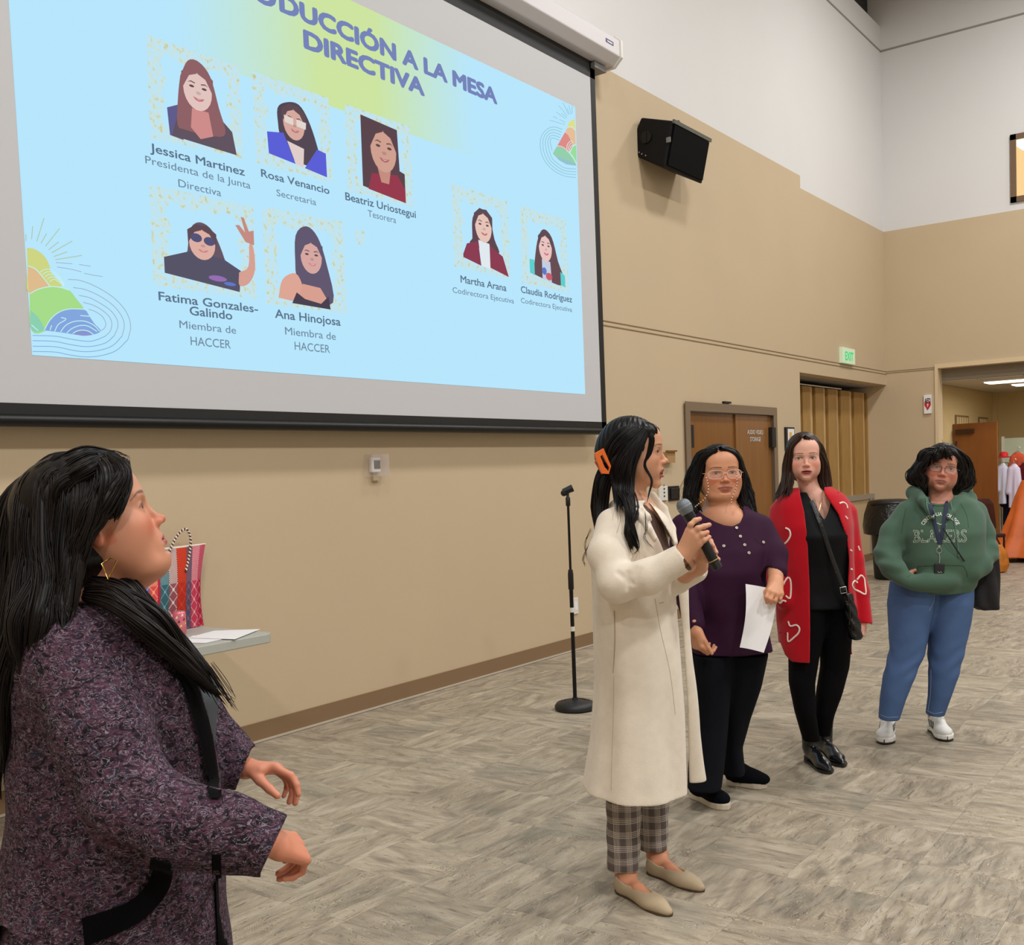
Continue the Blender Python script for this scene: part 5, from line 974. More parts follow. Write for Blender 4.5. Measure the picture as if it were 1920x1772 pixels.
    def mth_(op, a, b_=None):
        n = nt.nodes.new('ShaderNodeMath'); n.operation = op
        for i, q in enumerate((a, b_)):
            if q is None: continue
            if isinstance(q, (int, float)): n.inputs[i].default_value = q
            else: nt.links.new(q, n.inputs[i])
        return n.outputs[0]
    def ln_(o, f, t): return mth_('GREATER_THAN', mth_('SINE', mth_('MULTIPLY', o, f)), t)
    fine = mth_('MULTIPLY', mth_('ADD', ln_(sp.outputs[0], 1700, 0.0), ln_(sp.outputs[2], 1700, 0.0)), .25); wide = mth_('MULTIPLY', mth_('ADD', mth_('MULTIPLY', ln_(sp.outputs[0], 150, .0), ln_(sp.outputs[0], 1250, .2)), mth_('MULTIPLY', ln_(sp.outputs[2], 130, .0), ln_(sp.outputs[2], 1000, .2))), .5)
    tot = mth_('ADD', mth_('MULTIPLY', fine, .8), mth_('MULTIPLY', wide, .9)); r = nt.nodes.new('ShaderNodeValToRGB'); nt.links.new(tot, r.inputs[0]); e = r.color_ramp.elements; e[0].color = lin((52, 46, 46)); e[1].color = lin((216, 206, 196)); e[1].position = .9; q_ = e.new(.35); q_.color = lin((112, 102, 98)); nt.links.new(r.outputs[0], b.inputs['Base Color'])
    D1, D2 = (a1-CAM)@FW, (a2-CAM)@FW
    for k, (xl, xr, yb, D) in enumerate([(1139, 1198, 1629, D1), (1197, 1251, 1591, D2)]):
        s = [sec(xl, xr, yb, D, .056)]+[((sec(xl-2, xr+4, yb-110, D, .064))), (sec(xl-2, xr+12, 1420, D, .075)), (sec(xl-4, xr+14, 1250, D, .08))]
        lo, hi = box_of(*[q[0] for q in s], pad=.1); g = Vox(lo, hi, .005); g.loft(s, disp=lambda th, z, u, v: .002*np.sin(z*60+th*3)); g.loft([(s[0][0]-V(0, 0, .01), s[0][1]-.008, .046), (s[0][0]+V(0, 0, .03), s[0][1]-.008, .046)], .002, sub=True); mk('trouser_leg', g.mesh(), PLD, root)
    MS = mat('taupe_knit_flat', (176, 158, 130), .85, bump=.3, bscale=400); MSL = mat('flat_sole_dark', (72, 56, 42), .6); flat_shoe(root, h1, t1, MS, MSL); flat_shoe(root, h2, t2, MS, MSL)
    # brown top
    MT = mat('brown_knit_top', (88, 66, 56), .9, bump=.2, bscale=500); D = 3.74
    s = [sec(1170, 1214, 946, D, .075), sec(1140, 1228, 962, D, .13), sec(1125, 1243, 990, D, .15), sec(1122, 1258, 1040, D, .16), sec(1126, 1256, 1100, D, .15), sec(1130, 1258, 1200, D, .15), sec(1130, 1262, 1250, D, .16)]
    lo, hi = box_of(*[q[0] for q in s], pad=.2); g = Vox(lo, hi, .006); g.loft(s, n=2.1); g.rc(P(1189, 925, D), P(1190, 962, D), .053, .060, .006, True); mk('top', g.mesh(), MT, root)
    # coat
    MC = mat('cream_wool_coat', (227, 216, 200), .95, bump=.35, bscale=260, bdist=.002, vary=.05, vscale=30, sheen=.15)
    s = [sec(1158, 1212, 938, D, .09), sec(1136, 1226, 950, D, .145), sec(1120, 1250, 968, D, .185), sec(1110, 1262, 1000, D, .20), sec(1107, 1266, 1040, D, .195), sec(1110, 1264, 1100, D, .18), sec(1113, 1270, 1180, D, .185), sec(1117, 1276, 1280, D, .20), sec(1112, 1282, 1380, D, .215), sec(1100, 1290, 1460, D, .228), sec(1097, 1292, 1476, D, .232)]
    s[-1] = ((s[-1][0][0], s[-1][0][1], .385), s[-1][1], s[-1][2]); s[-1] = (np.array(s[-1][0]), s[-1][1], s[-1][2])
    lo, hi = box_of(P(1095, 1000, 3.6), P(1340, 1000, 3.9), P(1200, 930, 3.4), P(1200, 1500, 3.4), pad=.12); lo[2] = .34; g = Vox(lo, hi, .0042)
    def dsp(th, z, u, v): k = np.clip((1.05-z)/.65, 0, 1); return .009*k*np.sin(th*4+1.2+z*1.5)+.004*k*np.sin(th*9+2*z)+.0025*np.sin(z*14+th*2.5)*np.clip((z-.9)*3, 0, 1)
    g.loft(s, .03, dsp, n=2.2)
    g.loft([sec(1262, 1290, 1095, 3.9, .035), sec(1270, 1299, 1240, 3.9, .04), sec(1276, 1312, 1370, 3.9, .05), sec(1278, 1326, 1462, 3.9, .05)], .012, lambda th, z, u, v: .004*np.sin(z*12))
    g.loft([(q[0]-V(0, 0, .05)*(i == len(s)-1), q[1]-.022, q[2]-.022) for i, q in enumerate(s[5:])], .004, sub=True)
    g.cutpx([(1265, 1085), (1271, 1100), (1282, 1200), (1290, 1330), (1293, 1500), (1289, 1500), (1284, 1330), (1274, 1200)], 3.4, 4.1, .003)
    g.cutpx([(1205, 946), (1214, 938), (1232, 962), (1250, 992), (1266, 1022), (1270, 1042), (1262, 1055), (1250, 1048), (1238, 1018), (1222, 985)], 3.3, 3.80, .004)
    g.rc(P(1189, 915, D), P(1190, 960, D), .056, .066, .004, True)
    # collar, sleeves
    g.chain([P(1150, 948, 3.74), P(1165, 938, 3.62), P(1190, 950, 3.58), P(1212, 985, 3.575)], [.016, .018, .018, .012], .01)
    g.chain([P(1224, 928, 3.84), P(1243, 955, 3.83), P(1258, 992, 3.80), P(1266, 1018, 3.76)], [.012, .016, .016, .010], .012)
    g.chain([P(1150, 985, 3.63), P(1140, 1040, 3.56), P(1158, 1094, 3.50), P(1215, 1082, 3.455), P(1284, 1044, 3.42)], [.060, .064, .060, .054, .047], .03)
    g.cutpx([(1267, 1026), (1301, 1070), (1350, 1060), (1340, 980), (1290, 990)], 3.25, 3.52, .003)
    g.chain([P(1225, 1090, 3.78), P(1268, 1086, 3.70), P(1304, 1070, 3.63)], [.055, .050, .042], .015); g.rc(P(1312, 1062, 3.61), P(1325, 1048, 3.575), .030, .034, .003, True); g.cutpx([(1322, 1040), (1327, 1052), (1329, 1066), (1345, 1060), (1345, 1030), (1300, 1030), (1304, 1052)], 3.52, 3.8, .002)
    for a, b_, r in (((1188, 1062, 3.42), (1180, 1092, 3.42), .007), ((1197, 1066, 3.405), (1190, 1096, 3.41), .006), ((1176, 1075, 3.43), (1176, 1104, 3.43), .006), ((1160, 1075, 3.44), (1186, 1096, 3.415), .005), ((1130, 1120, 3.55), (1180, 1148, 3.52), .006)): g.rc(P(*a), P(*b_), r, r*.5, .014, True)
    vq = g.mesh(clean=True); coat = mk('coat', vq, MC, root); tr = [bvh(vq)]; MSEAM = mat('coat_seam', (176, 160, 138), .95)
    g = Vox(*box_of(P(1185, 940, 3.5), P(1250, 1060, 3.6), pad=.05), .003); hp = [[surf_hit(tr, *q) for q in l] for l in ([(1192, 956), (1203, 972), (1215, 992), (1227, 1010)], [(1202, 955), (1212, 970), (1224, 988), (1235, 1004)])]
    for l in hp:
        q = [a+n_*(.003 if n_@FW < 0 else -.003) for a, n_ in l if a is not None]; g.chain(q, [.010, .011, .010, .008, .004][:len(q)], .012)
    mk('lapel', g.mesh(), MC, coat)
    mb = MB(); stroke(mb, tr, [(1151, 1268), (1150, 1350), (1147, 1430), (1146, 1508)], .0012, .0, m=0); stroke(mb, tr, [(1152, 1145), (1153, 1200), (1150, 1262)], .0022, .0005); stroke(mb, tr, [(1228, 1122), (1238, 1180), (1256, 1260), (1266, 1340)], .0010, .0); stroke(mb, tr, [(1198, 1030), (1202, 1062)], .001, .0)
    stroke(mb, tr, [(1158, 958), (1163, 975), (1156, 1000)], .0009, 0); stroke(mb, tr, [(1236, 1131), (1244, 1129)], .0015, .0); mb.build('seams', [MSEAM], coat, smooth=True, kind='stuff')
    # hair
    MH = hair_mat('hair_black', (8, 6, 7), (30, 25, 27)); H = Hair(3)
    cap = scalp(h, .0035, .010, .078, extra=lambda g_: (g_.ell(h.p(0, -.085, .0), np.array([.058, .05, .07]), h.M, .03), g_.ell(h.p(-.04, .05, .068), np.array([.028, .03, .025]), h.M, .02), g_.ell(h.p(.04, .05, .068), np.array([.028, .03, .025]), h.M, .02))).mesh()
    sheet(H, PX([(1206, 806, 3.66), (1178, 832, 3.645), (1155, 872, 3.65), (1150, 915, 3.66), (1156, 958, 3.545)]), PX([(1212, 812, 3.66), (1196, 845, 3.645), (1186, 880, 3.64), (1184, 918, 3.63), (1190, 956, 3.545)]), 8, [.010, .016, .017, .015, .008], 34, .003)
    sheet(H, PX([(1160, 925, 3.60), (1176, 962, 3.545), (1186, 1000, 3.525), (1196, 1036, 3.52)]), PX([(1186, 925, 3.60), (1188, 962, 3.55), (1176, 1000, 3.525), (1184, 1032, 3.52)]), 4, [.014, .013, .009, .003], 26, .004, wave=.005, freq=1.3)
    sheet(H, PX([(1195, 800, 3.70), (1165, 806, 3.66), (1142, 835, 3.68), (1134, 868, 3.72)]), PX([(1208, 802, 3.67), (1185, 822, 3.645), (1160, 845, 3.65), (1144, 872, 3.70)]), 6, [.007, .015, .014, .006], 26, .002)
    sheet(H, PX([(1134, 870, 3.72), (1122, 900, 3.74), (1115, 950, 3.76), (1116, 1010, 3.78)]), PX([(1150, 880, 3.68), (1138, 915, 3.68), (1132, 955, 3.68), (1120, 1000, 3.62)]), 5, [.014, .020, .018, .006], 30, .004)
    H.lock(PX([(1212, 800, 3.665), (1222, 822, 3.66), (1218, 848, 3.66), (1209, 872, 3.66), (1222, 900, 3.65), (1217, 925, 3.64), (1212, 945, 3.62)]), [.004, .010, .008, .004, .003, .002, .001], 20, .001)
    sheet(H, PX([(1196, 797, 3.72), (1214, 797, 3.685), (1226, 806, 3.675), (1231, 818, 3.685)]), PX([(1198, 796, 3.76), (1218, 797, 3.74), (1232, 807, 3.735), (1239, 824, 3.75)]), 6, [.008, .010, .008, .002], 22, .002, r=.001); sheet(H, PX([(1200, 799, 3.69), (1212, 804, 3.665), (1221, 812, 3.66)]), PX([(1198, 798, 3.70), (1208, 806, 3.66), (1214, 818, 3.655)]), 3, [.007, .009, .003], 18, .002, r=.001)
    for pts in ([(1210, 960, 3.54), (1214, 990, 3.52), (1208, 1010, 3.52), (1226, 1030, 3.52)], [(1190, 1000, 3.52), (1197, 1025, 3.51), (1186, 1040, 3.51)], [(1108, 990, 3.75), (1098, 1020, 3.75), (1101, 1050, 3.75)], [(1112, 1010, 3.72), (1094, 1045, 3.74), (1098, 1062, 3.74)], [(1160, 797, 3.7), (1180, 786, 3.72), (1200, 790, 3.72)]):
        for _ in range(5): H.wisp([P(*q)+H.r.normal(0, .003, 3) for q in pts], .0007)
    H.build(MH, root, [cap])
    # claw clip, earring, necklace
    cl = MB(); MO = mat('orange_plastic', (226, 106, 34), .35)
    def frame(o_, i_, d, th):
        a = [P(*q, d) for q in o_]; b_ = [P(*q, d) for q in i_]; n = len(a); f = -HF*th; cl.add(a+b_+[q+f for q in a+b_], [(i, (i+1) % n, (i+1) % n+n, i+n) for i in range(n)]+[(i+2*n, i+3*n, (i+1) % n+3*n, (i+1) % n+2*n) for i in range(n)]+[(i, i+2*n, (i+1) % n+2*n, (i+1) % n) for i in range(n)]+[(i+n, (i+1) % n+n, (i+1) % n+3*n, i+3*n) for i in range(n)])
    frame([(1113, 851), (1130, 841), (1144, 874), (1140, 889), (1127, 888)], [(1124, 856), (1128, 853), (1141, 878), (1139, 884), (1132, 876)], 3.66, .035); frame([(1114, 866), (1118, 862), (1132, 884), (1128, 890)], [(1117, 868), (1119, 867), (1129, 884), (1127, 886)], 3.69, .01)
    cl.build('claw_clip', [MO], root, bevel=.002); mb = MB(); e_ = h.p(-.081, -.006, -.034); mb.tube([e_+V(0, 0, .006)+HR*.006*math.sin(t)-V(0, 0, .007)*(1-math.cos(t)) for t in np.linspace(0, 6, 14)], .0022, 6); mb.build('earring', [mat('silver', (210, 208, 204), .2, metal=1)], root, smooth=True)
    # the microphone
    top, bot = P(1283, 950, 3.452), P(1341, 1057, 3.452); ax = nrm(bot-top); t = thing('microphone', 'black wireless microphone with grey mesh head held in two hands', 'microphone', tuple(bot))
    MB().lathe(top-ax*.026, ax, [(.002, 0), (.014, .003), (.021, .010), (.0245, .020), (.0250, .030), (.0235, .040), (.0205, .050)], 28).build('mesh_head', [mat('mic_mesh', (112, 120, 128), .45, metal=.4, bump=.6, bscale=700, bdist=.001)], t, smooth=True)
    MB().lathe(top-ax*.002, ax, [(.0252, 0), (.0258, .002), (.0252, .005)], 28).build('band', [mat('mic_band', (150, 158, 164), .3, metal=.7)], t, smooth=True)
    MB().lathe(top+ax*.024, ax, [(.0195, 0), (.0200, .010), (.0175, .045), (.0165, .16), (.0170, .175), (.0165, .185)], 26).build('handle', [mat('mic_body', (22, 24, 25), .4, metal=.2)], t, smooth=True)
    MB().lathe(bot-ax*.014, ax, [(.0172, 0), (.0172, .003)], 26).build('ring', [mat('mic_gold', (196, 168, 104), .4, metal=.5)], t); q = MB().lathe(bot-ax*.008, ax, [(.0160, 0), (.0175, .006), (.0175, .024), (.013, .028)], 8); q.build('antenna_cap', [M_BLACK], t)
w_coat()
def glasses(h, parent, col, y=.1005, cx=.0335, w=.0245, hh=.0165, dz=-.004, r=.0013, top=None, chain_=None, temple=.0015):
    m = mat('glasses_frame', col, .25); mb = MB(); T = np.linspace(0, 2*math.pi, 26, endpoint=False); t = thing_part = None
    def rim(q): return [h.p(q*cx+w*math.copysign(abs(math.cos(a))**.6, math.cos(a)), y-.35*(abs(cx*q+w*math.cos(a)))**2*6, dz+hh*math.copysign(abs(math.sin(a))**.7, math.sin(a))) for a in T]
    for q in (-1, 1): mb.tube(rim(q), r*h.s, 6, closed=True)
    if top:
        for q in (-1, 1): R_ = rim(q); mb.tube(R_[0:14], r*1.5*h.s, 6)
    mb.tube([h.p(-cx+w, y-.001, dz+.003), h.p(0, y+.003, dz+.006), h.p(cx-w, y-.001, dz+.003)], r*1.2*h.s, 6)
    for q in (-1, 1): mb.tube([h.p(q*(cx+w), y-.008, dz+.006), h.p(q*.073, .075, dz+.006), h.p(q*.080, .0, .002), h.p(q*.079, -.012, -.006)], temple*h.s, 6)
    f = mb.build('glasses', [m], parent, smooth=True)
    for q in (-1, 1):
        R_ = rim(q); MB().flat(R_).build('lens', [mat('lens_glass', (235, 230, 226), .05, alpha=.10)], f)
    return f
def shirt_mat(name, rgb, **k): return mat(name, rgb, k.pop('rough', .9), spec=k.pop('spec', .12), bump=k.pop('bump', .25), bscale=k.pop('bscale', 300), bdist=.0015, vary=k.pop('vary', .04), vscale=k.pop('vscale', 12), **k)
# ================= the woman in front, seen from the side
def w_front():
    h = Head(P(176, 983, 1.95), (HR*.94+HF*.342)*.94+V(0, 0, .342), V(0, 0, 1), 1.09, nose=.80, fat=.007, mw=1.0)
    root = person('woman in a purple bouclé cardigan in the left foreground gesturing', (h.c[0], h.c[1], 0)); SKN = skin_mat('skin_front'); tone = (204, 142, 112)
    g = sculpt_head(h, .0022, P(178, 1150, 1.96), .048, [(P(205, 1175, 1.95), (.10, .10, .06))]); hd = g.mesh(); col = skin_colors(h, hd[0], tone, (176, 88, 90), (58, 40, 34), .85)
    w1, w2 = P(512, 1584, 1.70), P(450, 1440, 2.10)
    g = Vox(*box_of(w1, pad=.17), .0026); hand(g, w1, HR*.42+HF*.75-V(0, 0, .40), HF*.45-V(0, 0, .75)-HR*.3, .88, True, (.5, .7, .8, .9), .05, (.7, .4)); h1 = g.mesh()
    g = Vox(*box_of(w2, pad=.17), .0026); hand(g, w2, HR*.93-V(0, 0, .10)+HF*.1, -V(0, 0, .92)-HF*.35, .92, False, (.42, .55, .6, .62), .10, (.95, .3), thumb_in=.75); h2 = g.mesh()
    f1, f2 = P(215, 1000, 1.95), P(235, 1000, 2.12); f1[2] = f2[2] = 0; a1, a2 = f1+V(0, 0, .09), f2+V(0, 0, .09); hip = P(215, 1560, 1.96)
    rb = rough_body(h, 0, hip, .1, P(175, 1200, 2.10), P(175, 1200, 1.80), [P(340, 1340, 2.13), P(250, 1525, 1.71)], [w2, w1], [a2+V(0, 0, .38), a1+V(0, 0, .38)], [a2, a1], .9)
    g = Vox(*box_of(a1, a2, a1+HR*.2, pad=.12), .005); fwd_ = nrm(HR*.95+HF*.25); foot_skin(g, f1-fwd_*.05, f1+fwd_*.19, a1); foot_skin(g, f2-fwd_*.05, f2+fwd_*.19, a2); ft = g.mesh()
    pinkh = np.array([1.06, .92, .92]); body = mk('body', join([hd, h1, h2, rb, ft]), SKN, root, np.concatenate([col]+[np.tile(L3(tone)*k, (len(m_[0]), 1)) for m_, k in ((h1, pinkh), (h2, pinkh), (rb, 1), (ft, 1))]))
    eyes(h, body, (56, 36, 26), (-.2, 1, .1))
    MS = mat('black_flat_shoe', (20, 19, 20), .6); flat_shoe(root, f1-fwd_*.05, f1+fwd_*.19, MS, MS); flat_shoe(root, f2-fwd_*.05, f2+fwd_*.19, MS, MS)
    MT = shirt_mat('black_trousers', (20, 20, 23)); lo, hi = box_of(f1, f2, hip, pad=.22); lo[2] = .06; g = Vox(lo, hi, .008)
    g.rc(hip+V(0, 0, .02), hip-V(0, 0, .10), .15, .15, .03); g.rc(hip-V(0, 0, .1)-HF*.08, a1+V(0, 0, .40), .105, .072, .04); g.rc(a1+V(0, 0, .40), a1+V(0, 0, .02), .072, .058, .03); g.rc(hip-V(0, 0, .1)+HF*.08, a2+V(0, 0, .40), .105, .072, .04); g.rc(a2+V(0, 0, .40), a2+V(0, 0, .02), .072, .058, .03); mk('trousers', g.mesh(), MT, root)
    MG = shirt_mat('grey_top', (78, 84, 88)); D = 1.96
    s = [sec(150, 262, 1135, D, .10), sec(110, 284, 1160, D, .15), sec(85, 322, 1200, D, .16), sec(75, 378, 1260, D, .17), sec(75, 404, 1310, D, .17), sec(80, 400, 1370, D, .15), sec(85, 394, 1450, D, .14), sec(75, 402, 1560, D, .16), sec(70, 405, 1680, D, .17)]
    g = Vox(*box_of(*[q[0] for q in s], pad=.28), .006); g.loft(s, n=2.1); g.rc(P(178, 1085, D), P(190, 1150, D), .062, .066, .01, True); mk('top', g.mesh(), MG, root)
    # cardigan
    m = bpy.data.materials.new('boucle_knit'); m.use_nodes = True; nt_ = m.node_tree; N = nt_.nodes.new; Lk = nt_.links.new; b = nt_.nodes['Principled BSDF']; b.inputs['Roughness'].default_value = .95; b.inputs['Specular IOR Level'].default_value = .2; tc = N('ShaderNodeTexCoord')
    def nz(sc, dist, det=3, stretch=None):
        n = N('ShaderNodeTexNoise'); n.inputs['Scale'].default_value = sc; n.inputs['Distortion'].default_value = dist; n.inputs['Detail'].default_value = det
        if stretch: mp = N('ShaderNodeMapping'); mp.inputs['Scale'].default_value = stretch; Lk(tc.outputs['Object'], mp.inputs[0]); Lk(mp.outputs[0], n.inputs['Vector'])
        else: Lk(tc.outputs['Object'], n.inputs['Vector'])
        return n.outputs[0]
    def rp(v, st):
        r = N('ShaderNodeValToRGB'); Lk(v, r.inputs[0]); e = r.color_ramp.elements; e[0].position = st[0][0]; e[0].color = lin(st[0][1]); e[1].position = st[-1][0]; e[1].color = lin(st[-1][1])
        for p_, c_ in st[1:-1]: q = e.new(p_); q.color = lin(c_)
        return r.outputs[0]
    base = rp(nz(34, 2.2, 4, (1, 1, 1.5)), [(.36, (26, 22, 28)), (.46, (52, 38, 48)), (.54, (92, 60, 76)), (.62, (46, 44, 56))]); loop = rp(nz(40, 3.2, 2, (1, 1, 1.7)), [(.545, (0, 0, 0)), (.565, (215, 215, 215)), (.585, (215, 215, 215)), (.605, (0, 0, 0))])
    mx = N('ShaderNodeMix'); mx.data_type = 'RGBA'; Lk(loop, mx.inputs[0]); Lk(base, mx.inputs[6]); mx.inputs[7].default_value = lin((150, 142, 154)); Lk(mx.outputs[2], b.inputs['Base Color'])
    bp = N('ShaderNodeBump'); bp.inputs['Strength'].default_value = .9; bp.inputs['Distance'].default_value = .006; Lk(nz(60, 3, 3), bp.inputs['Height']); Lk(bp.outputs[0], b.inputs['Normal'])
    s = [sec(140, 268, 1118, D, .105), sec(105, 278, 1140, D, .155), sec(70, 312, 1175, D, .185), sec(45, 362, 1220, D, .20), sec(38, 408, 1290, D, .20), sec(40, 416, 1380, D, .19), sec(38, 416, 1480, D, .19), sec(28, 408, 1580, D, .21), sec(16, 416, 1680, D, .225), sec(4, 424, 1780, D, .235), sec(0, 428, 1850, D, .24)]
    lo, hi = box_of(P(0, 1200, 1.96), P(540, 1500, 1.7), P(480, 1430, 2.15), P(200, 1110, 1.96), P(200, 1850, 1.96), pad=.12); lo = np.minimum(lo, P(0, 1500, 1.75)); g = Vox(lo, hi, .005)
    g.loft(s, .03, lambda th, z, u, v: .007*np.sin(th*5+z*4)*np.clip((1.05-z)*2, 0, 1)+.003*np.sin(z*32+th*2)); g.loft([(q[0]-V(0, 0, .04)*(i == 7), q[1]-.02, q[2]-.02) for i, q in enumerate(s[3:])], .004, sub=True)
    g.rc(P(178, 1075, D), P(190, 1135, D), .064, .070, .006, True); g.cutpx([(270, 1110), (296, 1155), (332, 1212), (376, 1290), (400, 1375), (413, 1455), (418, 1600), (470, 1600), (470, 1200), (350, 1100)], 1.6, 2.5, .004)
    g.chain([P(122, 1225, 1.83), P(190, 1375, 1.755), P(250, 1510, 1.71), P(330, 1545, 1.70), P(420, 1560, 1.70), P(530, 1590, 1.70)], [.070, .075, .072, .064, .058, .052], .03); g.cutpx([(539, 1529), (486, 1643), (620, 1700), (640, 1480)], 1.5, 1.9, .003); g.rc(P(470, 1575, 1.70), P(560, 1600, 1.70), .034, .044, .004, True)
    g.chain([P(300, 1260, 2.12), P(360, 1350, 2.13), P(410, 1405, 2.12), P(466, 1446, 2.10)], [.065, .060, .052, .046], .03); g.cutpx([(472, 1402), (440, 1487), (560, 1540), (560, 1380)], 1.95, 2.3, .003); g.rc(P(430, 1430, 2.1), P(490, 1455, 2.1), .034, .038, .004, True)
    for a, b_, r in (((200, 1470, 1.63), (290, 1505, 1.63), .010), ((215, 1440, 1.64), (300, 1480, 1.63), .008), ((150, 1560, 1.66), (260, 1600, 1.66), .010), ((400, 1500, 1.64), (430, 1560, 1.63), .006), ((440, 1505, 1.64), (455, 1560, 1.63), .005)): g.rc(P(*a), P(*b_), r, r*.5, .03, True)
    vq = g.mesh(clean=True); card = mk('cardigan', vq, m, root); tr = [bvh(vq)]; MB_ = mat('black_trim', (8, 8, 10), .9, spec=.08)
    mb = MB(); patch(mb, tr, ([(268, 1150), (300, 1212), (338, 1290), (366, 1380), (384, 1465), (392, 1500)], [(292, 1150), (330, 1212), (374, 1290), (398, 1375), (410, 1455), (414, 1500)]), .006, nu=8, thick=.002); mb.build('front_trim', [MB_], card, smooth=True)
    mb = MB(); patch(mb, tr, ([(398, 1600), (401, 1700), (406, 1790)], [(414, 1600), (417, 1700), (421, 1790)]), .005, nu=5, thick=.002); mb.build('front_trim', [MB_], card, smooth=True)
    mb = MB(); patch(mb, tr, ([(286, 1606), (278, 1650), (236, 1692), (155, 1722)], [(322, 1616), (310, 1672), (258, 1730), (160, 1775)]), .006, nu=8, thick=.002); mb.build('pocket_trim', [MB_], card, smooth=True)
    # hair
    MH = hair_mat('hair_dark_brown', (10, 8, 8), (44, 33, 28)); H = Hair(5)
    cap = scalp(h, .0035, .012, .060, groove=.25, extra=lambda g_: (g_.ell(h.p(0, -.07, -.03), np.array([.070, .06, .10]), h.M, .03), g_.ell(h.p(0, .03, .080), np.array([.05, .05, .03]), h.M, .02))).mesh()
    kw = dict(nn=60, jit=.005, r=.0008)
    sheet(H, PX([(206, 856, 1.92), (226, 888, 1.88), (212, 928, 1.865), (172, 960, 1.86), (144, 1008, 1.86), (144, 1085, 1.84), (154, 1140, 1.81)]), PX([(140, 858, 1.92), (122, 930, 1.86), (118, 1010, 1.84), (122, 1080, 1.82), (118, 1150, 1.80), (120, 1190, 1.775)]), 15, [.010, .018, .020, .018, .016, .015, .008], **kw)
    sheet(H, PX([(236, 868, 1.96), (231, 905, 1.91), (227, 945, 1.885), (219, 976, 1.878)]), PX([(215, 858, 1.94), (220, 905, 1.885), (208, 940, 1.87), (192, 966, 1.865)]), 5, [.010, .014, .012, .004], **kw)
    sheet(H, PX([(120, 862, 1.95), (66, 915, 1.885), (62, 1040, 1.86), (50, 1150, 1.83), (20, 1280, 1.80), (6, 1420, 1.82)]), PX([(90, 875, 1.98), (15, 960, 1.96), (-10, 1080, 1.95), (-25, 1230, 1.92), (-20, 1400, 1.9), (-6, 1510, 1.9)]), 15, [.012, .022, .026, .026, .022, .008], **kw)
    sheet(H, PX([(112, 868, 1.92), (96, 915, 1.865), (96, 1000, 1.845), (98, 1080, 1.82), (80, 1160, 1.78), (60, 1240, 1.76)]), PX([(62, 898, 1.93), (40, 945, 1.88), (34, 1010, 1.86), (34, 1100, 1.85), (20, 1200, 1.82), (0, 1330, 1.80)]), 12, [.012, .018, .021, .021, .018, .007], **kw)
    sheet(H, PX([(172, 1088, 1.87), (222, 1110, 1.84), (288, 1168, 1.84), (355, 1240, 1.86), (414, 1318, 1.87)]), PX([(160, 1120, 1.84), (215, 1130, 1.80), (270, 1172, 1.79), (345, 1238, 1.82), (408, 1305, 1.86)]), 9, [.010, .014, .015, .011, .003], **kw)
    sheet(H, PX([(225, 1075, 1.98), (250, 1092, 1.97), (284, 1148, 1.93), (350, 1222, 1.90), (402, 1292, 1.89)]), PX([(215, 1100, 1.93), (245, 1105, 1.90), (290, 1150, 1.89), (350, 1220, 1.88), (400, 1290, 1.89)]), 5, [.008, .013, .013, .010, .003], **kw)
    sheet(H, PX([(212, 852, 2.0), (150, 853, 1.93), (92, 880, 1.90), (56, 930, 1.885)]), PX([(222, 860, 1.95), (176, 880, 1.875), (140, 920, 1.855), (114, 985, 1.848)]), 16, [.007, .012, .014, .010], **kw)
    sheet(H, PX([(150, 852, 1.97), (95, 868, 1.935), (58, 905, 1.905), (38, 965, 1.89)]), PX([(170, 858, 1.93), (128, 878, 1.885), (100, 915, 1.866), (88, 980, 1.855)]), 12, [.006, .014, .016, .010], **kw)
    for k in range(26):
        q = H.r.normal(0, .006, 3); H.wisp([P(390, 1250, 1.86)+q, P(415, 1290, 1.87)+q*1.3, P(428+H.r.uniform(0, 14), 1318+H.r.uniform(-8, 10), 1.87)+q], .0007)
    for k in range(12): H.wisp([P(190, 852, 1.93), P(215, 850+H.r.uniform(-6, 3), 1.93), P(236+H.r.uniform(0, 10), 858+H.r.uniform(-4, 14), 1.93)], .0005)
    H.build(MH, root, [cap])
    mb = MB(); d = 1.845; mb.tube([P(*q, d) for q in ((208, 1046), (191, 1057), (203, 1087), (219, 1051))], .0015, 6, closed=True); mb.build('earring', [mat('gold', (220, 176, 92), .2, metal=1)], root, smooth=True)
w_front()
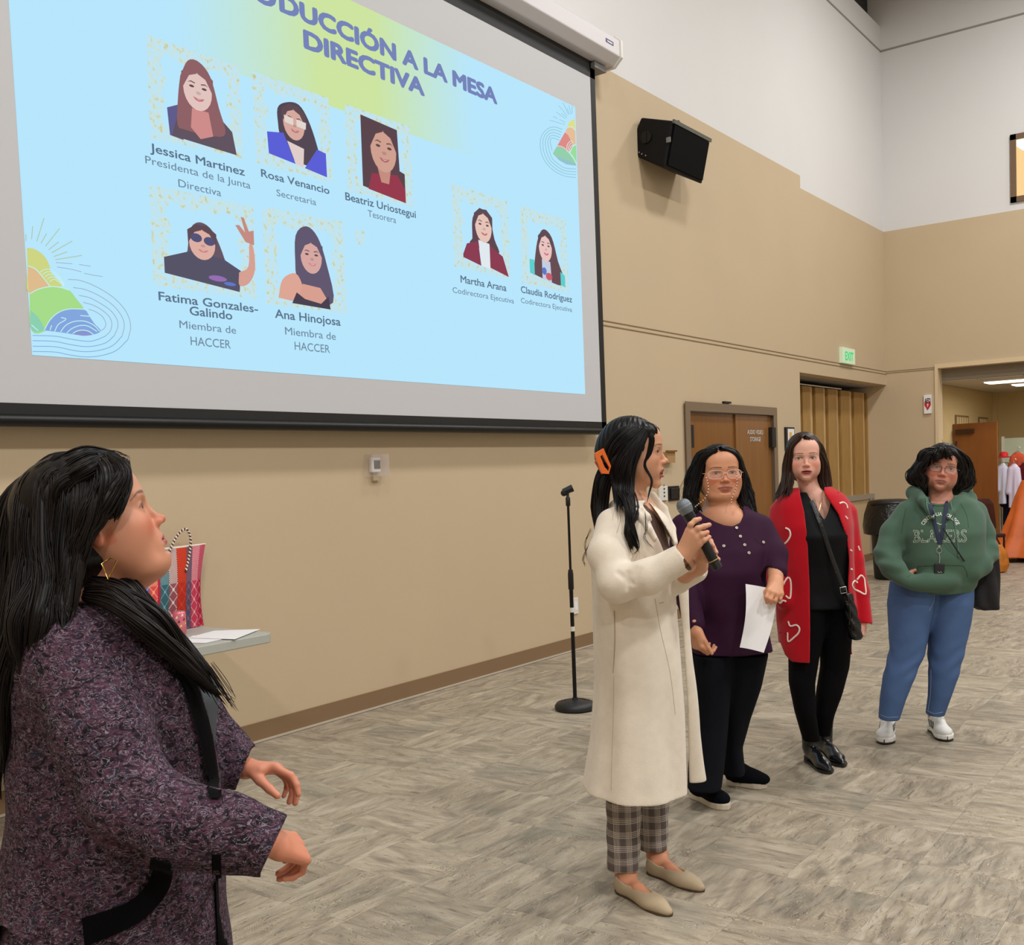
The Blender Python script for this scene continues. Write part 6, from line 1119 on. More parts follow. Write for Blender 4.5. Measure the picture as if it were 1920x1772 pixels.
# ================= the woman in the dark purple blouse
def w_purple():
    D = 4.74; h = Head(P(1349, 887, D), -HF*.985+HR*.05+V(0, 0, .02), V(-.0, 0, 1), 1.03, wide=1.14, fat=.011, jaw=1.06, nose=1.12, mw=1.22)
    root = person('woman in a dark purple blouse with clear glasses holding a white paper', (h.c[0], h.c[1], 0)); SKN = skin_mat('skin_purple'); tone = (205, 146, 112)
    g = sculpt_head(h, .0027, P(1352, 958, D+.01), .058, [(P(1352, 985, D+.0), (.15, .085, .085))]); hd = g.mesh(); col = skin_colors(h, hd[0], tone, (160, 86, 80), (66, 44, 36), .8)
    w1, w2 = P(1454, 1094, 4.54), P(1304, 1180, 4.52)
    g = Vox(*box_of(w1, P(1455, 1060, 4.62), pad=.15), .003); g.rc(P(1455, 1050, 4.64), w1, .042, .030, .02)
    kn = [P(1441, 1108, 4.47), P(1449, 1112, 4.465), P(1457, 1115, 4.47), P(1465, 1114, 4.485)]
    for k, q in enumerate(kn): g.rc(w1, q, .026, .0125, .015)
    for (a, b_, c), r in zip((((1441, 1108, 4.47), (1437, 1120, 4.455), (1438, 1130, 4.47)), ((1449, 1112, 4.465), (1445, 1124, 4.452), (1446, 1131, 4.47)), ((1457, 1115, 4.47), (1454, 1126, 4.46), (1454, 1130, 4.48)), ((1465, 1114, 4.485), (1463, 1123, 4.475), (1461, 1126, 4.49))), (.0098, .0102, .0098, .009)): g.chain([P(*a), P(*b_), P(*c)], [r, r*.92, r*.8], .004)
    g.chain([P(1444, 1100, 4.52), P(1436, 1110, 4.52), P(1436, 1122, 4.51)], [.014, .011, .009], .01); h1 = g.mesh()
    g = Vox(*box_of(w2, pad=.17), .003); hand(g, w2, -V(0, 0, 1)+HR*.12-HF*.15, HR*.9+HF*.35, 1.0, True, (.75, .85, .9, .95), .02, (1.25, .3), wr=.030); h2 = g.mesh()
    # shoes
    hl1, t1, hl2, t2 = PL(1296, 1492, 2, 0), PL(1366, 1520, 2, 0), PL(1362, 1470, 2, 0), PL(1438, 1478, 2, 0); a1 = hl1+nrm(t1-hl1)*.05+V(0, 0, .10); a2 = hl2+nrm(t2-hl2)*.05+V(0, 0, .10)
    hip = P(1362, 1190, D); rb = rough_body(h, 0, hip, .1, P(1285, 985, D), P(1425, 985, D), [P(1288, 1108, 4.61), P(1450, 1050, 4.64)], [w2, w1], [P(1332, 1345, 4.71), P(1377, 1340, 4.84)], [a1, a2], .7)
    tn = lambda m_, k=1: np.tile(L3(tone)*k, (len(m_[0]), 1)); g = Vox(*box_of(a1, a2, t1, t2, pad=.08), .006); g.rc(a1-V(0, 0, .04), a1+V(0, 0, .06), .026); g.rc(a2-V(0, 0, .04), a2+V(0, 0, .06), .026); ft = g.mesh()
    body = mk('body', join([hd, h1, h2, rb, ft]), SKN, root, np.concatenate([col, tn(h1), tn(h2), tn(rb), tn(ft)])); eyes(h, body, (64, 42, 30), (-.05, 1, .03))
    # blouse
    MBL = shirt_mat('purple_crepe', (50, 20, 46), rough=.75, bscale=500, spec=.15)
    s = [sec(1300, 1402, 950, D, .085), sec(1282, 1420, 966, D, .12), sec(1272, 1434, 990, D-.0, .145), sec(1270, 1440, 1030, D-.02, .175), sec(1272, 1440, 1070, D-.03, .185), sec(1276, 1438, 1110, D-.02, .185), sec(1284, 1438, 1160, D, .18), sec(1290, 1443, 1200, D, .18), sec(1291, 1446, 1218, D, .182)]
    lo, hi = box_of(P(1262, 950, D), P(1475, 1230, D), pad=.25); g = Vox(lo, hi, .005)
    g.loft(s, .03, lambda th, z, u, v: .006*np.sin(th*7+z*9)*np.clip((1.25-z)*2, 0, 1)+.004*np.sin(z*30+np.sin(th*3)*2)*np.clip(1-np.abs(z-1.05)*4, 0, 1), n=2.3); g.loft([(q[0]-V(0, 0, .03)*(i == 3), q[1]-.015, q[2]-.015) for i, q in enumerate(s[5:])], .004, sub=True)
    g.chain([P(1424, 992, 4.72), P(1448, 1040, 4.66), P(1455, 1072, 4.60)], [.066, .062, .050], .03); g.cutpx([(1436, 1062), (1452, 1066), (1472, 1082), (1490, 1100), (1440, 1120), (1425, 1080)], 4.4, 4.72, .003)
    g.chain([P(1284, 990, 4.72), P(1279, 1060, 4.66), P(1288, 1110, 4.60), P(1302, 1170, 4.54)], [.066, .060, .055, .046], .03)
    g.cutpx([(1296, 940), (1306, 956), (1322, 968), (1340, 978), (1358, 985), (1374, 987), (1388, 980), (1394, 966), (1392, 950), (1400, 930), (1290, 930)], 4.4, 4.80, .004); g.rc(P(1350, 930, D+.03), P(1350, 965, D+.01), .085, .095, .008, True)
    for x in (1350, 1362, 1373, 1391, 1401, 1412): g.rc(P(x, 990, 4.58), P(x-6 if x < 1380 else x+8, 1030, 4.53), .004, .001, .010, True)
    vq = g.mesh(); bl = mk('blouse', vq, MBL, root); tr = [bvh(vq)]; MBT = mat('pearl_button', (206, 190, 176), .25); mbd = mat('button_dark', (30, 16, 28), .5)
    for x, y in ((1381, 990), (1388, 1006), (1396, 1022), (1404, 1037), (1357, 1024), (1431, 1017)):
        mb = MB(); disc(mb, tr, x, y, .0068, .002, .0022); disc(mb, tr, x, y, .0022, .0052, .0008, 1, 8); mb.build('button', [MBT, mbd], bl, smooth=True)
    mb = MB(); stroke(mb, tr, [(1336, 1022), (1350, 1030), (1370, 1022)], .0012, 0); stroke(mb, tr, [(1414, 1010), (1430, 1022), (1438, 1012)], .0012, 0); stroke(mb, tr, [(1378, 987), (1392, 1018), (1408, 1048)], .001, 0); mb.build('seams', [mat('seam_purple', (34, 16, 34), .9)], bl, kind='stuff')
    # trousers
    MT = shirt_mat('black_wide_trousers', (15, 17, 24), bscale=600)
    la = [sec(1291, 1368, 1222, D, .16), sec(1296, 1366, 1290, D-.02, .13), sec(1300, 1362, 1360, D-.03, .11), sec(1292, 1356, 1440, D-.06, .10), sec(1290, 1352, 1478, D-.10, .10)]; lb = [sec(1350, 1438, 1222, D+.03, .15), sec(1352, 1424, 1285, D+.06, .12), sec(1350, 1404, 1345, D+.10, .10), sec(1350, 1390, 1400, D+.13, .09), sec(1352, 1396, 1448, D+.14, .09)]
    la[-1] = (V(*la[-1][0][:2], max(la[-1][0][2], .045)), la[-1][1], .085); g = Vox(*box_of(*[q[0] for q in la+lb], pad=.22), .006); g.loft(la, .03, lambda th, z, u, v: .004*np.sin(th*4+z*7)); g.loft(lb, .04, lambda th, z, u, v: .004*np.sin(th*4+z*8)); mk('trousers', g.mesh(), MT, root)
    MU = mat('black_knit_shoe', (12, 14, 20), .95, spec=.1, bump=.3, bscale=500); MW = mat('white_rubber_sole', (206, 196, 178), .6)
    for hl, t_ in ((hl1, t1), (hl2, t2)):
        h0, Y, X, L = foot_frame(hl, t_); p = lambda x, y, z: h0+X*x+Y*y+V(0, 0, z); M = np.array([X, Y, V(0, 0, 1)]); lo, hi = box_of(h0, h0+Y*L, pad=.08); lo[2] = .02; hi[2] = .16; g = Vox(lo, hi, .0035)
        g.ell(p(0, .05, .060), (.036, .052, .060), M, .02); g.ell(p(0, L*.45, .050), (.038, .08, .045), M, .03); g.ell(p(.002, L*.72, .042), (.047, .07, .032), M, .02); sh = mk('shoe', g.mesh(), MU, root)
        mb = MB(); sole_shape(mb, h0, Y, X, L, [(a, b*1.16, c*1.16) for a, b, c in SOLE], 0, .030); mb.build('sole', [MW], sh, bevel=.006)
    # hair
    MH = hair_mat('hair_black_purple', (8, 7, 7), (32, 26, 24)); H = Hair(9)
    cap = scalp(h, .0035, .010, .070, extra=lambda g_: g_.ell(h.p(0, -.05, -.03), np.array([.085, .07, .09]), h.M, .03)).mesh()
    kw = dict(nn=30, jit=.006, r=.0018, wave=.004, freq=1.6)
    sheet(H, PX([(1344, 842, 4.66), (1320, 858, 4.68), (1311, 890, 4.70), (1306, 930, 4.70), (1316, 962, 4.66)]), PX([(1340, 840, 4.70), (1312, 860, 4.74), (1292, 900, 4.74), (1284, 940, 4.72), (1294, 966, 4.68)]), 6, [.008, .018, .024, .026, .012], **kw)
    sheet(H, PX([(1350, 841, 4.66), (1374, 852, 4.68), (1388, 885, 4.71), (1390, 925, 4.72), (1400, 962, 4.68)]), PX([(1352, 840, 4.70), (1382, 858, 4.74), (1394, 900, 4.76), (1404, 940, 4.74), (1424, 968, 4.70)]), 6, [.008, .015, .018, .022, .010], **kw)
    for _ in range(14): x = H.r.uniform(-8, 8); H.wisp(PX([(1295+x*.4, 890, 4.7), (1279+x, 925, 4.7), (1284+x, 955, 4.68)]), .0008, .006)
    H.build(MH, root, [cap])
    gl = glasses(h, root, (226, 178, 160), cx=.0350, w=.0275, hh=.0185, dz=-.008, r=.0017)
    mb = MB(); k = 0
    for pts in ([(1324, 893, 4.60), (1327, 906, 4.60), (1328, 920, 4.60), (1322, 934, 4.61), (1312, 943, 4.63), (1304, 950, 4.64)], [(1381, 890, 4.62), (1382, 905, 4.62), (1379, 918, 4.62), (1373, 932, 4.62), (1371, 944, 4.62)]):
        q = bez(PX(pts), 5)
        for i, c in enumerate(q): mb.ball(c, .0030 if i % 2 else .0022, 8, i % 2)
    mb.build('beaded_chain', [mat('bead_red', (146, 40, 36), .3), mat('bead_white', (230, 214, 196), .3)], gl, smooth=True, kind='stuff')
    # the paper, its own thing
    tl, tr_, br, bl2 = P(1398, 1095, 4.50), P(1457, 1106, 4.50), P(1432, 1224, 4.47), P(1387, 1214, 4.46); vs, fs = [], []; n = 12
    for s_ in (0, .0012):
        for j in range(n+1):
            for i in range(n+1): u, v = i/n, j/n; q = (tl*(1-u)+tr_*u)*(1-v)+(bl2*(1-u)+br*u)*v; q = q+HR*.012*math.sin(math.pi*v)*(1 if 1 else 0)+HF*(.02*math.sin(math.pi*u)+s_); vs.append(q)
    W = n+1
    for j in range(n):
        for i in range(n): a = j*W+i; fs += [(a, a+1, a+W+1, a+W), (a+W*W, a+W*W+W, a+W*W+W+1, a+W*W+1)]
    o = MB().add(vs, fs).build('paper_sheet', [M_PAPER], smooth=True); tag(o, 'white paper sheet held in the hand of the woman in purple', 'paper')
w_purple()
# ================= the woman in the red cardigan with hearts
def w_red():
    D = 5.16; h = Head(P(1508, 859, D), -HF*.97-HR*.17+V(0, 0, .0), V(0, 0, 1), 1.0, wide=1.03, jaw=1.02)
    root = person('woman in a long red cardigan with white heart outlines over black clothes', (h.c[0], h.c[1], 0)); SKN = skin_mat('skin_red'); tone = (226, 172, 152)
    g = sculpt_head(h, .0027, P(1521, 925, D+.02), .046, [(P(1530, 955, D+.02), (.13, .07, .09))]); hd = g.mesh(); col = skin_colors(h, hd[0], tone, (150, 34, 46), (104, 66, 50), .6, .9)
    w1, w2 = P(1618, 1163, 5.12), P(1480, 1110, 5.12); g = Vox(*box_of(w1, pad=.13), .0035); hand(g, w1, -V(0, 0, 1)+HR*.0, HF*.5-HR*.8, .85, False, (.9, .9, .9, .9), .03, (.9, .3)); h1 = g.mesh()
    g = Vox(*box_of(w2, pad=.14), .0045); hand(g, P(1490, 1120, 5.16), -V(0, 0, 1), HR*.9, .6, True, (.4, .4, .4, .4), .03); h2 = g.mesh()
    hl1, t1, hl2, t2 = PL(1513, 1425, 2, 0), PL(1557, 1453, 2, 0), PL(1540, 1412, 2, 0), PL(1582, 1440, 2, 0); a1 = hl1+nrm(t1-hl1)*.045+V(0, 0, .10); a2 = hl2+nrm(t2-hl2)*.045+V(0, 0, .10)
    hip = P(1550, 1150, D+.02); rb = rough_body(h, 0, hip, .1, P(1465, 960, D), P(1585, 950, D), [P(1450, 1050, D), P(1600, 1050, D)], [w2, w1], [P(1503, 1270, 5.14), P(1562, 1275, 5.2)], [a1, a2], .75)
    tn = lambda m_: np.tile(L3(tone), (len(m_[0]), 1)); g = Vox(*box_of(a1, a2, pad=.08), .006); g.rc(a1-V(0, 0, .05), a1+V(0, 0, .05), .024); g.rc(a2-V(0, 0, .05), a2+V(0, 0, .05), .024); ft = g.mesh()
    body = mk('body', join([hd, h1, h2, rb, ft]), SKN, root, np.concatenate([col, tn(h1), tn(h2), tn(rb), tn(ft)])); eyes(h, body, (92, 104, 96), (-.18, 1, .0))
    MK_ = shirt_mat('black_blouse', (10, 11, 15), rough=.6, bscale=400, spec=.15)
    s = [sec(1496, 1556, 922, D, .07), sec(1478, 1572, 935, D, .10), sec(1468, 1588, 960, D-.01, .125), sec(1470, 1592, 1005, D-.03, .145), sec(1476, 1590, 1060, D-.01, .13), sec(1480, 1592, 1110, D, .13), sec(1484, 1594, 1138, D, .135)]
    g = Vox(*box_of(*[q[0] for q in s], pad=.26), .005); g.loft(s, .03, lambda th, z, u, v: .005*np.sin(th*6+z*10)*np.clip((1.2-z)*2.5, 0, 1)); g.cutpx([(1508, 912), (1516, 930), (1530, 952), (1546, 976), (1554, 958), (1558, 936), (1554, 912)], 4.9, D+.02, .004); g.rc(P(1522, 905, D+.02), P(1524, 935, D+.02), .058, .066, .008, True); mk('blouse', g.mesh(), MK_, root)
    MT = shirt_mat('black_leggings', (9, 9, 12), bscale=500)
    la = [sec(1484, 1548, 1128, D, .12), sec(1482, 1545, 1180, D, .11), sec(1480, 1534, 1232, D-.01, .09), sec(1480, 1527, 1280, D-.02, .068), sec(1491, 1528, 1335, D-.01, .062), sec(1506, 1537, 1388, 5.2, .044)]
    lb = [sec(1536, 1595, 1128, D+.01, .12), sec(1540, 1594, 1190, D+.02, .11), sec(1540, 1590, 1250, D+.04, .085), sec(1531, 1578, 1300, D+.05, .066), sec(1529, 1563, 1340, D+.08, .058), sec(1532, 1556, 1378, D+.12, .042)]
    g = Vox(*box_of(*[q[0] for q in la+lb], pad=.18), .005); g.loft(la, .02); g.loft(lb, .025); mk('leggings', g.mesh(), MT, root)
    ML = mat('black_boot_leather', (14, 14, 16), .28, spec=.6)
    for hl, t_, a in ((hl1, t1, a1), (hl2, t2, a2)):
        h0, Y, X, L = foot_frame(hl, t_); p = lambda x, y, z: h0+X*x+Y*y+V(0, 0, z); M = np.array([X, Y, V(0, 0, 1)]); lo, hi = box_of(h0, h0+Y*L, pad=.07); lo[2] = 0; hi[2] = .22; g = Vox(lo, hi, .0035)
        g.rc(p(0, .050, .185), p(0, .045, .09), .044, .040, .01); g.ell(p(0, .045, .060), (.032, .045, .040), M, .02); g.ell(p(0, L*.45, .045), (.033, .07, .036), M, .03); g.ell(p(0, L*.68, .030), (.040, .06, .028), M, .02); g.ell(p(0, L*.88, .020), (.018, L*.13, .018), M, .02)
        sh = mk('boot', g.mesh(), ML, root); mb = MB(); sole_shape(mb, h0, Y, X, L, SOLE, .006, .014); mb.prism([p(x, y, 0) for x, y in rr(-.026, .026, .006, .058, .02)], (0, 0, .03)); mb.build('heel', [M_BLACK], sh)
    MR = shirt_mat('red_knit', (182, 16, 32), rough=.95, bscale=420, sheen=.2)
    s = [sec(1488, 1554, 914, D, .075), sec(1464, 1578, 926, D, .11), sec(1450, 1592, 945, D, .135), sec(1447, 1598, 985, D-.01, .155), sec(1454, 1599, 1040, D-.01, .15), sec(1458, 1600, 1100, D, .145), sec(1458, 1604, 1160, D, .15), sec(1462, 1606, 1210, D, .155), sec(1468, 1606, 1233, D, .155)]
    g = Vox(*box_of(P(1430, 950, D), P(1640, 1180, D), P(1520, 1250, D), P(1520, 905, D), pad=.22), .0048); g.loft(s, .03, lambda th, z, u, v: .004*np.sin(th*5+z*6)); g.loft([(q[0]-V(0, 0, .04)*(i == 5)+V(0, 0, 0), q[1]-.014, q[2]-.014) for i, q in enumerate(s[3:])], .003, sub=True); g.loft([(q[0], q[1]-.016, q[2]-.016) for q in s[1:5]], .003, sub=True)
    g.cutpx([(1498, 905), (1500, 925), (1508, 960), (1514, 1010), (1518, 1100), (1519, 1180), (1518, 1262), (1640, 1262), (1601, 1200), (1593, 1150), (1590, 1100), (1592, 1050), (1588, 1010), (1572, 965), (1546, 925), (1544, 905)], 4.85, D+.04, .003); g.cutpx([(1440, 1200), (1463, 1205), (1472, 1228), (1484, 1240), (1492, 1262), (1430, 1262)], 4.8, 5.5, .003); g.rc(P(1522, 895, D+.01), P(1524, 930, D+.01), .062, .072, .006, True)
    g.chain([P(1466, 962, D), P(1450, 1040, D-.02), P(1456, 1090, D-.06), P(1472, 1125, D-.07)], [.058, .054, .050, .044], .03); g.chain([P(1588, 962, D), P(1600, 1050, D), P(1612, 1110, D-.02), P(1619, 1166, D-.04)], [.050, .048, .044, .042], .02); g.cutpx([(1600, 1166), (1634, 1170), (1640, 1210), (1596, 1210)], 4.95, 5.3, .003)
    vq = g.mesh(clean=True); cg = mk('cardigan', vq, MR, root); tr = [bvh(vq)]; MHT = mat('white_heart_yarn', (236, 222, 212), .9)
    for l in ([(1574, 944), (1581, 942), (1587, 946), (1589, 953)], [(1585, 968), (1589, 973)], [(1473, 990), (1480, 994), (1482, 1004), (1477, 1014), (1471, 1020)], [(1469, 1096), (1471, 1091), (1477, 1083), (1482, 1088), (1483, 1105), (1481, 1122), (1473, 1117)],
              [(1478, 1165), (1482, 1174), (1493, 1172), (1499, 1178), (1497, 1187), (1488, 1196), (1478, 1203), (1477, 1186)], [(1607, 1087), (1614, 1079), (1620, 1084), (1622, 1096), (1623, 1114), (1611, 1109), (1601, 1104), (1598, 1095), (1603, 1089), (1608, 1093)], [(1459, 1126), (1463, 1131), (1468, 1126), (1474, 1128)], [(1609, 1024), (1612, 1032)], [(1594, 1031), (1597, 1033)], [(1595, 1067), (1598, 1068)]):
        mb = MB(); stroke(mb, tr, l, .0042, .001, 6, flatk=.7); 
        if mb.v: mb.build('heart', [MHT], cg, smooth=True)
    mb = MB(); stroke(mb, tr, [(1462, 1186), (1475, 1188)], .002, .001); mb.build('pocket_edge', [mat('red_dark', (130, 10, 24), .9)], cg) if mb.v else None
    MH = hair_mat('hair_chestnut', (30, 17, 12), (84, 56, 38)); H = Hair(11); cap = scalp(h, .0035, .011, .062, extra=lambda g_: g_.ell(h.p(0, -.05, -.03), np.array([.078, .06, .09]), h.M, .03)).mesh(); kw = dict(nn=30, jit=.004, r=.0018)
    sheet(H, PX([(1501, 820, 5.08), (1486, 838, 5.10), (1481, 868, 5.12), (1484, 900, 5.12), (1483, 930, 5.08)]), PX([(1500, 819, 5.12), (1480, 842, 5.16), (1473, 880, 5.17), (1466, 910, 5.14), (1446, 940, 5.08)]), 6, [.008, .014, .018, .018, .008], **kw)
    sheet(H, PX([(1508, 819, 5.08), (1526, 836, 5.10), (1538, 868, 5.13), (1540, 900, 5.14), (1546, 924, 5.11)]), PX([(1510, 818, 5.12), (1536, 838, 5.15), (1547, 870, 5.18), (1551, 905, 5.18), (1556, 926, 5.14)]), 6, [.008, .014, .018, .018, .010], **kw)
    H.build(MH, root, [cap]); mb = MB(); mb.tube(bez(PX([(1524, 925, 5.10), (1530, 945, 5.07), (1535, 958, 5.06), (1540, 940, 5.08), (1542, 922, 5.12)]), 6), .0012, 5); mb.ball(P(1535, 962, 5.055), .006, 10); mb.build('necklace', [mat('gold_chain', (214, 178, 120), .25, metal=1)], root, smooth=True)
    # bag with its strap
    t = thing('shoulder_bag', 'black leather crossbody bag with silver buckle on the woman in red', 'bag', tuple(P(1598, 1198, 5.02))); MBG = mat('bag_leather', (14, 14, 15), .3, bump=.6, bscale=60, bdist=.006)
    g = Vox(*box_of(P(1590, 1105, 5.0), P(1606, 1200, 5.0), pad=.09), .004); s2 = [sec(1581, 1597, 1112, 5.0, .02), sec(1584, 1604, 1140, 5.0, .032), sec(1588, 1612, 1170, 5.0, .04), sec(1592, 1616, 1192, 5.0, .042), sec(1596, 1612, 1199, 5.0, .035)]; g.loft(s2, .01, lambda th, z, u, v: .003*np.sin(z*90+th*4)); mk('body', g.mesh(), MBG, t)
    MB().tube(bez(PX([(1522, 938, 5.03), (1540, 985, 4.985), (1560, 1045, 4.985), (1584, 1108, 4.98)]), 8), .010, 6, flatn=-FW, flatk=.2).build('strap', [MBG], t, smooth=True); mb = MB(); mb.tube([P(*q, 4.965) for q in ((1575, 1102), (1586, 1100), (1588, 1111), (1577, 1113))], .0022, 5, closed=True); mb.build('buckle', [M_ALU], t)
    MB().tube(bez(PX([(1590, 1120, 4.96), (1594, 1150, 4.955), (1592, 1172, 4.955)]), 5), [.003]*11, 5).build('tassel', [MBG], t, smooth=True)
w_red()
# ================= the woman in the green hooded sweatshirt
def w_green():
    D = 5.48; h = Head(P(1766, 879, D), -HF*.94-HR*.30+V(0, 0, .06), V(0, 0, 1)+HR*.20, 1.04, wide=1.06, jaw=1.05, nose=1.1, fat=.003)
    root = person('woman in a green hooded sweatshirt and blue jeans with hands in the pocket', (h.c[0], h.c[1], 0)); SKN = skin_mat('skin_green'); tone = (200, 140, 118)
    g = sculpt_head(h, .0028, P(1764, 940, D+.01), .052, [(P(1766, 960, D+.03), (.11, .07, .07))]); hd = g.mesh(); col = skin_colors(h, hd[0], tone, (158, 92, 84), (60, 44, 40), .8)
    w1, w2 = P(1690, 1080, 5.34), P(1817, 1072, 5.33); g = Vox(*box_of(w1, pad=.14), .0045); hand(g, w1, HR*.75-V(0, 0, .45), HF, .9, True, (.2, .2, .2, .2)); h1 = g.mesh(); g = Vox(*box_of(w2, pad=.14), .0045); hand(g, w2, -HR*.55-V(0, 0, .75), HF, .9, False, (.2, .2, .2, .2)); h2 = g.mesh()
    hl1, t1, hl2, t2 = PL(1667, 1374, 2, 0), PL(1656, 1402, 2, 0), PL(1748, 1368, 2, 0), PL(1782, 1396, 2, 0); 
    t1 = hl1+nrm(t1-hl1)*.275; t2 = hl2+nrm(t2-hl2)*.275; a1 = hl1+nrm(t1-hl1)*.06+V(0, 0, .10); a2 = hl2+nrm(t2-hl2)*.06+V(0, 0, .10)
    hip = P(1745, 1110, D); rb = rough_body(h, 0, hip, .1, P(1705, 955, D), P(1825, 955, D), [P(1662, 1035, 5.44), P(1848, 1030, 5.46)], [w1, w2], [P(1697, 1240, 5.5), P(1770, 1240, 5.5)], [a1, a2], .8)
    tn = lambda m_: np.tile(L3(tone), (len(m_[0]), 1)); g = Vox(*box_of(a1, a2, t1, t2, pad=.08), .006); foot_skin(g, hl1, t1, a1); foot_skin(g, hl2, t2, a2); ft = g.mesh()
    body = mk('body', join([hd, h1, h2, rb, ft]), SKN, root, np.concatenate([col, tn(h1), tn(h2), tn(rb), tn(ft)])); eyes(h, body, (60, 44, 34), (.18, 1, .12))
    # jeans
    MJ = mat('blue_denim', (78, 104, 148), .85, spec=.15, bump=.3, bscale=420, vary=.16, vscale=5)
    lf = [sec(1674, 1752, 1090, D, .14), sec(1668, 1748, 1130, D, .14), sec(1669, 1741, 1165, D, .12), sec(1671, 1732, 1220, D-.01, .098), sec(1658, 1712, 1270, D-.01, .085), sec(1652, 1696, 1310, D, .075), sec(1649, 1684, 1348, D+.02, .062)]
    rg = [sec(1740, 1820, 1090, D, .14), sec(1740, 1819, 1130, D, .14), sec(1741, 1816, 1165, D, .12), sec(1743, 1806, 1215, D, .098), sec(1744, 1794, 1265, D, .085), sec(1743, 1780, 1305, D+.01, .072), sec(1738, 1768, 1340, D+.03, .060)]
    g = Vox(*box_of(*[q[0] for q in lf+rg], pad=.22), .005); wr_ = lambda th, z, u, v: .0030*np.sin(z*60+np.sin(th*2)*2.5)*np.clip(1-np.abs(z-.46)*7, 0, 1)+.0014*np.sin(z*60+th*3)*np.clip((z-.72)*6, 0, 1)
    g.loft(lf, .02, wr_); g.loft(rg, .03, wr_); vq = g.mesh(); j = mk('jeans', vq, MJ, root); tr = [bvh(vq)]; mb = MB(); stroke(mb, tr, [(1651, 1340), (1664, 1345), (1684, 1344)], .0012, .0005); stroke(mb, tr, [(1739, 1333), (1752, 1338), (1768, 1335)], .0012, .0005); stroke(mb, tr, [(1746, 1255), (1745, 1300), (1740, 1334)], .0012, .0005); stroke(mb, tr, [(1752, 1112), (1750, 1130), (1742, 1145)], .001, .0005); mb.build('stitching', [mat('denim_stitch', (150, 166, 190), .9)], j, kind='stuff')
    # sneakers
    MW = mat('white_sneaker_mesh', (228, 228, 224), .8, bump=.35, bscale=500); MSO = mat('sneaker_midsole', (232, 230, 226), .6); MST = mat('sneaker_stripe', (46, 50, 48), .6)
    for hl, t_ in ((hl1, t1), (hl2, t2)):
        h0, Y, X, L = foot_frame(hl, t_); p = lambda x, y, z: h0+X*x+Y*y+V(0, 0, z); M = np.array([X, Y, V(0, 0, 1)]); lo, hi = box_of(h0, h0+Y*L, pad=.08); lo[2] = .015; hi[2] = .17; g = Vox(lo, hi, .0032)
        g.ell(p(0, .055, .070), (.037, .056, .060), M, .02); g.ell(p(0, L*.46, .055), (.036, .075, .055), M, .03); g.ell(p(.002, L*.74, .042), (.046, .065, .032), M, .02); g.ell(p(0, .055, .125), (.027, .045, .034), M, .004, True); g.ell(p(0, .115, .115), (.016, .03, .018), M, .01)
        vq = g.mesh(); sh = mk('sneaker', vq, MW, root); t3 = [bvh(vq)]; mb = MB(); sole_shape(mb, h0, Y, X, L, [(a, b*1.22, c*1.22) for a, b, c in SOLE], .010, .036); mb.build('midsole', [MSO], sh, bevel=.007)
        mb = MB(); sole_shape(mb, h0, Y, X, L, [(a, b*1.15, c*1.15) for a, b, c in SOLE], 0, .010); mb.prism([p(x, L*.985-abs(x)*.9, .0) for x in (-.026, -.013, 0, .013, .026)]+[p(x, L*1.006-abs(x)*.9, .0) for x in (.026, .013, 0, -.013, -.026)], (0, 0, .030)); mb.build('outsole', [M_BLACK], sh)
        def hit(x, y, z, sx):                                             # from the side onto the shoe
            o = Vector(p(x+sx*.2, y, z)); r_ = t3[0].ray_cast(o, Vector(X*-sx)); return None if r_[0] is None else np.array(r_[0])+X*sx*.0015
        mb = MB()
        for sx in (-1, 1):
            for k in range(3):
                y0 = L*.50-k*.030; q = [hit(0, y0+.012, .040, sx), hit(0, y0+.026, .040, sx), hit(0, y0+.004, .078, sx), hit(0, y0-.010, .078, sx)]
                if all(v is not None for v in q): mb.prism(q, X*sx*.0012)
        mb.build('stripes', [MST], sh, kind='stuff'); mb = MB()
        for k in range(6):
            y = L*(.40+.042*k); z = .118-.010*k
            for a, b_ in ((-.018, .018),):
                q = []
                for x in np.linspace(a, b_, 6):
                    r_ = t3[0].ray_cast(Vector(p(x, y+x*.35*(1 if k % 2 else -1), .3)), Vector((0, 0, -1)))
                    if r_[0] is not None: q.append(np.array(r_[0])+V(0, 0, .002))
                mb.tube(q, .0022, 5)
        mb.tube(bez([p(0, L*.40, .125), p(.018, L*.42, .135), p(.026, L*.50, .10), p(.012, L*.45, .118)], 5), .002, 5); mb.tube(bez([p(0, L*.40, .125), p(-.018, L*.42, .135), p(-.024, L*.50, .10)], 5), .002, 5); mb.build('laces', [MSO], sh, smooth=True, kind='stuff')
    # sweatshirt
    MG = shirt_mat('green_fleece', (74, 100, 84), rough=.95, bscale=380, sheen=.15)
    s = [sec(1722, 1806, 930, D, .10), sec(1700, 1826, 942, D, .13), sec(1690, 1838, 962, D, .155), sec(1686, 1842, 1000, D-.01, .185), sec(1688, 1838, 1040, D-.01, .195), sec(1690, 1830, 1070, D-.0, .195), sec(1694, 1822, 1095, D, .185), sec(1704, 1812, 1108, D, .165)]
    g = Vox(*box_of(P(1635, 1000, 5.45), P(1870, 1040, 5.45), P(1760, 905, D), P(1760, 1115, D), pad=.25), .005)
    def dq(th, z, u, v): return .005*np.sin(th*6+z*14)*np.clip((1.1-z)*4, 0, 1)+.004*np.sin(z*34+np.sin(th*4))
    g.loft(s, .03, dq, n=2.4); g.loft([(q[0]-V(0, 0, .03)*(i == 1), q[1]-.02, q[2]-.02) for i, q in enumerate(s[6:])], .004, sub=True)
    sl = lambda A, z0: None
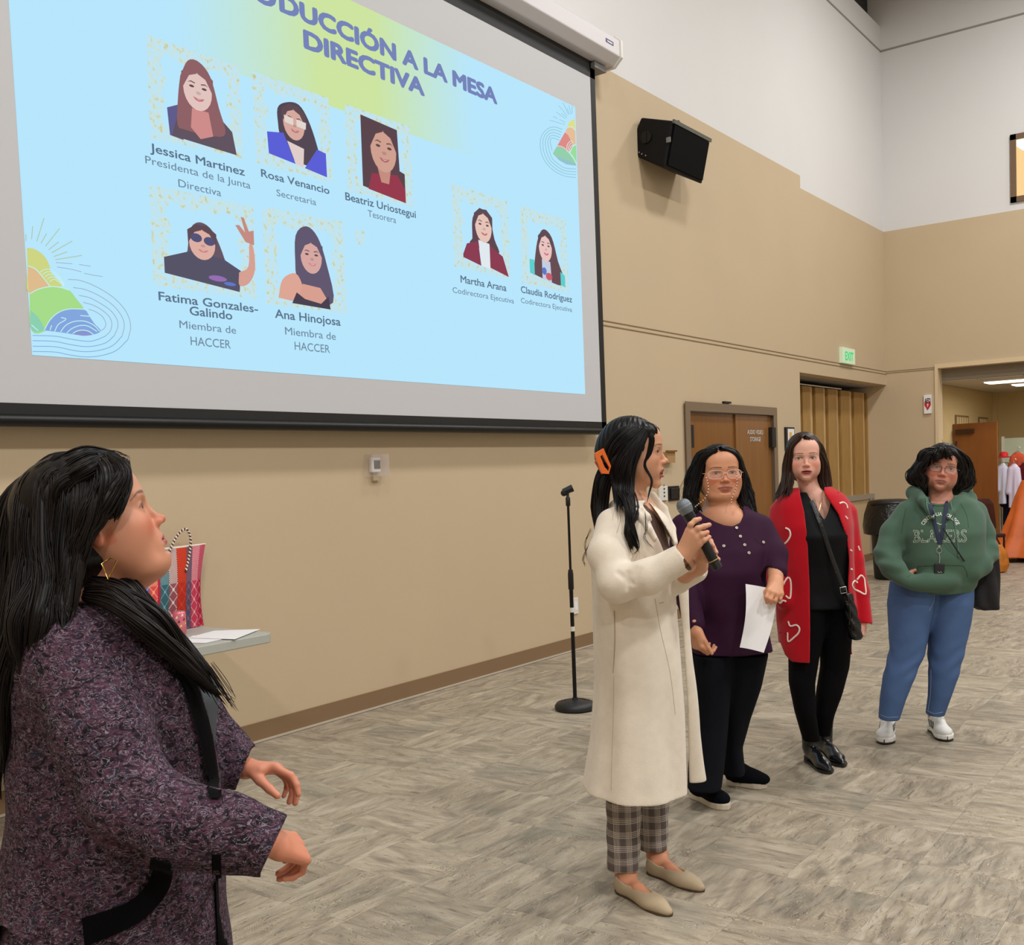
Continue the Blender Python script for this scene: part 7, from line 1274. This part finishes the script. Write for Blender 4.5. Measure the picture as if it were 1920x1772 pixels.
    g.chain([P(1704, 962, D), P(1676, 1000, D-.0), P(1664, 1040, D-.04), P(1672, 1062, 5.38), P(1692, 1082, 5.34)], [.068, .066, .064, .056, .046], .025); g.chain([P(1826, 962, D), P(1840, 1000, D), P(1848, 1036, D-.03), P(1838, 1060, 5.38), P(1824, 1074, 5.335)], [.066, .062, .060, .052, .044], .025)
    g.warp(lambda x, y, z: .0035*np.sin(z*95+np.sin((x+y)*14)*1.6)*np.clip(1-np.abs(z-.98)*7, 0, 1)*np.clip((np.abs((x-(P(1762, 1040, D))[0])*HR[0]+(y-(P(1762, 1040, D))[1])*HR[1])-.17)*14, 0, 1))
    # hood behind the neck and its front rolls
    g.chain([P(1722, 938, 5.42), P(1712, 924, D+.04), P(1730, 914, D+.12), P(1770, 912, D+.15), P(1806, 920, D+.12), P(1818, 934, D+.04), P(1808, 944, 5.42)], [.022, .030, .042, .046, .040, .028, .018], .03); g.chain([P(1718, 922, D), P(1732, 940, 5.36), P(1744, 958, 5.31), P(1750, 972, 5.29)], [.026, .024, .018, .008], .012); g.chain([P(1806, 930, D), P(1794, 946, 5.38), P(1784, 962, 5.33), P(1778, 972, 5.30)], [.022, .022, .016, .008], .012)
    g.cutpx([(1738, 925), (1742, 942), (1758, 945), (1776, 944), (1786, 936), (1790, 922)], 5.2, 5.46, .004); g.rc(P(1764, 905, D), P(1764, 938, D), .058, .064, .008, True); g.ell(P(1745, 1092, 5.3), (.14, .05, .05), np.array([HR, HF, V(0, 0, 1)]), .03)
    vq = g.mesh(); hd_ = mk('sweatshirt', vq, MG, root); tr = [bvh(vq)]; mse = mat('seam_green', (44, 66, 54), .9)
    mb = MB(); stroke(mb, tr, [(1722, 1062), (1764, 1060), (1806, 1061)], .0018, .0); stroke(mb, tr, [(1722, 1062), (1716, 1072), (1702, 1082)], .0018, 0); stroke(mb, tr, [(1806, 1061), (1812, 1072), (1814, 1082)], .0018, 0); stroke(mb, tr, [(1700, 945), (1694, 975), (1690, 1000)], .0012, 0); stroke(mb, tr, [(1796, 935), (1812, 965), (1816, 990)], .0012, 0); stroke(mb, tr, [(1738, 944), (1758, 949), (1778, 947)], .002, 0); mb.build('seams', [mse], hd_, kind='stuff')
    for l in ([(1736, 936), (1740, 955), (1749, 975)], [(1782, 940), (1790, 985), (1795, 1020), (1797, 1044)]): mb = MB(); stroke(mb, tr, l, .0038, .003); mb.build('drawstring', [mat('cord_green', (84, 116, 98), .9)], hd_, smooth=True)
    # lettering printed on the cloth
    MPR = mat('print_white', (214, 222, 212), .8)
    def cloth_text(txt, fmap, bold=0, outline=False, lift=.0015, wd=.0009, name='lettering'):
        mb = MB(); vs, fs, es = glyphs(txt, bold, fill=not outline); x0, x1 = vs[:, 0].min(), vs[:, 0].max(); q = []
        for x, y in vs:
            px, py = fmap((x-x0)/(x1-x0), y/.73); p_, n_ = surf_hit(tr, px, py); q.append(P(px, py, 5.3) if p_ is None else p_+(n_ if n_@FW < 0 else -n_)*lift)
        if not outline: n0 = len(glyphs(txt)[0]); mb.add([a-FW*.0003*(i//n0) for i, a in enumerate(q)], fs)
        else:
            for a, b_ in es:
                t_ = nrm(q[b_]-q[a]); s_ = nrm(np.cross(t_, FW))*wd; mb.add([q[a]-s_-t_*wd*.5, q[b_]-s_+t_*wd*.5, q[b_]+s_+t_*wd*.5, q[a]+s_-t_*wd*.5], [(0, 1, 2, 3)])
        return mb.build(name, [MPR], hd_, kind='stuff')
    cloth_text('BLAZERS', lambda u, v: (1713+99*u, 1017-24*v-1.0*u), outline=True)
    def arc(u, v): a = math.radians(158-136*u); r = 29+6.5*v; return 1763+r*math.cos(a)*1.12, 996-r*math.sin(a)
    cloth_text('CENTRALIA COLLEGE', arc, .03); mb = MB(); stroke(mb, tr, [(1751, 985), (1757, 981), (1763, 984), (1769, 981), (1774, 984)], .0022, .001); mb.build('emblem', [MPR], hd_)
    # lanyard and key fob
    t = thing('lanyard', 'navy lanyard with black key fob around the neck of the woman in green', 'lanyard', tuple(P(1762, 1084, 5.27))); MN = mat('navy_ribbon', (18, 32, 60), .7)
    for l in ([(1742, 940), (1748, 965), (1756, 995), (1761, 1018)], [(1776, 936), (1772, 965), (1767, 995), (1762, 1020)]): mb = MB(); stroke(mb, tr, l, .0095, .006, 6, flatk=.15); mb.build('ribbon', [MN], t, smooth=True)
    pa, na = surf_hit(tr, 1761, 1030); pa = pa if pa is not None else P(1761, 1030, 5.28); d_ = (pa-CAM)@FW-.012; MB().tube([P(1761+5*math.cos(a), 1032+5*math.sin(a), d_) for a in np.linspace(0, 6.28, 14)[:-1]], .0013, 5, closed=True).tube([P(1761, 1022, d_), P(1761, 1027, d_)], .006, 6).tube([P(1761, 1037, d_), P(1762, 1048, d_), P(1761, 1056, d_)], .0022, 5).build('ring', [M_ALU], t, smooth=True)
    mb = MB(); c = [P(x, y, d_) for x, y in ((1753, 1057), (1772, 1058), (1770, 1084), (1752, 1082))]; mb.prism(c, HF*.010); mb.build('key_fob', [M_BLACK], t, bevel=.003); mb = MB(); mb.tube([P(1758, 1072, d_-.002), P(1761, 1074, d_-.002), P(1764, 1072, d_-.002), P(1766, 1074, d_-.002)], .0008, 4); mb.build('mark', [M_WPL], t)
    # hair: curly bob
    MH = hair_mat('hair_black_curly', (8, 7, 7), (50, 42, 40)); H = Hair(21); cap = scalp(h, .004, .014, extra=lambda g_: (g_.ell(h.p(0, -.05, -.02), np.array([.09, .07, .09]), h.M, .03), g_.ell(h.p(0, .055, .078), np.array([.05, .035, .022]), h.M, .02))).mesh(); kw = dict(nn=22, jit=.008, r=.0017, wave=.008, freq=2.6)
    sheet(H, PX([(1760, 842, 5.40), (1738, 855, 5.40), (1727, 878, 5.42), (1728, 900, 5.43), (1738, 918, 5.42)]), PX([(1764, 840, 5.46), (1732, 852, 5.48), (1716, 880, 5.50), (1711, 900, 5.50), (1720, 912, 5.48)]), 7, [.012, .020, .024, .024, .012], **kw)
    sheet(H, PX([(1768, 842, 5.40), (1790, 856, 5.41), (1797, 880, 5.44), (1794, 902, 5.46), (1788, 922, 5.46)]), PX([(1772, 838, 5.47), (1800, 852, 5.49), (1814, 880, 5.52), (1818, 902, 5.52), (1806, 920, 5.50)]), 8, [.012, .020, .026, .026, .014], **kw)
    sheet(H, PX([(1764, 840, 5.40), (1748, 848, 5.37), (1740, 862, 5.38)]), PX([(1768, 840, 5.39), (1778, 850, 5.36), (1788, 868, 5.39)]), 5, [.010, .014, .006], **kw)
    for _ in range(60): a = H.r.uniform(0, 6.28); c_ = P(1765+46*math.cos(a), 885+42*math.sin(a)*(.8), 5.5)+H.r.normal(0, .02, 3); H.wisp([c_, c_+H.r.normal(0, .012, 3), c_+H.r.normal(0, .02, 3)], .0009) if math.sin(a) < .6 else None
    H.build(MH, root, [cap]); glasses(h, root, (52, 32, 28), cx=.0335, w=.0260, hh=.0165, dz=-.007, r=.0009, top=True)
    # black tote hanging at her side
    t = thing('tote_bag', 'black cloth tote hanging beside the woman in green', 'bag', tuple(P(1846, 1145, 5.6))); MTB = mat('black_tote_cloth', (26, 24, 28), .8, bump=.4, bscale=90)
    g = Vox(*box_of(P(1815, 1085, 5.6), P(1875, 1010, 5.6), P(1875, 1148, 5.6), pad=.08), .0045); s2 = [sec(1846, 1866, 1012, 5.56, .03), sec(1838, 1869, 1040, 5.56, .045), sec(1826, 1872, 1080, 5.6, .055), sec(1820, 1873, 1115, 5.6, .055), sec(1822, 1874, 1136, 5.6, .05), sec(1836, 1873, 1143, 5.6, .04)]; g.loft(s2, .01, lambda th, z, u, v: .005*np.sin(th*5+z*18)); mk('body', g.mesh(), MTB, t)
    MB().tube(bez([*PX([(1768, 990, 5.26), (1790, 1025, 5.25), (1812, 1058, 5.30), (1828, 1080, 5.50)])], 8), .004, 6, flatn=-FW, flatk=.5).build('strap', [MTB], t, smooth=True)
w_green()
# ------------------------------------------------------------ clothes and cloth things by the wide opening
rk = thing('clothes_rack', 'metal clothes rack hung with garments inside the side room', 'clothes rack', tuple(V(*PL(1900, 1010, 1, 2.6)[:2], 0))); q = lambda x, y, Y=2.6: PL(x, y, 1, Y)
a, b_ = q(1874, 868), q(1990, 864); b_[2] = a[2]
MB().tube([V(a[0], 2.6, .03), a, b_, V(b_[0], 2.6, .03)], .014, 8).build('frame', [M_ALU], rk, smooth=True)
for p_ in (a, b_): MB().tube([V(p_[0], 2.35, .03), V(p_[0], 2.85, .03)], .014, 8).build('foot', [M_ALU], rk, smooth=True)
def garment(label, xl, xr, yt, yb, Yp, rgb, neck=.35, cat='garment', name='hanging_garment'):
    base = q((xl+xr)/2, yb, Yp); t = thing(name, label, cat, tuple(base), 'garments on the clothes rack'); A, B = q(xl, yt, Yp), q(xr, yt, Yp); C_, D_ = q(xr, yb, Yp), q(xl, yb, Yp); c = (A+B)/2; W = (B[0]-A[0])/2; Hh = A[2]-D_[2]
    g = Vox(V(c[0]-W-.12, Yp-.12, D_[2]-.05), V(c[0]+W+.12, Yp+.12, A[2]+.08), .008)
    g.loft([(V(c[0], Yp, A[2]+.03), W*neck*.8, .03), (V(c[0], Yp, A[2]-.02), W*.62, .045), (V(c[0], Yp, A[2]-.10), W*.72, .05), (V(c[0], Yp, (A[2]+D_[2])/2), W*.74, .05), (V(c[0], Yp, D_[2]), W*.85, .055)], .01, lambda th, z, u, v: .010*np.sin(u*60)*np.clip((A[2]-z)*4, 0, 1), X=V(1, 0, 0), Y=V(0, 1, 0))
    for s_ in (-1, 1): g.rc(V(c[0]+s_*W*.5, Yp, A[2]-.06), V(c[0]+s_*W*1.0, Yp-.01, A[2]-Hh*.62), .052, .045, .03)
    mk('cloth', g.mesh(), mat('garment_'+'_'.join(map(str, rgb)), rgb, .9, spec=.15), t)
    hk = V(c[0], Yp, A[2]+.05); MB().tube([hk+V(-W*.6, 0, -.05), hk, hk+V(W*.6, 0, -.05)], .007, 6).tube([hk, hk+V(0, 0, .05), hk+V(.02, 0, .07), hk+V(.035, 0, .05)], .004, 6).build('hanger', [M_ALU], t, smooth=True); return t
garment('white shirt with dark sleeve hanging nearest the open door', 1871, 1888, 872, 945, 2.42, (206, 208, 232), name='hanging_shirt', cat='shirt')
garment('black jacket hanging behind the white shirt', 1879, 1900, 880, 985, 2.62, (24, 26, 48), name='hanging_jacket', cat='jacket')
garment('lilac white shirt hanging long on the rack', 1890, 1912, 874, 952, 2.40, (214, 206, 230), name='hanging_shirt', cat='shirt')
garment('coral red top hanging at the right of the rack', 1892, 1925, 852, 905, 2.75, (214, 96, 66), name='knitted_top', cat='top')
garment('dark red coat hanging at the right edge behind the gown', 1908, 1935, 872, 985, 2.62, (96, 24, 28), name='hanging_coat', cat='coat')
c = q(1882, 858, 2.4); t = thing('red_hat', 'red hat resting on top of the clothes rack', 'hat', tuple(c)); MB().lathe(c, (0, 0, 1), [(.10, 0), (.11, .01), (.07, .02), (.065, .07), (.04, .09), (0, .095)], 20).build('crown', [mat('hat_red', (206, 30, 36), .7)], t, smooth=True)
a, b_ = q(1881, 822, 3.1), q(1990, 858, 3.1); t = thing('white_board', 'pale green-white board leaning behind the clothes rack', 'board', ((a[0]+b_[0])/2, 3.1, 0)); MB().box((a[0], 3.08, .9), (b_[0], 3.12, a[2])).build('sheet', [mat('board_pale', (198, 210, 190), .6)], t, bevel=.01); MB().box((a[0]-.02, 3.06, .0), (a[0]+.02, 3.13, a[2]+.03)).box((b_[0]-.02, 3.06, .0), (b_[0]+.02, 3.13, a[2]+.03)).build('post', [M_WPL], t)
# orange gown on its stand
D = 15.0; MO2 = mat('orange_satin', (214, 104, 40), .55, vary=.25, vscale=3); base = V(*P(1934, 1052, D)[:2], 0); t = thing('orange_gown', 'orange flared gown on a dress stand at the right edge', 'dress', tuple(base))
s = [sec(1917, 1960, 900, D, .12), sec(1904, 1966, 930, D, .15), sec(1896, 1976, 960, D, .22), sec(1880, 1990, 1005, D, .34), sec(1856, 2010, 1042, D, .45)]; g = Vox(*box_of(*[k[0] for k in s], pad=.55), .016)
g.loft(s, .02, lambda th, z, u, v: .03*np.sin(th*9)*np.clip((1.0-z)*1.4, 0, 1)); mk('gown_cloth', g.mesh(), MO2, t); MB().cyl(base+V(0, 0, 0), base+V(0, 0, 1.15), .02).lathe(base, (0, 0, 1), [(.2, 0), (.2, .02), (.03, .05)], 20).build('stand', [M_BLACKM], t, smooth=True)
# chair with a brown jacket over its back, and a golden bag
D = 14.2; cb = V(*P(1842, 1056, D)[:2], 0); X_, Y_ = nrm(HR), nrm(HF); t = thing('stacking_chair', 'dark brown chair behind the arm of the woman in green', 'chair', tuple(cb)); MCH = mat('chair_brown', (60, 34, 26), .7, spec=.2); Rm = np.array([X_, Y_, V(0, 0, 1)]).T
MB().box((-.22, -.22, .42), (.22, .22, .47), R=Rm, c=cb).build('seat', [MCH], t, bevel=.015); MB().box((-.22, .18, .47), (.22, .23, .86), R=Rm, c=cb).build('backrest', [MCH], t, bevel=.02)
for sx in (-.2, .2):
    for sy in (-.2, .2): MB().cyl(cb+X_*sx+Y_*sy, cb+X_*sx+Y_*sy+V(0, 0, .43), .013, n=10).build('leg', [M_BLACKM], t, smooth=True)
ja = thing('draped_jacket', 'dark brown jacket draped over the chair back', 'jacket', tuple(cb+V(0, 0, .6))); g = Vox(*box_of(cb+V(0, 0, .75), pad=.42), .014); jc = cb+Y_*.20
g.loft([(jc+V(0, 0, .52), .27, .07), (jc+V(0, 0, .70), .28, .085), (jc+V(0, 0, .86), .26, .085), (jc+V(0, 0, .93), .18, .05)], .02, lambda th, z, u, v: .012*np.sin(u*40+z*8)); mk('cloth', g.mesh(), mat('jacket_brown', (72, 38, 28), .85, spec=.15), ja)
gb = V(*P(1866, 1058, 13.6)[:2], 0); t = thing('golden_bag', 'golden orange bag on the floor in front of the gown', 'bag', tuple(gb)); g = Vox(*box_of(gb+V(0, 0, .2), pad=.36), .010); g.loft([(gb+V(0, 0, .01), .13, .09), (gb+V(0, 0, .10), .17, .11), (gb+V(0, 0, .25), .15, .09), (gb+V(0, 0, .36), .08, .05)], .02, lambda th, z, u, v: .008*np.sin(th*8)); mk('body', g.mesh(), mat('bag_golden', (190, 112, 30), .5, vary=.3, vscale=8), t)
MB().tube(bez([gb+X_*-.07+V(0, 0, .35), gb+V(0, 0, .46), gb+X_*.07+V(0, 0, .35)], 6), .010, 6).build('handle', [mat('bag_handle_dark', (40, 26, 22), .6)], t, smooth=True)
